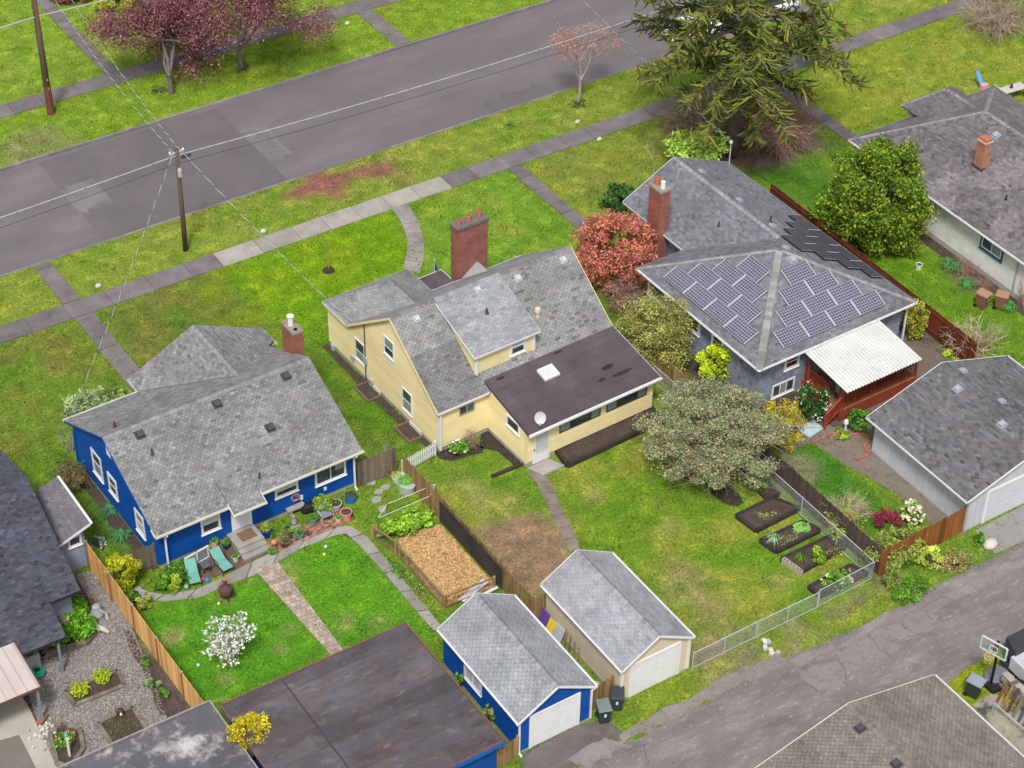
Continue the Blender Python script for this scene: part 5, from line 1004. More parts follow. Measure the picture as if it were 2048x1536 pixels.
# ================================================================= HOUSE AT THE RIGHT EDGE
TH = root('brown_roof_house', 'long pale mint house with purple brown hip roof at the right edge', 'house', (35.2, -3, 0))
MB().box(29.45, 40.6, -16, 5.6, -.2, 3.05).build('wall', mint_w, TH); MB().box(29.42, 40.63, -16.03, 5.63, -.3, .35).build('foundation', found, TH)
siding(TH, [([(29.45, 5.6, .35), (29.45, -16, .35), (29.45, -16, 3.05), (29.45, 5.6, 3.05)], (-1, 0, 0))], mint_w, .26, tabw=.6, gap=.005, spread=.03)
TB = (.165, .148, .16); tp = (35.2, 1.0, 5.75)
def tstain(c, r): return 1.25 if (vnoise(np.array([c[0]]), np.array([c[1]]), 1.6, 77)[0] > .62) else 1.
troof, tpl = make_roof(TH, [[(28.95, 6.0, 3.1), (28.95, -16.5, 3.1), (35.2, -16.5, 5.75), tp], [(41.2, -16.5, 3.1), (41.2, 6.0, 3.1), tp, (35.2, -16.5, 5.75)], [(41.2, 6.0, 3.1), (28.95, 6.0, 3.1), tp]], TB, tabw=.25, spread=.16, seed=31, stain=tstain, gap=.012)
for a_, b_, i, j in ((tp, (35.2, -16.5, 5.75), 0, 1), ((28.95, 6.0, 3.1), tp, 0, 2), ((41.2, 6.0, 3.1), tp, 1, 2)): ridge_caps(troof, a_, b_, tpl[i].n, tpl[j].n, (.25, .235, .25))
dr_, dpl_ = make_roof(TH, [[(33.9, 6.9, 3.55), (33.9, 3.4, 3.55), (36.1, 2.6, 4.9), (36.1, 5.3, 4.9)], [(38.3, 3.4, 3.55), (38.3, 6.9, 3.55), (36.1, 5.3, 4.9), (36.1, 2.6, 4.9)], [(38.3, 6.9, 3.55), (33.9, 6.9, 3.55), (36.1, 5.3, 4.9)]], TB, name='dormer_roof', tabw=.25, spread=.13, seed=32, thick=.1)
MB().box(34.3, 37.9, 3.2, 6.5, 2.9, 3.5).build('dormer', mint_w, TH)
for a_, b_, i, j in (((36.1, 2.6, 4.9), (36.1, 5.3, 4.9), 0, 1), ((33.9, 6.9, 3.55), (36.1, 5.3, 4.9), 0, 2)): ridge_caps(dr_, a_, b_, dpl_[i].n, dpl_[j].n, (.25, .235, .25))
fascia(TH, [((28.93, 6.02, 3.08), (28.93, -16.5, 3.08)), ((28.93, 6.02, 3.08), (41.2, 6.02, 3.08))], white, .13); gutter(TH, (28.86, 6.0, 3.05), (28.86, -16.5, 3.05), white, .05)
ch = MB().box(32.0, 32.6, -2.35, -1.65, 3.9, 6.15).build('chimney', brick_o, TH); MB().box(31.96, 32.64, -2.39, -1.61, 6.15, 6.25).build('chimney_cap', M('sandy_cap', (.45, .36, .3), .9, .2, 4), ch); m = MB(); m.box(32.06, 32.54, -2.3, -1.7, 6.25, 6.42, 1); m.build('flue_pot', terra, ch); MB().box(31.9, 32.7, -2.5, -1.55, 4.15, 4.5).build('chimney_flashing', M('dark_flashing', (.1, .1, .1)), ch)
vents(troof, tpl[0], [onroof(tpl[0], x, y) for x, y in ((34.3, -1.0), (34.5, -5.6), (34.3, -9.5))], grey_v, .34, .13); pipe_vent(troof, tpl[0], 33.3, -5.2, .7, black, .09); pipe_vent(troof, tpl[0], 31.4, -5.2, .3, black)
wT = Wall((29.45, 0, 0), (0, -1, 0), (-1, 0, 0)); w_ = window(TH, wT, 5.6, 7.5, 1.7, 2.75, .13, M('teal_trim', (.015, .11, .17), .5, .05, 2), glass, split=[.5], fmat2=white, gm2=glass_l)
m = MB(); wT.bar(m, 5.72, 7.38, 1.82, 1.9, .03, .062); wT.bar(m, 5.72, 5.8, 1.9, 2.62, .03, .061); wT.bar(m, 7.3, 7.38, 1.9, 2.62, .03, .061); m.build('sash', white, w_)
MB().beam((29.38, -8.75, 3.0), (29.38, -8.75, .1), .07, .07).build('downspout', M('grey_pipe', (.4, .4, .4), .5), TH)

# ================================================================= FENCES
def board_fence(name, label, pts, h, mat, bw=.14, th_=.02, z0=.05, jit=.03, gap=.006, cat='fence', post_mat=None, post_every=2.4, capped=False, posth=None, side=1, lean=.0, rails=True, cap=None, seed=0, poff=.06):
    W = [np.array(p, float) for p in pts]; r = np.random.default_rng(seed); f = root(name, label, cat, tuple(W[0]))
    for a, b in zip(W[:-1], W[1:]):
        L = np.linalg.norm(b-a); d = (b-a)/L; nrm = np.array([-d[1], d[0]])*side; n = int(L/bw); ang = math.degrees(math.atan2(d[1], d[0])); meshes = []
        for k in range(n):
            c = a+d*(k+.5)*bw; hh = h+r.normal()*jit; t = float(np.clip(r.normal(1, .14), .6, 1.4))
            MB().obox((c[0], c[1], z0+hh/2), (bw-gap, th_, hh), ang+r.normal()*.6, t, rx=r.normal()*lean).build('board', mat, f)
        if rails:
            for z in (.35, h*.85): MB().beam((*(a+nrm*.035), z0+z), (*(b+nrm*.035), z0+z), .04, .09).build('rail', post_mat or mat, f)
        m_ = max(int(round(L/post_every)), 1)
        for k in range(m_+1):
            c = a+d*L*k/m_+nrm*poff; MB().obox((c[0], c[1], (h+(posth or .05))/2), (.1, .1, h+(posth or .05)), ang).build('post', post_mat or mat, f)
            if cap: MB().obox((c[0], c[1], h+(posth or .05)+.02), (.13, .13, .04), ang).build('post_cap', cap, f)
        if capped: MB().beam((*a, z0+h+.02), (*b, z0+h+.02), .14, .04).build('cap_rail', mat, f)
    return f
g0, g1 = G2(790, 962), G2(1075, 1238)
# fence between blue and yellow yards
fy0, fy1 = (-8.35, -3.35), (-9.55, -16.2)
board_fence('board_fence', 'mossy brown board fence between the blue and the yellow back yards', [(-9.15, -3.6), (-9.2, -15.9)], 1.65, wood_f, .135, seed=1, jit=.035, lean=1.2)
fb = board_fence('corner_fence', 'short brown board fence closing the gap beside the tan garage', [(-9.2, -15.95), (-8.55, -15.95)], 1.5, wood_f, .13, seed=2, jit=.03)
board_fence('side_gate', 'weathered grey wooden gate between the blue house and the board fence', [rot2((-11.45, -2.7), 1.2), (-9.2, -3.0)], 1.7, wood_g, .14, seed=3, jit=.05, cat='gate', post_every=2.2)
wpf = root('picket_fence', 'white picket fence between board fence and yellow house corner', 'fence', (-7.9, -3.1, 0))
a, b = np.array((-9.0, -3.35)), np.array((-6.75, -2.95)); n = 15
for k in range(n):
    c = a+(b-a)*(k+.5)/n; m = MB(); m.box(c[0]-.042, c[0]+.042, c[1]-.012, c[1]+.012, .12, .95); m.add([(c[0]-.042, c[1]-.012, .95), (c[0]+.042, c[1]-.012, .95), (c[0]+.042, c[1]+.012, .95), (c[0]-.042, c[1]+.012, .95), (c[0], c[1], 1.04)], [(0, 1, 4), (1, 2, 4), (2, 3, 4), (3, 0, 4)]); m.build('picket', white, wpf)
for z in (.3, .75): MB().beam((*(a+(0, .03)), z), (*(b+(0, .03)), z), .03, .07).build('rail', white, wpf)
MB().beam((*(a+(0, .06)), 0), (*(a+(0, .06)), 1.0), .09, .09).build('post', white, wpf); MB().beam((*(b+(0, .06)), 0), (*(b+(0, .06)), 1.0), .09, .09).build('post', white, wpf)
# orange cedar fence on the left, taller in the middle
board_fence('cedar_fence', 'new orange cedar fence along the gravel yard', [(-25.78, -1.1), (-25.6, -14.1)], 1.8, wood_o, .14, seed=5, jit=.0, gap=.004, cap=M('grey_post_cap', (.3, .3, .32), .6), post_mat=M('cedar_post', (.30, .14, .07), .8, .2, 2), side=1, poff=-.02)
c0 = G2(85, 985); board_fence('cedar_fence', 'short orange cedar fence corner behind the dark roof', [(-27.1, 3.6), (-26.0, 3.6), (-25.95, 2.7)], 1.8, wood_o, .14, seed=6, jit=.0, cap=M('grey_post_cap', (.3, .3, .3)))
board_fence('small_gate', 'low weathered plank gate at the left corner of the blue house', [(-24.4, -2.55), rot2((-22.95, -2.2), 1.2)], 1.45, wood_g, .15, seed=7, jit=.04, cat='gate', post_every=1.5)
# brown fences round the solar house garden
board_fence('dark_fence', 'dark brown board fence running behind the chain link fence', [(7.35, -8.0), (7.25, -22.45)], 1.75, wood_b, .14, seed=8, jit=.02, post_mat=M('dark_fence_rail', (.13, .05, .04), .8, .2, 2), capped=False, side=1)
board_fence('cedar_stained_fence', 'stained orange brown fence along the alley beside the grey garage', [(7.3, -22.55), (12.95, -22.35)], 1.75, wood_c, .14, seed=9, jit=.02, side=1)
board_fence('red_fence', 'long red brown board fence behind the solar house', [(23.0, 6.0), (22.7, -12.6)], 1.8, wood_r, .14, seed=10, jit=.015, side=-1)
board_fence('grey_fence', 'weathered board fence between the yellow house and the solar house', [(7.2, -1.2), (7.3, -7.9)], 1.6, wood_f, .14, seed=11)
# chain link fence
def chainlink(name, label, pts, h, seed=0, post_every=3., bottom=True, cat='fence', tint=1.):
    f = root(name, label, cat, pts[0]); W = [np.array(p, float) for p in pts]
    for a, b in zip(W[:-1], W[1:]):
        L = np.linalg.norm(b-a); d = (b-a)/L; n = max(int(round(L/post_every)), 1)
        for k in range(n+1): c = a+d*L*k/n; MB().tube([(*c, 0), (*c, h+.06)], .03, 7).build('post', steel, f)
        MB().tube([(*a, h), (*b, h)], .024, 7).build('top_rail', steel, f)
        if bottom: MB().tube([(*a, .08), (*b, .08)], .02, 6).build('bottom_rail', steel, f)
        m = MB(); s = .085; x = -h
        while x < L:
            for sg in (1, -1):
                x0_, z0_, x1_, z1_ = (x, .05, x+h-.05, h) if sg > 0 else (x, h, x+h-.05, .05)
                t0, t1 = max(0, (0-x0_)/(x1_-x0_)), min(1, (L-x0_)/(x1_-x0_))
                if t1 <= t0: continue
                p = a+d*(x0_+(x1_-x0_)*t0); q = a+d*(x0_+(x1_-x0_)*t1); za, zb = z0_+(z1_-z0_)*t0, z0_+(z1_-z0_)*t1
                m.tube([(*p, za), (*q, zb)], .0024, 3, cap=False)
            x += s
        o = m.build('wire_mesh', steel, f); o['kind'] = 'stuff'
    return f
chainlink('chain_link_fence', 'galvanised chain link fence along the garden beds and alley', [(6.75, -3.0), (6.8, -22.5), (3.25, -22.6)], 1.2)
gx = [3.2, .6, -1.3, -4.3]
for k, (p, q, lb) in enumerate((((3.15, -22.62), (-.55, -22.6), 'right leaf of the wide chain link gate across the dirt driveway'), ((-.65, -22.6), (-4.45, -22.6), 'left leaf of the wide chain link gate next to the tan garage'))): chainlink('chain_link_gate', lb, [p, q], 1.1, post_every=1.85, cat='gate')

# ================================================================= RAISED BEDS
def raised_bed(label, pts, h=.22, extra=None):
    W = [np.array(G2(*p)) for p in pts]; c = sum(W)/len(W); f = root('raised_bed', label, 'garden bed', tuple(c), group='raised garden beds by the chain link fence')
    for i in range(len(W)): a, b = W[i], W[(i+1) % len(W)]; MB().beam((*a, h/2), (*b, h/2), .17, h).build('timber', timber, f)
    MB().prism([tuple(w_) for w_ in W], -.02, h-.05).build('soil', soil, f); return f
raised_bed('bare raised bed nearest the big grey green tree', [(1472, 1035), (1545, 1000), (1600, 1020), (1512, 1065)])
raised_bed('raised bed with spiky plant and broad green leaves', [(1520, 1085), (1605, 1047), (1640, 1064), (1552, 1107)])
raised_bed('raised bed edged with hollow concrete blocks', [(1562, 1122), (1655, 1078), (1690, 1098), (1600, 1148)])
raised_bed('raised bed of white and cream tulips in the fence corner', [(1617, 1178), (1700, 1135), (1735, 1150), (1640, 1195)])
raised_bed('long narrow raised bed against the fence under the tree', [(1478, 945), (1500, 938), (1560, 990), (1535, 1002)], .15)
cb_ = [np.array(G2(1565, 1124)), np.array(G2(1603, 1152))]
for k in range(3):
    c = cb_[0]+(cb_[1]-cb_[0])*(k+.5)/3; ang = math.degrees(math.atan2(*(cb_[1]-cb_[0])[::-1])); m = MB(); L = np.linalg.norm(cb_[1]-cb_[0])/3-.02
    d = nv((*(cb_[1]-cb_[0]), 0))[:2]; nr = np.array([-d[1], d[0]]); H_ = .32
    for s in (-1, 1): m.obox((*(c+nr*s*.085), H_/2), (L, .035, H_), ang)
    for s in (-1, 0, 1): m.obox((*(c+d*s*(L/2-.02)), H_/2), (.035, .135, H_), ang)
    one(m, 'concrete_block', M('block_concrete', (.42, .36, .28), .95, .1, 4, .2, 30), ['hollow concrete block at the upper end of the bed edge', 'middle hollow concrete block of the bed edge', 'hollow concrete block at the lower corner of the bed'][k], 'block', tuple(c), 'hollow concrete blocks')
# planter along the addition, loose timber
PB = root('timber_planter', 'long dark timber planter along the yellow addition', 'planter', rot2((1.6, -6.9), 1.9)); 
for p, q in (((1112, 905), (1295, 815)), ((1295, 815), (1320, 838)), ((1135, 935), (1325, 845)), ((1112, 905), (1135, 935))): MB().beam((*G2(*p), .15), (*G2(*q), .15), .2, .3).build('timber', timber, PB)
MB().prism(gp([(1112, 905), (1295, 815), (1320, 838), (1135, 935)]), 0, .2).build('soil', soil, PB)
MB().beam((*G2(1200, 858), .2), (*G2(1300, 808), .2), .35, .42).build('back_timber', timber, PB)
one(MB().beam((*G2(983, 955), .07), (*G2(1045, 930), .07), .16, .14), 'loose_timber', timber, 'single dark timber lying on the grass by the yellow wall', 'timber', G2(1015, 943))
# ================================================================= YARD OBJECTS
def CB(u, v): return G2(300+u/3.4133, 900+v/3.4133)
def solid_m(name, c, rough=.55, var=.08): return M(name, c, rough, var, 4)
def leaves(P, size, cols, r, asp=.55, up=.35):
    n = len(P); nrm = r.normal(size=(n, 3)); nrm[:, 2] = np.abs(nrm[:, 2])+up; nrm /= np.linalg.norm(nrm, axis=1)[:, None]
    a = np.cross(nrm, r.normal(size=(n, 3))); a /= np.linalg.norm(a, axis=1)[:, None]; b = np.cross(nrm, a); s = size*r.uniform(.55, 1.35, (n, 1))
    Q = np.stack([P-a*s, P-b*s*asp+nrm*s*.12, P+a*s, P+b*s*asp+nrm*s*.12], 1)
    c = np.array(cols)[r.integers(0, len(cols), n)]*r.uniform(.7, 1.3, (n, 1)); return Q, c
def attach(name, me, parent, kind=None):
    o = bpy.data.objects.new(name, me); COL.objects.link(o); o.parent = parent; ORG[o.name] = ORG[parent.name]
    if kind: o['kind'] = kind
    return o
def tuft(parent, c, rad, h, n, size, cols, name='foliage', seed=0, mat=None, z0=0.):
    r = np.random.default_rng(seed+int(abs(c[0]*97+c[1]*31))); d = r.normal(size=(n, 3)); d /= np.linalg.norm(d, axis=1)[:, None]; d *= r.uniform(.3, 1, (n, 1))**.5
    P = np.c_[c[0]+d[:, 0]*rad, c[1]+d[:, 1]*rad, z0+h*.5+d[:, 2]*h*.5]+r.normal(size=(n, 3))*size*.5
    Q, t = leaves(P, size, cols, r); me_ = quads(name, Q-np.array(ORG[parent.name]), t, mat or leaf_m); return attach(name, me_, parent)
GREEN = [(.10, .26, .02), (.16, .33, .03), (.07, .18, .02)]; LIME = [(.32, .42, .02), (.24, .38, .02), (.42, .46, .05)]; DKG = [(.03, .10, .015), (.05, .14, .02), (.02, .06, .012)]
def pot(label, c, r, h, col, plant=None, cat='plant pot', name='plant_pot', group='pots on the brick patio', prad=None, ph=None, square=False, flare=1.25, n=160, ls=.05):
    o = root(name, label, cat, c, group=group); m = MB(); m.lathe((c[0], c[1], 0), [(r/flare, 0), (r, h*.88), (r*1.07, h*.88), (r*1.07, h), (r*.92, h), (r*.9, h-.05)], 4 if square else 16); m.build('pot', solid_m('glaze_%02d_%02d_%02d' % tuple(int(x*99) for x in col), col, .4), o)
    MB().lathe((c[0], c[1], h-.06), [(r*.9, 0), (r*.9, .02), (.01, .03)], 12).build('soil', soil, o)
    if plant: tuft(o, c, prad or r*1.1, ph or h, n, ls, plant, z0=h-.05)
    return o
pot('cream pot with low greenery behind the lounge chairs', CB(440, 655), .22, .42, (.62, .48, .32), GREEN, ph=.2)
pot('dark blue pot with leafy green plant left of the steps', CB(522, 668), .2, .3, (.02, .04, .1), GREEN, ph=.4)
pot('small white pot beside the concrete steps', CB(585, 755), .17, .3, (.72, .7, .64), GREEN, ph=.12)
pot('glossy cobalt blue pot with lime plant right of the steps', CB(800, 585), .27, .42, (.01, .03, .32), LIME, ph=.45)
pot('turquoise square planter on the brick patio', CB(1022, 590), .3, .26, (.06, .42, .5), GREEN, ph=.15, square=True)
pot('mint green pot under the potted shrub', CB(1115, 495), .24, .36, (.1, .3, .19), GREEN, ph=.12)
pot('small cream pot beside the pink terracotta pot', CB(1288, 485), .18, .3, (.62, .58, .45), GREEN, ph=.12)
pot('large pink terracotta pot at the patio corner', CB(1340, 465), .3, .46, (.62, .27, .2), None)
pot('pale grey pot with dry twigs against the blue wall', CB(1268, 400), .32, .4, (.5, .5, .55), [(.2, .2, .1), (.1, .14, .04)], ph=.3, n=90)
pot('bright blue tub pot under the right downspout', CB(1372, 345), .3, .4, (.01, .16, .5), [(.1, .1, .05), (.08, .12, .03)], ph=.2, flare=1.05)
pot('small terracotta pot with a leafless twig by the gate', CB(1640, 182), .2, .28, (.4, .17, .1), [(.25, .13, .1)], ph=.6, prad=.25, n=60, ls=.03)
pot('white urn with green plant by the board fence', CB(1686, 215), .26, .36, (.62, .62, .6), LIME, ph=.35)
o = root('potted_conifer', 'small cone shaped conifer in a dark pot beside the path', 'potted conifer', CB(920, 655)); c = CB(920, 655)
MB().lathe((*c, 0), [(.18, 0), (.25, .3), (.25, .34), (.2, .32)], 14).build('pot', solid_m('dark_red_pot', (.07, .03, .03)), o)
r = np.random.default_rng(3); P = []; 
for k in range(700):
    z = r.uniform(0, 1)**1.2; a = r.uniform(0, 6.28); q = .34*(1-z)*r.uniform(.75, 1.05); P.append((c[0]+q*math.cos(a), c[1]+q*math.sin(a), .3+z*1.05))
Q, t = leaves(np.array(P), .05, [(.2, .21, .08), (.14, .17, .05), (.28, .25, .12)], r); attach('foliage', quads('foliage', Q-np.array(ORG[o.name]), t, leaf_m), o)
# galvanised trough
c = G2(811, 977); o = root('metal_trough', 'oval galvanised trough planted with greens beside the fence', 'planter', c); ang = math.atan2(*(np.array(G2(820, 988))-np.array(G2(802, 964)))[::-1])
m = MB(); m.lathe((0, 0, 0), [(.42, 0), (.46, .55), (.48, .56), (.44, .56), (.43, .48)], 20, sx=1.55); m.V = [(v[0]*math.cos(ang)-v[1]*math.sin(ang)+c[0], v[0]*math.sin(ang)+v[1]*math.cos(ang)+c[1], v[2]) for v in m.V]; m.build('trough', steel, o); tuft(o, c, .42, .25, 260, .06, [(.12, .38, .03), (.18, .45, .04)], z0=.48)
# balls and small coloured things
for lb, p, col, s in (('orange ball on the mulch beside the steps', (848, 645), (.75, .25, .14), .15), ('pale green ball by the left lounge chair', (250, 945), (.2, .45, .3), .13), ('blue ball by the lounge chair foot', (390, 900), (.02, .25, .6), .13), ('red ball between the two lounge chairs', (362, 892), (.6, .05, .12), .11)):
    c = CB(*p); m = MB(); m.lathe((*c, s), [(s*math.sin(t), -s*math.cos(t)) for t in np.linspace(.05, 3.09, 9)], 14); one(m, 'ball', solid_m('ball_%d' % int(col[0]*99), col, .35), lb, 'ball', c, smooth=True)
for lb, p, col in (('tiny yellow toy on the grass by the path turn', (1190, 720), (.8, .7, .1)), ('tiny yellow toy on the grass right of the clay chimney', (470, 1055), (.8, .7, .1)), ('tiny white cup on the lawn near the cedar fence', (330, 1475), (.6, .75, .85)), ('tiny white toy on the upper lawn', (1200, 665), (.75, .8, .8))):
    c = CB(*p); m = MB(); m.lathe((*c, 0), [(.05, 0), (.08, .05), (.07, .12), (.03, .14)], 10); one(m, 'lawn_toy', solid_m('toy_%d' % int(col[2]*99), col), lb, 'toy', c)
# lounge chairs
teal = M('teal_sling', (.16, .38, .33), .7, .08, 3)
def lounger(label, c, ang):
    o = root('lounge_chair', label, 'lounge chair', c, group='teal lounge chairs'); ca, sa = math.cos(ang), math.sin(ang)
    def T(x, y, z): return (c[0]+x*ca-y*sa, c[1]+x*sa+y*ca, z)
    m = MB(); m.solid([T(0, -.28, .36), T(.75, -.28, .36), T(.75, .28, .36), T(0, .28, .36)], (0, 0, .025)); m.build('seat', teal, o)
    m = MB(); m.solid([T(0, -.28, .37), T(-.55, -.28, .8), T(-.55, .28, .8), T(0, .28, .37)], (0, 0, .03)); m.build('backrest', teal, o)
    for s in (-.31, .31):
        MB().tube([T(.78, s, .36), T(0, s, .36), T(-.57, s, .82)], .022, 6).build('side_rail', dark, o); MB().tube([T(.62, s, .34), T(.7, s, 0)], .02, 6).build('leg', dark, o); MB().tube([T(-.05, s, .34), T(-.2, s, 0)], .02, 6).build('leg', dark, o)
        MB().tube([T(-.25, s, .58), T(.25, s, .56), T(.3, s, .36)], .02, 6).build('armrest', dark, o)
    return o
lounger('teal sling lounge chair nearest the left bushes', G2(386, 1156), -math.pi/2-.25); lounger('teal sling lounge chair nearest the steps', G2(442, 1132), -math.pi/2+.1)
o = root('side_table', 'small dark table between the teal lounge chairs', 'table', G2(412, 1142)); c = G2(412, 1142); MB().box(c[0]-.22, c[0]+.22, c[1]-.22, c[1]+.22, .42, .45).build('table_top', solid_m('table_slate', (.1, .11, .14)), o)
for sx in (-.18, .18):
    for sy in (-.18, .18): MB().box(c[0]+sx-.018, c[0]+sx+.018, c[1]+sy-.018, c[1]+sy+.018, 0, .42).build('leg', dark, o)
bw_ = root('basement_window', 'white framed sliding basement window standing behind the lounge chairs', 'window', rot2((-20.9, -2.95), 1.2)); c0, c1 = np.array(G2(371, 1140)), np.array(G2(418, 1113)); d = (c1-c0)/np.linalg.norm(c1-c0); wl = Wall((*c0, 0), (*d, 0), (d[1], -d[0], 0)); L = np.linalg.norm(c1-c0); m = MB()
for a, b, z0_, z1_ in ((0, .08, 0, .8), (L-.08, L, 0, .8), (L/2-.04, L/2+.04, 0, .8), (.08, L-.08, .72, .8), (.08, L-.08, 0, .07)): wl.bar(m, a, b, z0_, z1_, 0, .06 if z1_-z0_ > .5 else .055)
m.build('frame', white, bw_)
for k in (0, 1): m = MB(); wl.bar(m, .08+k*(L/2-.04), L/2-.04+k*(L/2-.04), .07, .72, .01, .03); m.build('pane', glass_l, bw_)
# clay chimney stove
c = CB(523, 1010); o = root('chiminea', 'brown clay chimney stove standing on the back lawn', 'chiminea', c); clay = M('brown_clay', (.10, .055, .05), .75, .2, 5)
MB().lathe((*c, .22), [(.12, 0), (.3, .1), (.36, .28), (.32, .46), (.18, .6), (.11, .72), (.09, 1.0), (.13, 1.05), (.12, 1.08), (.08, 1.06)], 18).build('body', clay, o); MB().lathe((*c, 1.26), [(.13, 0), (.12, .06), (.09, .08)], 14).build('rim', terra, o)
for k in range(3): a = k*2.1+.4; MB().tube([(c[0]+.2*math.cos(a), c[1]+.2*math.sin(a), .32), (c[0]+.3*math.cos(a), c[1]+.3*math.sin(a), .02)], .025, 6).build('leg', dark, o)
for k in range(6): a = k*1.05; MB().obox((c[0]+.38*math.cos(a), c[1]+.38*math.sin(a), .03), (.22, .14, .06), math.degrees(a)).build('base_brick', brk, o)
MB().lathe((c[0]+.2, c[1]-.28, .48), [(.12, 0), (.13, .06), (.1, .16)], 10).build('fire_opening', black, o)
# chair with shrub, statue, bag, wreath, bench
c = CB(1200, 475); o = root('metal_chair', 'grey metal garden chair pushed in front of the potted shrub', 'chair', c)
MB().box(c[0]-.32, c[0]+.32, c[1]-.25, c[1]+.25, .38, .42).build('seat', solid_m('blue_grey_metal', (.2, .23, .28)), o)
for sx in (-.33, .33): MB().tube([(c[0]+sx, c[1]-.3, 0), (c[0]+sx, c[1]-.27, .58), (c[0]+sx, c[1]+.25, .6), (c[0]+sx, c[1]+.3, 0)], .022, 6).build('arm_frame', steel, o)
MB().box(c[0]-.3, c[0]+.3, c[1]+.24, c[1]+.28, .45, .9).build('backrest', solid_m('blue_grey_metal', (.2, .2, .2)), o)
c = CB(1185, 425); o = root('potted_shrub', 'leafy green shrub behind the grey metal chair', 'shrub', c); MB().lathe((*c, 0), [(.22, 0), (.27, .3), (.24, .3)], 12).build('pot', dark, o); tuft(o, c, .55, .75, 700, .07, GREEN+LIME, z0=.25)
c = CB(985, 520); o = root('garden_statue', 'small weathered grey statue on the brick patio', 'statue', c); st_ = M('stone_grey', (.30, .28, .26), .9, .2, 6, .3, 30)
MB().lathe((*c, 0), [(.2, 0), (.2, .08), (.13, .12), (.17, .3), (.12, .48), (.08, .55), (.11, .66), (.08, .76), (.02, .8)], 12).build('figure', st_, o); MB().box(c[0]-.26, c[0]+.26, c[1]-.2, c[1]+.2, 0, .06).build('plinth', st_, o)
c = CB(1000, 425); o = root('stone_bench', 'low concrete bench against the blue wall', 'bench', c); MB().box(c[0]-.55, c[0]+.45, c[1]-.2, c[1]+.2, .35, .45).build('seat', conc, o); MB().box(c[0]-.45, c[0]-.3, c[1]-.17, c[1]+.17, 0, .35).build('leg', conc, o); MB().box(c[0]+.2, c[0]+.35, c[1]-.17, c[1]+.17, 0, .35).build('leg', conc, o)
c = CB(1085, 415); m = MB(); m.lathe((*c, 0), [(.3, 0), (.36, .2), (.28, .42), (.1, .5)], 9, sx=1.4, sy=.8); one(m, 'garbage_bag', black, 'black bag slumped against the blue wall', 'bag', c)
w_ = np.array(rot2((-15.15, -2.5), 1.2)); o = root('wall_wreath', 'dry twig wreath with a red flower on the blue wall', 'wreath', (w_[0], w_[1], 1.0))
m = MB()
for k in range(40): a = rng.uniform(0, 6.28); b = a+rng.uniform(.5, 1.2); q = rng.uniform(.15, .27); m.tube([(w_[0]+q*math.cos(t), w_[1]-.04-rng.uniform(0, .06), 1.0+q*math.sin(t)) for t in (a, (a+b)/2, b)], .012, 3)
m.build('twigs', twig_m, o); MB().lathe((w_[0]+.03, w_[1]-.1, 1.05), [(.02, 0), (.07, .04), (.02, .08)], 8).build('flower', solid_m('red_bloom', (.55, .04, .05)), o)
# low rail fence round the chip run and its netting
o = root('rail_fence', 'low wooden rail fence with netting around the wood chip run', 'fence', G2(800, 1125)); wd = M('rail_brown', (.23, .145, .085), .85, .2, 2)
run = [(747, 1078), (792, 1108), (800, 1120), (815, 1135), (885, 1215), (890, 1218), (988, 1180)]
W = [np.array(G2(*p)) for p in run]
for a, b in zip(W[:-1], W[1:]):
    MB().beam((*a, .85), (*b, .85), .09, .05).build('rail', wd, o); MB().beam((*a, .15), (*b, .15), .05, .09).build('rail', wd, o); L = np.linalg.norm(b-a); n = max(int(L/.11), 1); m = MB()
    for k in range(n): q = a+(b-a)*k/n; m.tube([(*q, .15), (*q, .84)], .005, 3, cap=False)
    for z in np.arange(.2, .85, .12): m.tube([(*a, z), (*b, z)], .005, 3, cap=False)
    q = m.build('netting', M('net_brown', (.12, .10, .08), .8), o); q['kind'] = 'stuff'
for a in W: MB().obox((*a, .47), (.11, .11, .95), 15).build('post', M('post_cedar', (.36, .24, .10), .85, .2, 2), o)
# dark shade screens on the fence
for k, (x, ya, yb, lb) in enumerate(((-9.32, -7.6, -10.6, 'upper dark mesh screen hung on the board fence'), (-9.32, -10.65, -13.4, 'lower dark mesh screen hung on the board fence'))):
    o = root('mesh_screen', lb, 'screen', (x, (ya+yb)/2, 0), group='dark mesh screens on the fence'); MB().box(x-.006, x+.006, yb+.03, ya-.03, .25, 1.55).build('mesh', M('dark_mesh', (.045, .04, .04), .85, .25, 1.2, fine=.2), o)
    MB().beam((x-.01, ya, 1.57), (x-.01, yb, 1.57), .03, .03).beam((x-.01, ya, .2), (x-.01, ya, 1.57), .03, .03).beam((x-.01, yb, .2), (x-.01, yb, 1.57), .03, .03).build('frame', dark, o)
# raspberry trellis
o = root('wire_trellis', 'white wire and post trellis over the berry canes', 'trellis', G2(815, 1050)); 
ps = [G2(757, 1068), G2(860, 1024), G2(872, 1000), G2(775, 1040)]
for p in ps: MB().tube([(*p, 0), (*p, 1.15)], .03, 6).build('post', wood_g, o)
for i, j in ((0, 1), (3, 2), (0, 3), (1, 2)): MB().tube([(*ps[i], 1.1), (*ps[j], 1.1)], .014, 5).build('wire', white, o)
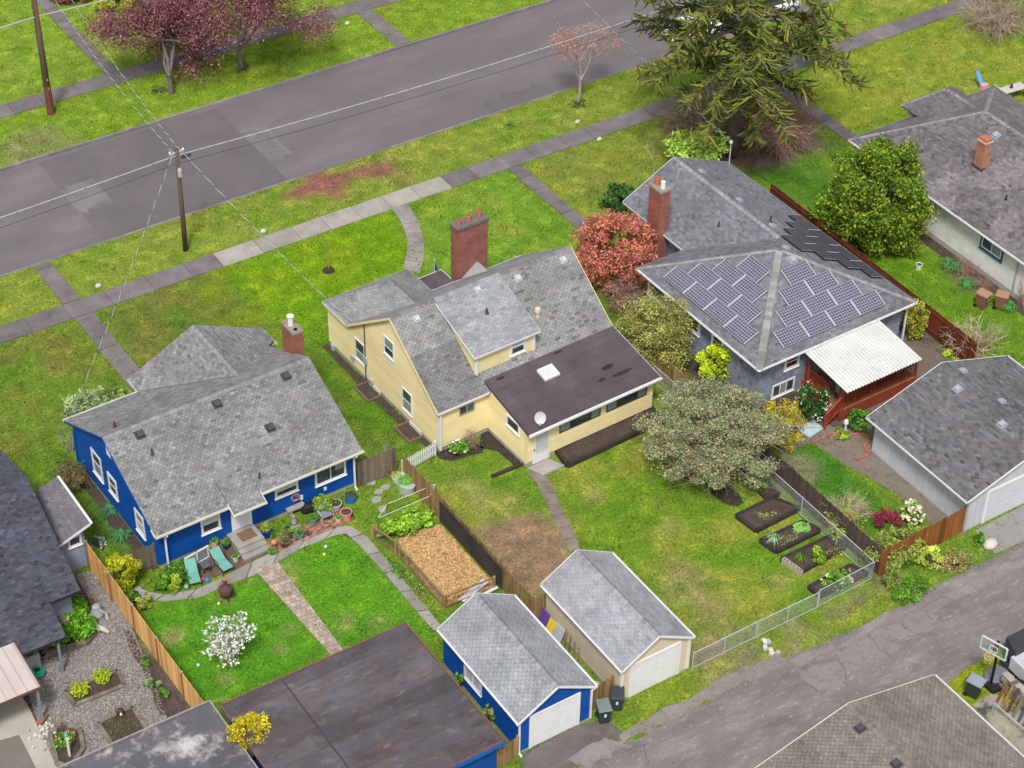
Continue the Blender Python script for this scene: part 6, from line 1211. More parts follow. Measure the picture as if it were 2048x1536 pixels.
# white planks pile, boards between the garages
pm = M('white_planks', (.66, .66, .68), .6, .1, 3)
for k, (p, q, lb) in enumerate((((918, 1205), (968, 1163), 'longest white plank on the wood chips'), ((925, 1207), (975, 1168), 'second white plank on the wood chips'), ((945, 1206), (995, 1180), 'white plank lying nearest the blue garage'))): one(MB().beam((*G2(*p), .10+.05*k), (*G2(*q), .10+.05*k), .16, .05), 'white_plank', pm, lb, 'plank', G2(*p), 'white planks in the chip run')
for k, (yy, col, lb, h) in enumerate(((-16.35, (.13, .06, .3), 'purple and white folded board leaning behind the tan garage', .85), (-16.9, (.75, .55, .05), 'yellow panel leaning on the tan garage wall', .75), (-17.6, (.5, .52, .55), 'pale grey panel leaning on the tan garage wall', .9))):
    m = MB(); m.solid([(-8.95, yy-.4, .02), (-8.95, yy+.25, .02), (-8.65, yy+.25, h), (-8.65, yy-.4, h)], (-.03, 0, .0)); one(m, 'leaning_board', solid_m('panel_%d' % k, col), lb, 'board', (-8.95, yy), 'panels leaning between the garages')
for k in range(4): one(MB().beam((-9.2+.1*k, -18.6-.3*k, 0), (-8.72, -18.2-.35*k, 1.2-.1*k), .06, .06), 'leaning_pole', wood_g, ['longest', 'second', 'third', 'shortest'][k]+' weathered pole leaning on the tan garage', 'pole', (-9.2+.1*k, -18.6-.3*k), 'poles leaning on the tan garage')
for k, (x, y, lb, col) in enumerate(((-9.3, -20.6, 'dark bucket in the gap between the garages', (.06, .06, .06)), (-9.1, -21.2, 'pale jar in the gap between the garages', (.5, .48, .4)), (-9.5, -19.9, 'upturned dark pot in the gap between the garages', (.07, .05, .05)))): one(MB().lathe((x, y, 0), [(.2, 0), (.24, .3), (.22, .34), (.2, .3)], 12), 'bucket', solid_m('bucket_%d' % k, col), lb, 'bucket', (x, y))
gx_ = board_fence('gap_fence', 'short board fence closing the alley gap between the garages', [(-10.3, -22.2), (-8.75, -22.1)], 1.5, wood_f, .13, seed=15)
board_fence('low_fence', 'short weathered fence between the flat roof and the blue garage', [(-15.7, -22.9), (-14.4, -22.7)], 1.3, wood_f, .13, seed=16)
# wheeled bins
def bin_(label, c, ang, body, lid, s=1.):
    o = root('wheeled_bin', label, 'wheeled bin', c, group='wheeled bins'); ca, sa = math.cos(R(ang)), math.sin(R(ang))
    def T(x, y, z): return (c[0]+(x*ca-y*sa)*s, c[1]+(x*sa+y*ca)*s, z*s)
    m = MB(); a, b = (.24, .27), (.30, .36); vs = [T(x*a[0], y*a[1], .08) for x, y in ((-1, -1), (1, -1), (1, 1), (-1, 1))]+[T(x*b[0], y*b[1], .98) for x, y in ((-1, -1), (1, -1), (1, 1), (-1, 1))]
    m.add(vs, [(3, 2, 1, 0), (4, 5, 6, 7), (0, 1, 5, 4), (1, 2, 6, 5), (2, 3, 7, 6), (3, 0, 4, 7)]); m.build('body', body, o)
    m = MB(); l = [(-.33, -.40, .98), (.33, -.40, .98), (.33, .40, 1.0), (-.33, .40, 1.0), (-.29, -.34, 1.06), (.29, -.34, 1.06), (.29, .36, 1.09), (-.29, .36, 1.09)]; m.add([T(*q) for q in l], [(3, 2, 1, 0), (4, 5, 6, 7), (0, 1, 5, 4), (1, 2, 6, 5), (2, 3, 7, 6), (3, 0, 4, 7)]); m.build('lid', lid, o)
    MB().tube([T(-.28, .44, .98), T(.28, .44, .98)], .02*s, 6).build('handle', body, o)
    for sx in (-.26, .26): MB().tube([T(sx-.03, .3, .12), T(sx+.03, .3, .12)], .12*s, 12).build('wheel', black, o)
    MB().add([T(-.06, -.342, .55), T(.05, -.342, .55), T(.05, -.365, .78), T(-.06, -.365, .78)], [(0, 1, 2, 3)]).build('sticker', white, o)
gl_l = solid_m('grey_green_lid', (.17, .21, .20)); gl_b = solid_m('dark_green_bin', (.03, .05, .048)); gr_l = solid_m('grey_lid', (.27, .30, .35)); bl_b = solid_m('charcoal_bin', (.045, .055, .065)); br_b = solid_m('brown_bin', (.20, .10, .065)); br_l = solid_m('brown_lid', (.38, .22, .16))
bin_('dark green bin with pale lid beside the blue garage door', G2(1206, 1440), -20, gl_b, gl_l); bin_('charcoal bin behind the dark green bin at the tan garage', G2(1233, 1415), -35, bl_b, bl_b)
bin_('dark green bin with grey lid beside the basketball hoop', (5.75, -31.0), 20, gl_b, gr_l); bin_('left brown bin beside the mint house wall', G2(1963, 614), 15, br_b, br_l); bin_('right brown bin beside the mint house downspout', G2(2000, 616), 35, br_b, br_l)
pot('white pot standing on the lawn under the big laurel', G2(1837, 538), .2, .36, (.75, .75, .72), None, group='pots elsewhere')
# table and chairs on the right front lawn
c = G2(2022, 195); o = root('folding_table', 'white folding table on the far right lawn', 'table', c); MB().obox((*c, .73), (1.9, .8, .05), -5).build('table_top', M('off_white', (.52, .49, .44), .5, .05, 3), o)
for sx in (-.8, .8):
    for sy in (-.3, .3): MB().box(c[0]+sx-.02, c[0]+sx+.02, c[1]+sy-.02, c[1]+sy+.02, 0, .71).build('leg', dark, o)
c2 = (c[0]-.1, c[1]+.05); one(MB().lathe((*c2, .755), [(.1, 0), (.12, .12), (.07, .22), (.06, .3)], 12), 'purple_jug', solid_m('purple', (.05, .03, .13)), 'dark purple jug on the white folding table', 'jug', (*c2, .755))
for k, (p, ang, lb) in enumerate((((1997, 192), 90, 'white plastic chair left of the folding table'), ((1990, 210), 30, 'white plastic chair nearest the brown roof'), ((2020, 222), 0, 'white plastic chair in front of the folding table'))):
    c = G2(*p); o = root('plastic_chair', lb, 'chair', c, group='white chairs around the folding table'); ca, sa = math.cos(R(ang)), math.sin(R(ang)); wp = solid_m('white_plastic', (.74, .74, .76))
    T = lambda x, y, z: (c[0]+x*ca-y*sa, c[1]+x*sa+y*ca, z)
    MB().solid([T(-.25, -.25, .42), T(.25, -.25, .42), T(.25, .25, .42), T(-.25, .25, .42)], (0, 0, .04)).build('seat', wp, o); MB().solid([T(-.25, .25, .45), T(.25, .25, .45), T(.23, .36, .92), T(-.23, .36, .92)], tuple(np.array(T(0, .03, 0))-np.array(T(0, 0, 0)))).build('backrest', wp, o)
    for sx in (-.22, .22):
        for sy in (-.22, .22): MB().tube([T(sx, sy, 0), T(sx, sy, .42)], .02, 5).build('leg', wp, o)
c = G2(1955, 172); o = root('toy_slide', 'blue and pink toy slide behind the brown roof', 'slide', c); MB().beam((c[0], c[1]-.5, .1), (c[0]+.1, c[1]+.35, .95), .28, .06).build('chute', solid_m('toy_blue', (.12, .3, .7)), o); MB().box(c[0]-.2, c[0]+.3, c[1]-.7, c[1]-.4, 0, .4).build('base', solid_m('toy_pink', (.7, .35, .4)), o)
# basketball hoop
hx, hy = 6.85, -31.0; o = root('basketball_hoop', 'portable basketball hoop with clear backboard beside the alley', 'basketball hoop', (hx, hy)); navy = solid_m('navy_pole', (.012, .014, .03))
MB().tube([(hx, hy, .1), (hx-.1, hy-.05, 1.8), (hx-.35, hy-.15, 3.3)], .07, 8).build('pole', navy, o); MB().beam((hx-.3, hy-.1, 3.2), (hx-.75, hy-.3, 3.15), .06, .3).build('arm', navy, o); MB().prism([(hx-.3, hy-.5), (hx+.5, hy-.5), (hx+.5, hy+.3), (hx-.3, hy+.3)], 0, .2).build('base', black, o)
bd = np.array((-.28, .96)); bn = np.array((-.96, -.28)); bc = np.array((hx-.78, hy-.32))
def BP(u, z, h=0): p = bc+np.array((bd[0]*u, bd[1]*u))+bn*h; return (p[0], p[1], z)
m = MB()
for a, b in (((-.65, 2.9), (.65, 2.9)), ((-.65, 3.65), (.65, 3.65)), ((-.65, 2.9), (-.65, 3.65)), ((.65, 2.9), (.65, 3.65))): m.beam(BP(*a), BP(*b), .05, .07)
for a, b in (((-.2, 3.05), (.2, 3.05)), ((-.2, 3.38), (.2, 3.38)), ((-.2, 3.05), (-.2, 3.38)), ((.2, 3.05), (.2, 3.38))): m.beam(BP(*a, .01), BP(*b, .01), .02, .05)
m.build('backboard_frame', M('pale_frame', (.62, .68, .72), .4, .05, 3), o)
gm_ = bpy.data.materials.new('clear_acrylic'); gm_.use_nodes = True; t_ = gm_.node_tree; b_ = t_.nodes['Principled BSDF']; b_.inputs['Base Color'].default_value = (.8, .86, .86, 1); b_.inputs['Transmission Weight'].default_value = .95; b_.inputs['Roughness'].default_value = .05; b_.inputs['IOR'].default_value = 1.05
MB().solid([BP(-.64, 2.91), BP(.64, 2.91), BP(.64, 3.64), BP(-.64, 3.64)], (bn[0]*.012, bn[1]*.012, 0)).build('backboard', gm_, o)
rc = BP(0, 3.02, .38); MB().tube([(rc[0]+.23*math.cos(t), rc[1]+.23*math.sin(t), rc[2]) for t in np.linspace(0, 6.283, 22)], .022, 6).build('rim', solid_m('orange_rim', (.75, .24, .08)), o)
m = MB()
for k in range(10): a = k*.628; m.tube([(rc[0]+.22*math.cos(a), rc[1]+.22*math.sin(a), rc[2]), (rc[0]+.13*math.cos(a+.3), rc[1]+.13*math.sin(a+.3), rc[2]-.4)], .006, 3)
m.build('net', white, o)
# clutter at the lower right: stone wall, planks, covered trailer
o = root('stone_wall', 'low mossy stone wall stacked with pale slabs at the right edge', 'wall', (7.3, -33.0)); r = np.random.default_rng(9)
for k in range(11):
    for j in range(3): MB().obox((7.3+j*.02, -31.5-k*.42-.2*(j % 2), .16+j*.26), (.5, .38, .24), r.normal()*4, float(r.uniform(.5, 1.5))).build('stone', M('wall_stone', (.24, .215, .19), .95, .25, 2, .4, 30, blots=(((.10, .10, .03), 2, .5, .7, .6),)), o)
for k in range(5): MB().obox((7.25, -31.6-k*.85, .93), (.32, .62, .05), r.normal()*5).build('pale_slab', conc_n, o)
cols = [(.34, .13, .05), (.5, .28, .06), (.2, .08, .05), (.28, .26, .22), (.10, .15, .22), (.36, .15, .06), (.55, .32, .08), (.16, .09, .06), (.3, .2, .12), (.2, .18, .16)]
for k in range(10): one(MB().beam((6.35, -31.95-k*.36, .03), (6.95, -31.85-k*.36, 1.0+.1*(k % 3)), .11+.03*(k % 2), .04), 'leaning_plank', M('plank_col_%d' % k, tuple(.55*q for q in cols[k]), .85, .3, 3, .3, 30), ['reddish plank at the far end of the row on the stone wall','yellow plank beside the far reddish plank','dark red plank, third from the far end on the stone wall','grey plank, fourth from the far end on the stone wall','slate blue plank leaning on the stone wall','orange brown plank next to the slate blue plank','bright yellow plank nearest the metal rail','dark brown plank beside the bright yellow plank','tan plank near the bottom right corner','last grey plank of the row at the right edge'][k], 'plank', (6.35, -31.95-k*.36), 'planks leaning on the stone wall')
one(MB().beam((5.85, -32.2, .5), (5.95, -34.8, .5), .05, .05).beam((5.85, -32.2, 0), (5.85, -32.2, .5), .04, .04).beam((5.95, -34.8, 0), (5.95, -34.8, .5), .04, .04), 'metal_rail', steel, 'low galvanised rail in front of the leaning planks', 'rail', (5.9, -33.5))
o = root('covered_trailer', 'trailer under a pale tarpaulin at the right edge', 'trailer', (9.2, -32.3)); MB().prism([(7.75, -34.5), (11.6, -34.5), (11.6, -30.9), (8.0, -30.9)], .5, 1.25).build('tarpaulin', M('pale_tarp', (.52, .52, .56), .6, .12, 1.5, .4, 4), o); MB().prism([(8.15, -31.0), (11.6, -31.0), (11.6, -30.0), (8.5, -30.0)], .6, 1.5).build('dark_cover', M('dark_cover', (.045, .05, .06), .5, .1, 2), o)
for y in (-33.8, -32.0): MB().tube([(7.72, y, .32), (7.95, y, .32)], .32, 14).build('wheel', black, o)
MB().box(8.0, 11.5, -34.4, -30.3, .38, .5).build('chassis', dark, o)
one(MB().lathe((7.45, -30.75, 0), [(.5, 0), (.52, .1), (.5, .22), (.4, .24)], 16, sx=1.3), 'old_tyre', M('grey_rubber', (.17, .175, .2), .8, .15, 3), 'grey worn tyre beside the basketball pole', 'tyre', (7.45, -30.75))
blob_patch('side_concrete', M('dirty_concrete', (.30, .27, .22), .95, .2, .8, .3, 30, fine=.2, blots=(((.05, .05, .05), .7, .52, .62, .85),)), [(1945, 1410), (1985, 1385), (2048, 1425), (2100, 1470), (2100, 1540), (2060, 1530)], .02, 33, .05)
# dish
o = root('satellite_dish', 'grey satellite dish on the corner of the brown roof', 'satellite dish', (-2.64, -6.15, 2.5), 1.9); dg = solid_m('dish_grey', (.55, .56, .57))
ax = nv((-.55, -.75, .35)); p0 = np.array((-2.5, -6.1, 2.98)); e1 = nv(np.cross(ax, (0, 0, 1))); e2 = np.cross(e1, ax); m = MB(); vs = []; n = 20
for rr in (0.02, .15, .28, .36):
    for k in range(n): a = 6.2832*k/n; vs.append(p0+e1*rr*math.cos(a)*.85+e2*rr*math.sin(a)+ax*(rr*rr*.6))
m.add(vs, [(i*n+k, i*n+(k+1) % n, (i+1)*n+(k+1) % n, (i+1)*n+k) for i in range(3) for k in range(n)]+[tuple(range(n))]); m.build('reflector', dg, o)
MB().tube([(-2.55, -6.0, 2.5), (-2.55, -6.0, 2.8), p0], .025, 6).build('mast', dg, o); MB().tube([p0-e2*.34, p0-e2*.2+ax*.5], .016, 6).build('feed_arm', dg, o); MB().obox(tuple(p0-e2*.18+ax*.52), (.09, .09, .12), 30).build('receiver', dg, o)
# flag pole tip at the front entry
c = rot2((.35, 8.35), 1.9); o = root('flag', 'small blue and white flag at the front entry', 'flag', c); MB().tube([(*c, 0), (c[0], c[1], 3.4)], .02, 6).build('pole', white, o); MB().solid([(c[0], c[1], 3.35), (c[0]+.05, c[1]-.35, 2.75), (c[0], c[1], 2.6)], (.01, .0, 0)).build('cloth', solid_m('flag_blue', (.03, .06, .25)), o)
# left yard ornaments
def stone_bed(label, pts, h=.12):
    W = [np.array(G2(*p)) for p in pts]; c = sum(W)/len(W); o = root('stone_edged_bed', label, 'garden bed', tuple(c), group='beds in the gravel yard'); es = M('bed_stone', (.20, .17, .13), .9, .2, 3, .3, 30)
    for i in range(len(W)):
        a, b = W[i], W[(i+1) % len(W)]; L = np.linalg.norm(b-a); n = max(int(L/.3), 1); ang = math.degrees(math.atan2(*(b-a)[::-1]))
        for k in range(n): q = a+(b-a)*(k+.5)/n; MB().obox((*q, h/2), (L/n-.015, .2, h), ang, float(rng.uniform(.75, 1.25))).build('stone', es, o)
    MB().prism([tuple(w_) for w_ in W], .0, h*.6).build('soil', soil, o); return o
b1 = stone_bed('long stone edged bed with two lime green shrubs', [(130, 1385), (235, 1342), (250, 1372), (150, 1412)]); b2 = stone_bed('square mossy bed beside the lichen covered roof', [(195, 1448), (265, 1415), (295, 1462), (225, 1492)])
b3 = stone_bed('oval stone edged flower bed with white post', [(100, 1470), (125, 1450), (160, 1462), (168, 1500), (140, 1540), (115, 1530)], .2); b4 = stone_bed('curved shrub bed against the dark roofed house', [(85, 1320), (110, 1305), (175, 1290), (190, 1270), (190, 1225), (130, 1240)], .25)
for (p, rad) in (((162, 1388), .45), ((205, 1362), .42)): tuft(b1, G2(*p), rad, .6, 420, .07, LIME, name='shrub', z0=.05)
tuft(b2, G2(245, 1460), .85, .14, 500, .05, [(.12, .16, .04), (.09, .13, .03)], name='moss'); tuft(b3, G2(130, 1488), .5, .4, 360, .08, GREEN, name='foliage', z0=.1)
tuft(b3, G2(132, 1485), .5, .55, 60, .07, [(.7, .1, .22), (.75, .6, .2), (.8, .78, .6)], name='flowers', z0=.12, mat=petal_m)
for p in ((150, 1235), (135, 1262), (165, 1270), (115, 1285)): tuft(b4, G2(*p), .75, 1.0, 900, .1, [(.12, .33, .02), (.2, .42, .03), (.07, .2, .015)], name='shrub', z0=.1)
c = G2(140, 1515); one(MB().beam((*c, 0), (*c, 1.5), .09, .09).lathe((*c, 1.5), [(.09, 0), (.1, .05), (.04, .1)], 8, t=(.1, .5, .5)), 'garden_post', white, 'white post with teal top in the oval flower bed', 'post', c)
c = G2(242, 1432); o = root('bird_statue', 'small dark and white bird statue on the mossy bed', 'statue', c); MB().lathe((*c, .1), [(.12, 0), (.2, .12), (.16, .3), (.05, .38)], 12).build('body', solid_m('dark_bird', (.05, .045, .05)), o); MB().lathe((c[0]-.03, c[1]-.12, .18), [(.05, 0), (.09, .08), (.05, .2)], 10).build('breast', white, o); MB().lathe((c[0]-.15, c[1]+.1, .35), [(.05, 0), (.1, .06), (.08, .15), (.02, .18)], 10).build('head', solid_m('rusty_bird', (.25, .10, .07)), o)
c = G2(195, 1232); o = root('garden_figure', 'grey seated garden figure with brown hair on the gravel', 'statue', c); MB().lathe((*c, 0), [(.3, 0), (.34, .2), (.24, .5), (.2, .7), (.1, .75)], 12).build('body', M('blue_grey_stone', (.34, .36, .40), .8, .2, 4), o); MB().lathe((c[0]-.12, c[1]+.25, .7), [(.1, 0), (.16, .1), (.15, .22), (.05, .3)], 12).build('hair', solid_m('brown_hair', (.09, .04, .03)), o); MB().tube([(c[0]+.1, c[1]-.2, .5), (c[0]+.35, c[1]-.3, .25), (c[0]+.3, c[1]-.55, .05)], .08, 7).build('arm', M('blue_grey_stone', (.3, .3, .3)), o)
c = G2(200, 1262); o = root('white_dog_figure', 'white dog figure lying on the gravel by the shrubs', 'statue', c); MB().tube([(c[0]-.35, c[1]+.35, .2), (c[0]-.1, c[1]+.1, .26), (c[0]+.15, c[1]-.2, .2), (c[0]+.3, c[1]-.42, .1)], [.1, .16, .13, .07], 8).build('body', M('off_white_stone', (.5, .48, .45), .8, .1, 3), o); MB().tube([(c[0]-.4, c[1]+.4, .15), (c[0]-.5, c[1]+.5, .4)], [.09, .06], 7).build('head', M('off_white_stone', (.5, .5, .5)), o)
c = G2(78, 1352); o = root('hose_reel', 'coiled green garden hose beside the air conditioner', 'hose', c); hm = solid_m('hose_green', (.02, .36, .22))
for k in range(5): MB().tube([(c[0]+(.3-.03*k)*math.cos(t), c[1]+(.3-.03*k)*math.sin(t), .25+.05*k) for t in np.linspace(0, 6.28, 18)], .03, 5).build('coil', hm, o)
MB().lathe((*c, 0), [(.12, 0), (.14, .3), (.1, .5)], 10).build('stand', dark, o)
one(MB().beam((*G2(78, 1452), .1), (*G2(92, 1432), .1), .3, .2), 'red_brick_block', brk, 'dark red block on the gravel beside the awning post', 'block', G2(85, 1442))
m = MB(); r = np.random.default_rng(12)
W0 = G2(92, 1468)
for k in range(40): m.obox((W0[0]+r.normal()*.4, W0[1]+r.normal()*.4, .05+r.uniform(0, .05)), (.14, .11, .1+r.uniform(0, .04)), r.uniform(0, 90), float(r.uniform(.7, 1.2)))
o = one(m, 'white_rock_pile', M('white_rock', (.55, .51, .46), .9, .15, 4), 'scattered pile of pale rocks beside the oval flower bed', 'rocks', W0); o['kind'] = 'stuff'
m = MB(); W0 = G2(1537, 1298)
for k in range(8): m.obox((W0[0]+r.normal()*.22, W0[1]+r.normal()*.22, .08+.013*k), (.24, .2, .16), r.uniform(0, 90), float(r.uniform(.8, 1.15)))
o = one(m, 'rock_pile', M('white_rock', (.5, .5, .5)), 'small heap of pale rocks beside the alley gate', 'rocks', W0); o['kind'] = 'stuff'
for k, (p, lb) in enumerate((((197, 573), 'round white stone on the verge near the blue house path'), ((527, 464), 'round white stone on the verge above the pale sidewalk'), ((1155, 245), 'pale stone on the verge right of the bare tree'), ((1980, 1092), 'large white rock on the driveway of the grey garage'), ((1199, 280), 'small pale stone on the front lawn near the sidewalk'), ((695, 48), 'pink paving stone on the far verge'))):
    c = G2(*p); s = .42 if k == 3 else .2; m = MB(); m.lathe((*c, 0), [(s, 0), (s*1.05, s*.4), (s*.7, s*.9), (.02, s)], 9, sx=1.0, sy=.75); one(m, 'white_stone', M('white_rock', (.5, .5, .5)), lb, 'stone', c, smooth=True)
# brick edging of the solar house patio
o = root('brick_edging', 'curved red brick edging around the patio beds', 'edging', G2(1700, 880))
for line in ([(1625, 888), (1662, 868)], [(1665, 868), (1690, 873), (1715, 868), (1722, 862)], [(1722, 866), (1740, 880)], [(1738, 882), (1728, 893), (1733, 905), (1742, 908)], [(1742, 908), (1712, 922)]):
    W = [np.array(G2(*p)) for p in line]
    for a, b in zip(W[:-1], W[1:]):
        L = np.linalg.norm(b-a); n = max(int(L/.21), 1)
        for k in range(n): q = a+(b-a)*(k+.5)/n; MB().obox((*q, .05), (L/n-.015, .11, .1), math.degrees(math.atan2(*(b-a)[::-1])), float(rng.uniform(.8, 1.2))).build('brick', M('edging_brick', (.42, .15, .09), .9, .15, 4), o)
c = G2(1595, 862); o = root('slatted_chair', 'small slatted wooden chair on the patio under the yellow shrub', 'chair', c); tw = M('grey_teak', (.35, .31, .27), .8, .2, 3)
for k in range(5): MB().box(c[0]-.24, c[0]+.24, c[1]-.24+k*.1, c[1]-.17+k*.1, .42, .45).build('seat_slat', tw, o)
for k in range(4): MB().box(c[0]-.24+k*.13, c[0]-.16+k*.13, c[1]+.24, c[1]+.27, .45, .9).build('back_slat', tw, o)
for sx in (-.22, .22):
    for sy in (-.22, .24): MB().box(c[0]+sx-.02, c[0]+sx+.02, c[1]+sy-.02, c[1]+sy+.02, 0, .44).build('leg', tw, o)
c = G2(1622, 857); one(MB().obox((*c, .015), (1.3, .9, .02), 10), 'outdoor_mat', M('pale_blue_mat', (.42, .58, .62), .8, .1, 2), 'pale blue outdoor mat at the foot of the deck stairs', 'mat', c)
for k, (p, col, lb) in enumerate((((1690, 862), (.75, .75, .74), 'white garden ornament beside the deck stair post'),)):
    c = G2(*p); m = MB(); m.lathe((*c, 0), [(.06, 0), (.05, .5), (.14, .55), (.12, .75), (.02, .85)], 10); one(m, 'garden_ornament', solid_m('ornament_white', col), lb, 'ornament', c)

# ================================================================= CARS
def car(label, c, ang, body, L=4.5, Wd=1.8, H=1.55):
    o = root('parked_car', label, 'car', (*c, -.13), group='cars parked on the street'); ca, sa = math.cos(R(ang)), math.sin(R(ang))
    def T(x, y, z): return (c[0]+x*ca-y*sa, c[1]+x*sa+y*ca, z-.13)
    secs = [(-.5, .42, .62, .80), (-.47, .25, .85, .92), (-.3, .22, .95, 1.0), (0, .22, .97, 1.0), (.25, .22, .95, 1.0), (.44, .25, .78, .95), (.5, .4, .62, .82)]
    m = MB(); vs = []; k = 8
    for s, z0, z1, wf in secs:
        h = Wd/2*wf
        for y, z in ((-h*.9, z0), (h*.9, z0), (h, (z0+z1)/2), (h*.93, z1), (h*.3, z1+.03), (-h*.3, z1+.03), (-h*.93, z1), (-h, (z0+z1)/2)): vs.append(T(s*L, y, z))
    n = len(secs); m.add(vs, [(i*k+j, i*k+(j+1) % k, (i+1)*k+(j+1) % k, (i+1)*k+j) for i in range(n-1) for j in range(k)]+[tuple(range(k-1, -1, -1)), tuple(range((n-1)*k, n*k))]); m.build('body', body, o, smooth=True)
    cab = [(-.42, .93, .82), (-.28, H-.04, .72), (.02, H, .72), (.22, .97, .84)]
    m = MB(); vs = []
    for s, z, wf in cab: vs += [T(s*L, -Wd/2*wf, z), T(s*L, Wd/2*wf, z)]
    base = [T(-.42*L, -Wd/2*.9, .9), T(-.42*L, Wd/2*.9, .9), T(.22*L, -Wd/2*.9, .93), T(.22*L, Wd/2*.9, .93)]
    m.add(vs+base, [(0, 1, 3, 2), (4, 5, 7, 6), (0, 2, 4, 6), (1, 7, 5, 3)]); m.build('window', glass, o); m = MB(); m.solid([T(-.29*L, -Wd/2*.73, H-.04), T(-.29*L, Wd/2*.73, H-.04), T(.03*L, Wd/2*.73, H), T(.03*L, -Wd/2*.73, H)], (0, 0, .04)); m.build('roof', body, o)
    for sx in (-.31, .31):
        for sy in (-1, 1):
            w_ = MB().tube([T(sx*L, sy*(Wd/2-.2), .33), T(sx*L, sy*(Wd/2+.01), .33)], .33, 16).build('wheel', black, o); MB().tube([T(sx*L, sy*(Wd/2+.0), .33), T(sx*L, sy*(Wd/2+.02), .33)], .19, 12).build('rim', steel, w_)
    for sy in (-.6, .6): MB().obox(T(.485*L, sy, .68), (.12, .35, .14), ang).build('headlight', glass_l, o)
    for sy in (-.65, .65): MB().obox(T(-.49*L, sy, .74), (.08, .3, .16), ang).build('tail_light', solid_m('tail_red', (.4, .02, .02)), o)
paint = M('white_car_paint', (.74, .76, .80), .25, .02, 1, spec=.6)
car('white car parked at the kerb, left of the monkey puzzle trunk', (32.0, 25.75), 0, paint); car('white car parked at the kerb, right of the monkey puzzle trunk', (38.6, 25.75), 0, paint)
# ================================================================= PLANTS
def sc(u, v): return float(np.linalg.norm(G(u, v)-CAM))/FPX
def boxdims(b, squash=1.):
    x0, y0, x1, y1 = b; s = sc((x0+x1)/2, (y0+y1)/2); a = (x1-x0)/2*s; bi = (y1-y0)/2*s
    rz = math.sqrt(max(bi*bi-(a*.63*squash)**2, (.35*bi)**2))/.777; return a, rz
def crown_pts(r, n, c, rad, nclump, cr, shell=.5, low=-1.):
    d = r.normal(size=(nclump*3, 3)); d /= np.linalg.norm(d, axis=1)[:, None]; d = d[d[:, 2] > low][:nclump]
    k = r.uniform(shell, 1, (len(d), 1)); C = np.array(c)+d*k*np.array(rad)*(1-.5*cr)
    w = r.uniform(.5, 1.6, len(d)); w /= w.sum(); i = r.choice(len(d), n, p=w)
    q = r.normal(size=(n, 3)); q /= np.linalg.norm(q, axis=1)[:, None]; q *= r.uniform(0, 1, (n, 1))**.45
    sz = (np.array(rad)*cr)*np.array([1, 1, .8]); return C[i]+q*sz*r.uniform(.7, 1.15, (len(d), 1))[i], C
def plant(name, label, box=None, cat='shrub', n=2500, size=.09, cols=GREEN, zc=None, nclump=40, cr=.3, shell=.5, trunk=.05, bark_=None, base=None, group=None, squash=1., flowers=None, seed=0, rad=None, center=None, limbs=14, clumptint=.28, asp=.55, bare=0, low=-.85, fl_size=.05, dead=0):
    r = np.random.default_rng(seed or sum(map(ord, label)))
    if box:
        a, rz = boxdims(box, squash); rad = rad or (a, a*squash, rz); zc = rz*.95 if zc is None else zc; c = G((box[0]+box[2])/2, (box[1]+box[3])/2, zc)
    else: c = np.array(center)
    bs = base or (float(c[0]), float(c[1])); o = root(name, label, cat, bs, group=group)
    P, C = crown_pts(r, n, c, rad, nclump, cr, shell, low); P[:, 2] = np.maximum(P[:, 2], .03)
    Q, t = leaves(P, size, cols, r, asp)
    # light and dark clumps: foliage of different age
    dist = ((P[:, None, :]-C[None, :, :])**2).sum(-1).argmin(1) if n*len(C) < 4e6 else r.integers(0, len(C), n)
    ct = r.uniform(1-clumptint, 1+clumptint, len(C)); t = t*ct[dist][:, None]
    m = MB(); r2 = min(limbs, len(C)); top = np.array((bs[0], bs[1], max(c[2]-rad[2]*.55, .12))); b0 = np.array((bs[0], bs[1], -.05))
    m.tube([b0, (b0+top)/2+r.normal(size=3)*.03, top], [trunk*1.25, trunk, trunk*.85], 7)
    for e in C[:r2]:
        mid = (top+e)/2+np.array((0, 0, rad[2]*.12))+r.normal(size=3)*.08; m.tube([top-(0, 0, .05), mid, e], [trunk*.6, trunk*.38, trunk*.12], 5)
        for _ in range(bare):
            f = e+r.normal(size=3)*np.array(rad)*.25; m.tube([e-(e-mid)*r.uniform(0, .6), (e+f)/2, f], [trunk*.2, trunk*.12, .006], 3)
    m.build('trunk', bark_ or bark, o, smooth=True)
    attach('crown', quads('crown', Q-np.array(ORG[o.name]), t, leaf_m), o)
    if flowers:
        k, fc = flowers; i = r.choice(n, k); d = P[i]-c; d /= (np.linalg.norm(d/np.array(rad), axis=1)[:, None]+1e-6); Pf = np.where((np.abs(P[i]-c)/np.array(rad)).sum(1)[:, None] > .9, P[i]+d*.06, c+d*r.uniform(.9, 1.05, (k, 1))); Pf[:, 2] = np.maximum(Pf[:, 2], .05)
        Q, t = leaves(Pf, fl_size, fc, r, .9); attach('blossom', quads('blossom', Q-np.array(ORG[o.name]), t, petal_m), o)
    return o
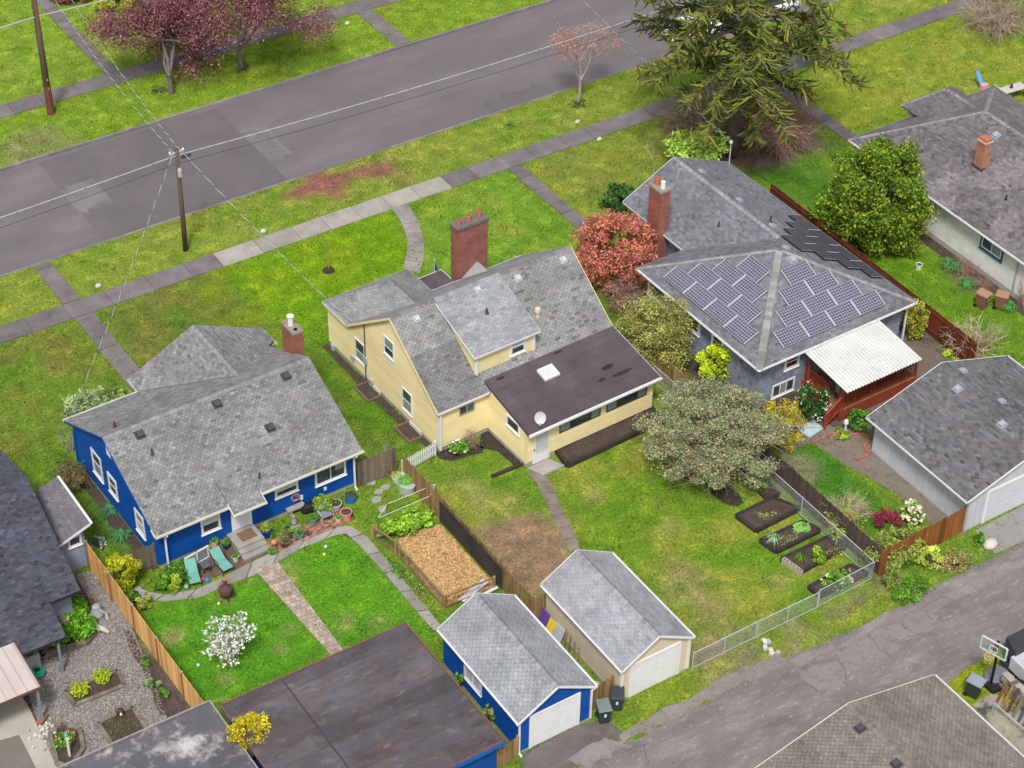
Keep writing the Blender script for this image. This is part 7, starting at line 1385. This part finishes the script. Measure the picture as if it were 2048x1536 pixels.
def twiggy(name, label, c, rad, h, n, mat, cat='shrub', sub=3, thick=.02, seed=0, arch=.35, group=None, spread=1., z0=0.):
    "leafless many-stemmed shrub"
    r = np.random.default_rng(seed or sum(map(ord, label))); o = root(name, label, cat, c, group=group); m = MB()
    for k in range(n):
        a = r.uniform(0, 6.283); q = rad*math.sqrt(r.uniform(.02, 1))*spread; b = np.array((c[0]+r.normal()*rad*.18, c[1]+r.normal()*rad*.18, z0)); hh = h*r.uniform(.55, 1.1)*(1-.35*q/rad)
        e = np.array((c[0]+q*math.cos(a), c[1]+q*math.sin(a), z0+hh)); mid = (b+e)/2+np.array((0, 0, arch*hh))+r.normal(size=3)*.06; tt = float(r.uniform(.6, 1.4))
        m.tube([b, mid, e], [thick, thick*.7, thick*.25], 4, tt, cap=False)
        for _ in range(sub):
            f = mid+(e-mid)*r.uniform(0, .9); g = f+(e-mid)*.35+r.normal(size=3)*rad*.2+np.array((0, 0, -.0)); m.tube([f, (f+g)/2+r.normal(size=3)*.03, g], [thick*.5, thick*.35, thick*.15], 3, tt, cap=False)
    m.build('stems', mat, o); return o
def branchy(base, h, spread, r, trunk, levels=4, split=3, up=.75, first=.3, second=None):
    "recursive limb skeleton; returns MB and twig tip points"
    m = MB(); tips = []
    def grow(p, d, L, rad, lv):
        q = p+d*L+r.normal(size=3)*L*.04; mid = (p+q)/2+r.normal(size=3)*L*.06; m.tube([p, mid, q], [rad, rad*.85, rad*.68], 7 if lv > 2 else (5 if lv > 1 else 3), cap=False)
        if lv == 0: tips.append(q); return
        if lv <= 2: tips.append(mid)
        for k in range(split+(1 if lv == levels else 0)):
            nd = nv(d*up+r.normal(size=3)*spread*np.array([1, 1, .6])+np.array((0, 0, .12))); grow(q, nd, (h*second if (second and lv == levels) else L)*r.uniform(.62, .82), rad*.62, lv-1)
    grow(np.array((base[0], base[1], -.05)), nv((r.normal()*.05, r.normal()*.05, 1)), h*first, trunk, levels); return m, np.array(tips)

# ---- plum trees on the far verge
def plum(label, base, h, seed, n, spread=.62):
    r = np.random.default_rng(seed); o = root('plum_tree', label, 'tree', base, group='purple leaved trees on the far verge'); m, tips = branchy(base, h, spread, r, .2, 5, 3, .72, .12, .27); m.build('trunk', M('plum_bark', (.17, .135, .135), .9, .25, 3, .3, 30), o, smooth=True)
    i = r.integers(0, len(tips), n); P = tips[i]+r.normal(size=(n, 3))*np.array([.38, .38, .34]); w_ = r.random(len(tips))
    P = P[(w_[i] > .08) & (P[:, 2] > .9)]; Q, t = leaves(P, .085, [(.19, .06, .08), (.26, .095, .12), (.13, .045, .06), (.31, .16, .17)], r); attach('crown', quads('crown', Q-np.array(ORG[o.name]), t, leaf_m), o)
plum('purple leaved plum tree nearest the left utility pole', G2(343, 187), 11.5, 5, 26000, .62); plum('larger purple leaved plum tree right of the first', G2(484, 137), 14.5, 8, 34000, .62)
# ---- young bare tree with red buds
base = G2(1156, 206); r = np.random.default_rng(17); o = root('young_maple', 'young pale barked tree with sparse red buds by the road', 'tree', base); m, tips = branchy(base, 8.3, .5, r, .13, 5, 3, .8, .23); m.build('trunk', M('silver_bark', (.36, .31, .29), .85, .25, 4, .2, 30), o, smooth=True)
P = tips[r.integers(0, len(tips), 2600)]+r.normal(size=(2600, 3))*.16; Q, t = leaves(P, .045, [(.50, .22, .16), (.42, .14, .11), (.55, .32, .24)], r); attach('crown', quads('crown', Q-np.array(ORG[o.name]), t, leaf_m), o)
base = G2(657, 541); r = np.random.default_rng(4); o = root('sapling', 'thin leafless sapling on the front lawn of the yellow house', 'tree', base); m, tips = branchy(base, 3.4, .22, r, .03, 2, 2, .95, .42); m.build('trunk', M('sapling_bark', (.33, .21, .13), .85, .2, 4), o)
base = G2(1307, 345); r = np.random.default_rng(6); o = root('bare_sapling', 'thin bare sapling left of the brick chimney', 'tree', base); m, tips = branchy(base, 2.9, .4, r, .03, 3, 2, .8, .35); m.build('trunk', bark_p, o)
# ---- monkey puzzle
def araucaria(base, label):
    r = np.random.default_rng(21); o = root('monkey_puzzle_tree', label, 'tree', base); b = np.array((base[0], base[1], 0.)); Ht = 17.
    MB().tube([b+np.array((.02*math.sin(z), .02*math.cos(z*1.3), z)) for z in np.linspace(-.05, Ht, 16)], list(np.linspace(.42, .08, 16)), 12).build('trunk', M('araucaria_bark', (.115, .095, .085), .95, .25, 3, .5, 18), o, smooth=True)
    lim = MB(); br_m = MB(); SP = []; z = 5.8
    col = [(.09, .11, .025), (.13, .155, .03), (.2, .215, .035), (.06, .075, .02)]
    while z < Ht-.3:
        k = (z-5.8)/(Ht-5.8); n = 7 if z < 13 else 6; L0 = 6.9*(1-k**2.4)*(.62+.38*min(k*4, 1))+.7
        for j in range(n):
            if r.random() < .1: continue
            a = 6.283*j/n+r.uniform(-.3, .3)+z*1.7; L = L0*r.uniform(.65, 1.1); d = np.array((math.cos(a), math.sin(a), 0)); up = r.uniform(.1, .3)-.22*(1-k); pts = []
            for t in np.linspace(0, 1, 8): pts.append(b+np.array((0, 0, z))+d*L*t+np.array((0, 0, L*(up*t*1.2-.24*t*t)+.0)))
            lim.tube(pts, list(np.linspace(.085, .035, 8)), 6, .9)
            m_ = int(L*11)
            for q in range(m_):
                t = r.uniform(.22, 1)**.8; i = min(int(t*7), 6); p = pts[i]+(pts[i+1]-pts[i])*(t*7-i); side = np.cross(d, (0, 0, 1))*(1 if q % 2 else -1); ln = r.uniform(.5, 1.2)*(.6+.6*t)
                v = nv(d*r.uniform(.2, .9)+side*r.uniform(.3, 1.0)+np.array((0, 0, r.uniform(-.15, .5)))); cur = p.copy(); pp = [cur.copy()]
                for s in range(4): v = nv(v+np.array((0, 0, (-.3, -.35, .1, .45)[s]))+r.normal(size=3)*.2); cur = cur+v*ln/4; pp.append(cur.copy())
                c = np.array(col[r.integers(0, 4)])*r.uniform(.7, 1.35)
                if r.random() < .03: c = np.array((.24, .12, .07))
                br_m.tube(pp, [.05, .058, .055, .05, .02], 5, tuple(c), cap=False)
                for s in range(1, 5):
                    for _ in range(4):
                        w_ = nv(r.normal(size=3)); e = nv(pp[s]-pp[s-1]); x = pp[s-1]+(pp[s]-pp[s-1])*r.random(); SP.append((x+np.cross(w_, e)*.02, x-np.cross(w_, e)*.02, x+w_*.085+e*.05, c*r.uniform(.8, 1.7)))
        z += r.uniform(.66, .86)
    lim.build('branch', M('araucaria_limb', (.13, .115, .075), .9, .2, 3), o); f = br_m.build('foliage', leaf_m, o)
    P = np.array([[a_, b_, c_] for a_, b_, c_, _ in SP])-np.array(ORG[o.name]); attach('needle', quads('needle', P, np.array([s[3] for s in SP]), leaf_m), o, 'stuff')
araucaria(G2(1463, 312), 'tall monkey puzzle tree with dark drooping rope like branches')
# ---- brambles under it
for k, (p, rad, h, n, lb, mt) in enumerate((((1400, 262), 2.8, 2.0, 170, 'grey brown leafless bramble thicket left of the monkey puzzle trunk', twig_m), ((1535, 285), 3.4, 2.4, 300, 'large brown bramble mound right of the monkey puzzle trunk', twig_r), ((1480, 240), 2.8, 2.6, 170, 'tangled bramble stems behind the monkey puzzle trunk', twig_m), ((1990, 60), 3.0, 1.7, 170, 'dry brown bramble thicket in the top right corner', twig_m), ((1250, 618), 1.5, 1.9, 110, 'reddish bare twigs below the red shrub', twig_r), ((1285, 590), 1.2, 1.7, 60, 'bare stems between the red shrub and the olive shrub', twig_m))):
    twiggy('bramble', lb, G2(*p), rad, h, n, mt, 'bramble', 5, .024, arch=.5, group='bare thickets')
plant('bramble_leaves', 'olive leafed bushes at the top right corner', (1930, -30, 2060, 50), n=1500, size=.09, cols=[(.15, .17, .05), (.22, .19, .1)], nclump=24)
# ---- shrubs and trees, from the street to the alley
PINK = [(.50, .15, .13), (.58, .22, .17), (.40, .10, .11), (.52, .26, .14), (.30, .19, .07)]
OLIVE = [(.32, .33, .09), (.25, .28, .07), (.40, .36, .14), (.19, .23, .05)]
SAGE = [(.27, .31, .15), (.20, .29, .13), (.36, .31, .19), (.42, .37, .23), (.12, .24, .10), (.30, .21, .14), (.22, .30, .16)]
plant('rhododendron', 'light green rhododendron behind the hip roof', (1318, 258, 1462, 328), n=3200, size=.13, cols=[(.24, .42, .05), (.33, .48, .09), (.14, .27, .04), (.38, .4, .08)], nclump=40, zc=1.9)
plant('dark_shrub', 'dark green shrub at the left corner of the solar house', (1192, 358, 1288, 428), n=2200, size=.1, cols=DKG+[(.07, .16, .05)], nclump=26)
plant('red_shrub', 'large round coral red shrub between the yellow and the solar house', (1143, 412, 1312, 590), n=17000, size=.09, cols=PINK, nclump=130, cr=.22, shell=.7, zc=2.5, clumptint=.22, base=G2(1222, 590))
plant('forsythia', 'bright yellow flowering shrub behind the coral red shrub', (1275, 470, 1318, 535), n=1200, size=.06, cols=[(.62, .52, .01), (.5, .45, .02), (.3, .33, .03)], nclump=20, zc=1.3)
plant('olive_shrub', 'tall olive green shrub right of the brown roof', (1222, 568, 1402, 752), n=15000, size=.07, cols=OLIVE, nclump=110, cr=.24, shell=.4, zc=2.2, trunk=.06, base=G2(1335, 745), bare=3, limbs=30, bark_=twig_m)
plant('lime_shrub', 'bright lime green shrub against the grey blue wall', (1390, 682, 1466, 772), n=2600, size=.09, cols=[(.42, .52, .01), (.34, .46, .01), (.5, .55, .03)], nclump=34, zc=1.6)
plant('fruit_tree', 'broad grey green tree with fuzzy pale foliage in the back yard', (1275, 758, 1585, 975), cat='tree', n=36000, size=.065, cols=SAGE, nclump=240, cr=.15, shell=.45, zc=2.2, trunk=.16, base=G2(1440, 960), bare=6, limbs=70, bark_=M('fruit_bark', (.24, .17, .13), .9, .25, 3), clumptint=.2)
plant('yellow_kerria', 'loose yellow flowering shrub beside the grey green tree', (1512, 785, 1618, 915), n=4200, size=.06, cols=[(.55, .5, .01), (.45, .44, .01), (.35, .36, .03), (.45, .28, .07)], nclump=46, cr=.22, shell=.3, zc=1.4, bare=2, bark_=twig_m)
plant('camellia', 'dark camellia dotted with white flowers beside the deck', (1588, 762, 1662, 845), n=2600, size=.08, cols=DKG, nclump=30, zc=1.25, flowers=(260, [(.72, .68, .48), (.78, .75, .6)]))
plant('laurel', 'huge glossy green laurel between the red fence and the mint house', (1632, 272, 1870, 535), cat='tree', n=30000, size=.11, cols=[(.13, .23, .018), (.19, .28, .018), (.07, .14, .018), (.22, .28, .018), (.045, .09, .015), (.27, .30, .018), (.10, .19, .018)], nclump=170, cr=.2, shell=.6, zc=2.75, low=-.98, trunk=.16, base=G2(1760, 510), clumptint=.38)
plant('yellow_flower_shrub', 'yellow flowering shrub in front of the red brown fence', (1800, 592, 1864, 690), n=2200, size=.075, cols=[(.4, .4, .02), (.26, .32, .03), (.5, .38, .14), (.12, .2, .02)], nclump=28, zc=1.3)
twiggy('bare_shrub', 'pale leafless spreading shrub behind the grey garage', G2(1945, 705), 2.0, 2.1, 70, M('straw_twig', (.46, .38, .26), .9, .2, 2), 'shrub', 4, .028, arch=.2)
plant('low_shrub', 'low yellow green shrub behind the grey garage roof', (1885, 690, 1935, 722), n=700, size=.08, cols=LIME, nclump=12)
twiggy('spirea', 'dense straw coloured twiggy shrub along the dark fence', G2(1690, 1050), 1.35, 1.9, 150, M('straw_twig', (.4, .4, .4)), 'shrub', 4, .016, arch=.15)
plant('spirea_leaves', 'small yellow green leafy shrub wrapped round the twiggy spirea', (1640, 1010, 1740, 1085), n=1800, size=.055, cols=OLIVE+LIME, nclump=30, zc=.8, shell=.4)
plant('heather', 'low crimson heather mound in the corner garden', (1733, 1018, 1808, 1056), n=1900, size=.05, cols=[(.26, .03, .06), (.34, .06, .09), (.18, .02, .04)], nclump=24, zc=.3)
plant('cream_rhododendron', 'small rhododendron covered in cream flowers', (1803, 1000, 1848, 1048), n=900, size=.09, cols=GREEN, nclump=18, zc=.8, flowers=(420, [(.75, .7, .45), (.8, .76, .6)]), fl_size=.085)
plant('hedge', 'leafy green hedge spilling over the cedar fence corner', (1705, 1052, 1868, 1128), n=5200, size=.075, cols=[(.16, .24, .03), (.24, .3, .05), (.09, .15, .02), (.33, .33, .1)], nclump=60, zc=1.0, squash=.6)
plant('ivy', 'ivy hanging over the outside of the cedar fence', (1763, 1105, 1808, 1195), n=1800, size=.07, cols=GREEN+OLIVE, nclump=26, zc=.9, squash=.4)
plant('alley_shrub', 'pale lime shrub outside the cedar fence', (1830, 1090, 1888, 1140), n=1100, size=.07, cols=[(.42, .5, .06), (.5, .55, .15)], nclump=18, zc=.5)
for k, (b, cl, lb) in enumerate((((1770, 1160, 1870, 1200), GREEN, 'rough green weeds at the foot of the cedar fence'), ((1870, 1095, 1950, 1160), OLIVE+[(.3, .15, .1)], 'rusty green weeds beside the driveway'), ((1940, 1060, 1975, 1100), GREEN, 'green weeds at the garage corner'))): plant('weed_patch', lb, b, 'weeds', n=1400, size=.07, cols=cl, nclump=26, zc=.2, squash=.7)
plant('deck_shrub', 'round green shrub below the deck railing', (1690, 815, 1752, 862), n=1500, size=.075, cols=GREEN+DKG, nclump=20, zc=.6)
plant('deck_shrub', 'small bright green plant beside the stair post', (1662, 855, 1702, 880), n=420, size=.07, cols=GREEN+LIME, nclump=10, zc=.2)
plant('fence_shrub', 'ferny green plants in the narrow bed by the fence', (1490, 940, 1545, 985), n=900, size=.07, cols=GREEN+OLIVE, nclump=18, zc=.35)
# raised bed plants
def spiky(label, p, rad, h, n, cols, name='spiky_plant', z0=.17, w=.022):
    c = G2(*p); r = np.random.default_rng(sum(map(ord, label))); o = root(name, label, 'plant', (*c, z0)); m = MB()
    for k in range(n):
        a = r.uniform(0, 6.283); q = rad*r.uniform(.3, 1); d = np.array((math.cos(a), math.sin(a), 0)); s = np.array((-d[1], d[0], 0))*w; b = np.array((*c, z0)); mid = b+d*q*.45+np.array((0, 0, h*r.uniform(.7, 1.1))); e = b+d*q+np.array((0, 0, h*r.uniform(.3, .8)))
        m.add([b-s, b+s, mid+s, mid-s, e], [(0, 1, 2, 3), (3, 2, 4)], tuple(np.array(cols[r.integers(0, len(cols))])*r.uniform(.8, 1.2)))
    m.build('leaf', leaf_m, o); return o
spiky('blue green spiky plant in the second raised bed', (1545, 1092), .55, .55, 70, [(.2, .33, .2), (.28, .4, .27), (.12, .24, .12)])
plant('broad_leaf_plant', 'flat rosette of broad green leaves in the second raised bed', None, n=70, size=.2, cols=[(.2, .38, .1), (.26, .45, .14)], nclump=8, center=(*G2(1606, 1057, .3), .3), rad=(.42, .42, .12), asp=.8)
plant('bushy_plant', 'lime green bushy plant in the third raised bed', None, n=800, size=.065, cols=LIME+GREEN, nclump=16, center=(*G2(1635, 1110, .4), .4), rad=(.5, .5, .38))
spiky('feathery green plant in the third raised bed', (1600, 1125), .45, .3, 60, GREEN, w=.015)
plant('tulips', 'cluster of white tulips in the corner raised bed', None, n=700, size=.09, cols=GREEN, nclump=26, center=(*G2(1675, 1160, .3), .3), rad=(1.0, .6, .28), flowers=(46, [(.82, .78, .66), (.8, .66, .5)]), fl_size=.085)
for k, (p, lb) in enumerate((((1530, 1030), 'sparse weeds in the bare raised bed'), ((1575, 1078), 'sparse weeds in the second raised bed'), ((1665, 1105), 'sparse brown weeds in the third raised bed'))): plant('bed_weeds', lb, None, 'weeds', n=160, size=.05, cols=OLIVE, nclump=40, center=(*G2(*p, .2), .2), rad=(.7, .45, .06), shell=.1)
# corner plants by the yellow house
plant('daffodils', 'green clump with white daffodils at the yellow house corner', None, n=900, size=.08, cols=GREEN, nclump=22, center=(*G2(918, 895, .35), .35), rad=(.7, .5, .38), flowers=(26, [(.8, .8, .72)]), fl_size=.08)
twiggy('dry_clump', 'dry upright tan twigs at the yellow house wall', G2(945, 893), .5, 1.3, 60, twig_m, 'shrub', 2, .014, arch=.1)
twiggy('gate_twigs', 'thin bare shrub behind the wooden gate', G2(775, 925), .6, 1.9, 26, twig_m, 'shrub', 3, .014, arch=.1)
# blue house plants
plant('hydrangea', 'pale green leafy bush at the front left of the blue house', (122, 778, 232, 848), n=3400, size=.1, cols=[(.2, .3, .12), (.28, .38, .18), (.12, .2, .06), (.3, .33, .2)], nclump=40, zc=.9)
plant('hydrangea', 'smaller olive bush beside the blue house front wall', (205, 772, 252, 800), n=700, size=.08, cols=OLIVE+GREEN, nclump=14, zc=.6)
twiggy('bare_vine', 'thin bare stems at the left corner of the blue house', G2(140, 905), .7, 2.3, 16, bark_p, 'shrub', 3, .016, arch=.1)
plant('brown_shrub', 'round brown twiggy shrub left of the blue house', (105, 912, 185, 988), n=4200, size=.04, cols=[(.16, .12, .05), (.22, .17, .07), (.12, .13, .03)], nclump=50, zc=.9, bare=4, limbs=30, bark_=twig_m)
plant('golden_bush', 'round golden green bush beside the cedar fence', (205, 1100, 285, 1190), n=3200, size=.075, cols=[(.46, .44, .01), (.35, .37, .01), (.52, .5, .03), (.18, .24, .02)], nclump=46, zc=1.1, cr=.26)
plant('small_bush', 'small golden bush with orange flower at the lawn corner', (268, 1182, 305, 1222), n=900, size=.06, cols=LIME+OLIVE, nclump=16, zc=.5)
plant('small_bush', 'small dark green bush beside the cedar fence post', (255, 1178, 282, 1215), n=700, size=.07, cols=DKG+GREEN, nclump=14, zc=.45)
plant('patio_bush', 'mid green bush left of the teal lounge chairs', (305, 1145, 345, 1188), n=1300, size=.07, cols=GREEN, nclump=20, zc=.45); plant('patio_bush', 'pale lime bush nearest the left lounge chair', (335, 1148, 368, 1190), n=1100, size=.06, cols=LIME+[(.3, .36, .1)], nclump=18, zc=.45); plant('patio_bush', 'dark green bush against the blue wall corner', (325, 1125, 385, 1160), n=1300, size=.07, cols=DKG+GREEN, nclump=20, zc=.5)
plant('dish_plant', 'flat green mat plant at the foot of the steps', (530, 1093, 556, 1112), n=420, size=.06, cols=GREEN, nclump=10, zc=.1)
spiky('spiky succulent in a dark bowl beside the steps', (545, 1078), .28, .3, 40, DKG+GREEN, z0=.1)
plant('path_weeds', 'low weeds along the foundation near the patio', (545, 1040, 590, 1065), n=500, size=.06, cols=GREEN, nclump=12, zc=.25)
# white blossom tree
base = G2(478, 1318); r = np.random.default_rng(12); o = root('blossom_tree', 'small tree covered in white blossom on the back lawn', 'tree', base); m, tips = branchy(base, 3.0, .75, r, .05, 4, 4, .7, .14, .36); m.build('trunk', bark_p, o)
P = tips[r.integers(0, len(tips), 1400)]+r.normal(size=(1400, 3))*.04; P = P[P[:, 2] > .35]; Q, t = leaves(P, .055, [(.80, .80, .74), (.82, .82, .80), (.7, .72, .6)], r, .9); attach('blossom', quads('blossom', Q-np.array(ORG[o.name]), t, petal_m), o)
plant('yellow_flower_bush', 'bright yellow flowering bush between the two flat roofs', (458, 1420, 538, 1505), n=2600, size=.06, cols=[(.62, .50, .01), (.5, .42, .02), (.4, .38, .03)], nclump=40, zc=2.7, base=(-25.42, -18.0), trunk=.05, bare=1, rad=(1.1, 1.0, 1.0))
plant('berry_canes', 'bright green leafy berry canes inside the wire trellis', None, n=4200, size=.085, cols=[(.2, .4, .02), (.28, .48, .03), (.12, .28, .02), (.36, .5, .08)], nclump=60, cr=.2, center=(*G2(815, 1045, .55), .55), rad=(2.0, .95, .5), shell=.2)
plant('fence_weeds', 'green weeds along the low rail fence', None, 'weeds', n=500, size=.05, cols=GREEN, nclump=40, center=(*G2(800, 1140, .12), .12), rad=(.5, 1.6, .12), shell=.1)
plant('path_border', 'low weedy border between path and rail fence', None, 'weeds', n=700, size=.05, cols=GREEN+OLIVE, nclump=50, center=(*G2(835, 1175, .12), .12), rad=(.4, 1.9, .14), shell=.1)
plant('wall_weed', 'green weed against the blue garage window', (905, 1340, 930, 1378), n=500, size=.06, cols=GREEN, nclump=14, zc=.8); plant('wall_weed', 'tall dry weed at the blue garage wall', (962, 1405, 990, 1450), n=600, size=.05, cols=OLIVE+GREEN, nclump=16, zc=.8)
for k, (b, cl, lb) in enumerate((((280, 1310, 300, 1340), GREEN, 'dark green plant in the bed below the cedar fence'), ((285, 1345, 322, 1380), [(.3, .38, .2), (.15, .28, .1)], 'pale flowering plant in the bed below the cedar fence'), ((315, 1375, 342, 1395), GREEN, 'leafy plant at the lower end of the cedar fence bed'))): plant('bed_plant', lb, b, 'plant', n=520, size=.06, cols=cl, nclump=14, zc=.25)
plant('snowdrops', 'white flowers in the grass beside the lean-to', (180, 1070, 212, 1110), n=420, size=.05, cols=[(.05, .2, .08), (.1, .25, .1)], nclump=16, zc=.15, flowers=(160, [(.75, .78, .75)]))
spiky('blue green grass clump left of the blue house', (245, 1075), .8, .35, 120, [(.06, .2, .09), (.1, .26, .1)], z0=0, w=.018); spiky('blue green grass clump along the blue house wall', (222, 1025), .8, .3, 120, [(.06, .2, .09), (.1, .26, .12)], z0=0, w=.018)
# strips by the mint house
for k, (p, lb) in enumerate((((1893, 535), 'tall blue green tuft under the laurel'), ((1930, 575), 'deep green tuft left of the brown bins'), ((2018, 622), 'bright green tuft right of the brown bins'), ((1910, 545), 'green tuft along the mint house bed'))): spiky(lb, p, .7, .55, 90, [(.05, .24, .07), (.1, .33, .08)], 'grass_tuft', 0, .02)
twiggy('dry_weeds', 'brown dry weeds along the mint house wall', G2(1925, 545), 1.3, .8, 70, twig_r, 'weeds', 3, .012); twiggy('dry_weeds', 'reddish dry stalks beside the brown bins', G2(1965, 578), 1.0, .8, 60, twig_r, 'weeds', 3, .012); twiggy('bare_rose', 'tall bare stems at the mint house corner', G2(2040, 610), .8, 2.2, 26, twig_r, 'shrub', 3, .014, arch=.1)
twiggy('wall_creeper', 'sparse bare creeper on the mint house wall by the laurel', G2(1880, 470), .9, 2.3, 22, bark_p, 'shrub', 4, .012, arch=.05)
# far top edge
plant('purple_hedge', 'dark purple hedge at the top left edge', (100, -45, 190, 12), n=2200, size=.1, cols=[(.2, .05, .07), (.28, .08, .1), (.12, .04, .05)], nclump=30); plant('gold_hedge', 'yellow green hedge at the top left edge', (180, -30, 278, 34), n=3000, size=.1, cols=[(.4, .4, .02), (.3, .34, .02), (.2, .26, .02)], nclump=36)
for k, (p, lb) in enumerate((((322, 180), 'weedy ring at the base of the left plum tree'), ((486, 140), 'weedy ring at the base of the right plum tree'), ((1157, 208), 'grass ring at the base of the young tree'))): plant('tree_base_weeds', lb, None, 'weeds', n=420, size=.06, cols=[(.06, .16, .02), (.1, .2, .02), (.14, .07, .06)], nclump=24, center=(*G2(*p), .1), rad=(.9, .7, .12), shell=.1)
o = plant('small_conifer', 'small dark tree on the verge right of the monkey puzzle', None, cat='tree', n=1500, size=.1, cols=DKG, nclump=24, center=(*G2(1620, 62, 3.2), 3.2), rad=(1.2, 1.2, 1.6), base=G2(1622, 70), trunk=.1)
plant('lawn_clover', 'dark clover clump on the near verge', (1005, 240, 1035, 258), n=200, size=.05, cols=GREEN, nclump=8, zc=.06)

# ================================================================= UTILITY POLES AND WIRES
pole_m = M('pole_wood', (.13, .085, .06), .9, .25, 3, .4, 25, stretch=(1, 1, .1), blots=(((.07, .05, .045), .8, .5, .7, .6),))
def onYp(u, v, Y): d = _ray(u, v); return CAM+d*((Y-CAM[1])/d[1])
P2 = np.array((-9.70, 21.1, 0.)); o = root('utility_pole', 'slim brown utility pole on the near verge carrying the street cable', 'utility pole', tuple(P2[:2]))
MB().tube([P2-(0, 0, .3), P2+(.05, 0, 3.5), P2+(.09, 0, 7.15)], [.16, .14, .115], 12).build('pole', pole_m, o, smooth=True)
MB().lathe((P2[0]+.05, P2[1]-.25, 5.35), [(.1, 0), (.14, .08), (.14, .5), (.08, .62)], 10).build('terminal_box', M('meter_grey', (.4, .4, .4)), o); MB().beam((P2[0]+.3, P2[1]-.1, 6.55), (P2[0]+.9, P2[1]-.15, 6.6), .12, .16).build('splice_case', M('dark_case', (.06, .06, .07), .5), o)
MB().beam((P2[0]-.4, P2[1], 6.9), (P2[0]+.55, P2[1], 6.95), .09, .1).build('bracket', steel, o)
for dx in (-.35, .15, .5): MB().lathe((P2[0]+dx, P2[1], 6.98), [(.05, 0), (.07, .05), (.04, .12)], 8).build('insulator', white, o)
P1 = np.array((-10.35, 39.8, 0.)); o = root('utility_pole', 'tall thick utility pole beside the far sidewalk', 'utility pole', tuple(P1[:2])); MB().tube([P1-(0, 0, .3), P1+(-.05, -.1, 5), P1+(-.1, -.2, 10.5)], [.24, .2, .16], 12).build('pole', pole_m, o, smooth=True); MB().tube([P1+(.0, -.02, -.1), P1+(-.02, -.04, 2.2)], [.26, .235], 12).build('butt_sleeve', M('red_brown_wood', (.17, .06, .045), .9, .2, 3), o)
MB().box(P1[0]-.04, P1[0]+.04, P1[1]-.27, P1[1]-.23, 2.6, 2.75).box(P1[0]-.03, P1[0]+.05, P1[1]-.27, P1[1]-.23, 1.9, 2.1).build('number_tag', M('tag_yellow', (.6, .5, .1), .5), o)
lite = M('bare_aluminium_strand', (.62, .64, .66), .45, .05, 3); dk = M('black_insulation', (.025, .025, .03), .6, .05, 3); grey_c = M('grey_cable', (.40, .41, .43), .5, .08, 3)
def sagline(p0, p1, sag, n): p0 = np.array(p0, float); p1 = np.array(p1, float); return [p0+(p1-p0)*t-np.array((0, 0, sag*4*t*(1-t))) for t in np.linspace(0, 1, n)]
def triplex(label, p0, p1, sag, r=.014, pitch=1.15):
    o = root('service_cable', label, 'cable', tuple(np.array(p1, float))); L = np.linalg.norm(np.array(p1)-np.array(p0)); n = int(L/pitch*8); pts = sagline(p0, p1, sag, n); d = nv(np.array(p1)-np.array(p0)); a = nv(np.cross(d, (0, 0, 1))); b = np.cross(a, d)
    for k, mt in ((0, lite), (1, dk)):
        q = [p+(a*math.cos(i*6.2832/8+k*3.1416)+b*math.sin(i*6.2832/8+k*3.1416))*r*.95 for i, p in enumerate(pts)]; MB().tube(q, r, 5).build('strand', mt, o)
    return o
top = P2+np.array((.08, 0, 6.95))
o = root('street_cable', 'thick grey lashed cable running along the street past the near pole', 'cable', (-9.7, 21.1, 6.7))
for (a, b, s) in (((-62, 21.1, 6.6), (-9.62, 21.1, 6.72), .6), ((-9.62, 21.1, 6.72), (38, 21.1, 6.5), .5)):
    pts = sagline(a, b, s, 50); MB().tube(pts, .034, 7).build('cable', grey_c, o); MB().tube([p-np.array((0, 0, .55)) for p in sagline(a, b, s+.15, 50)], .014, 5).build('lower_wire', dk, o); m = MB()
    for t in np.arange(.01, 1, .02): i = int(t*49); f = t*49-i; p = pts[i]+(pts[i+1]-pts[i])*f; m.lathe((p[0], p[1], p[2]-.05), [(.045, 0), (.052, .05), (.045, .1)], 6)
    q = m.build('lashing', M('lashing_grey', (.22, .22, .24), .6), o)
o = root('far_cable', 'thick grey cable on the far pole crossing the top left corner', 'cable', (-10.4, 39.6, 7.3))
for a, b in (((-60, 39.8, 7.2), (-10.4, 39.6, 7.3)), ((-10.4, 39.6, 7.3), (40, 39.8, 7.0))): MB().tube(sagline(a, b, .5, 30), .045, 6).build('cable', grey_c, o)
triplex('twisted service cable crossing the road from the near pole, left of the pair', top+(-.2, 0, 0), (-5.4, 60, 5.5), 1.2); triplex('twisted service cable crossing the road from the near pole, right of the pair', top+(.25, .1, 0), (-4.0, 60, 5.5), 1.2)
yw = rot2((-6.6, 6.1), 1.9); triplex('twisted service cable from the near pole to the yellow house', top+(.35, -.05, -.1), (yw[0], yw[1], 3.3), .25, .012)
bw2 = rot2((-23.0, 7.2), 1.2); triplex('twisted service cable from the near pole to the blue house corner', top+(-.3, -.05, -.1), (bw2[0], bw2[1], 2.95), .35, .011)
sw = rot2((20.6, 7.1), .7); triplex('twisted service cable reaching the mast on the solar house', (21.9, 27, 6.2), (sw[0], sw[1], 4.95), .15, .011); triplex('twisted cable crossing the road near the young tree', (21.9, 27.2, 6.2), (24.5, 60, 6.5), .6, .012)
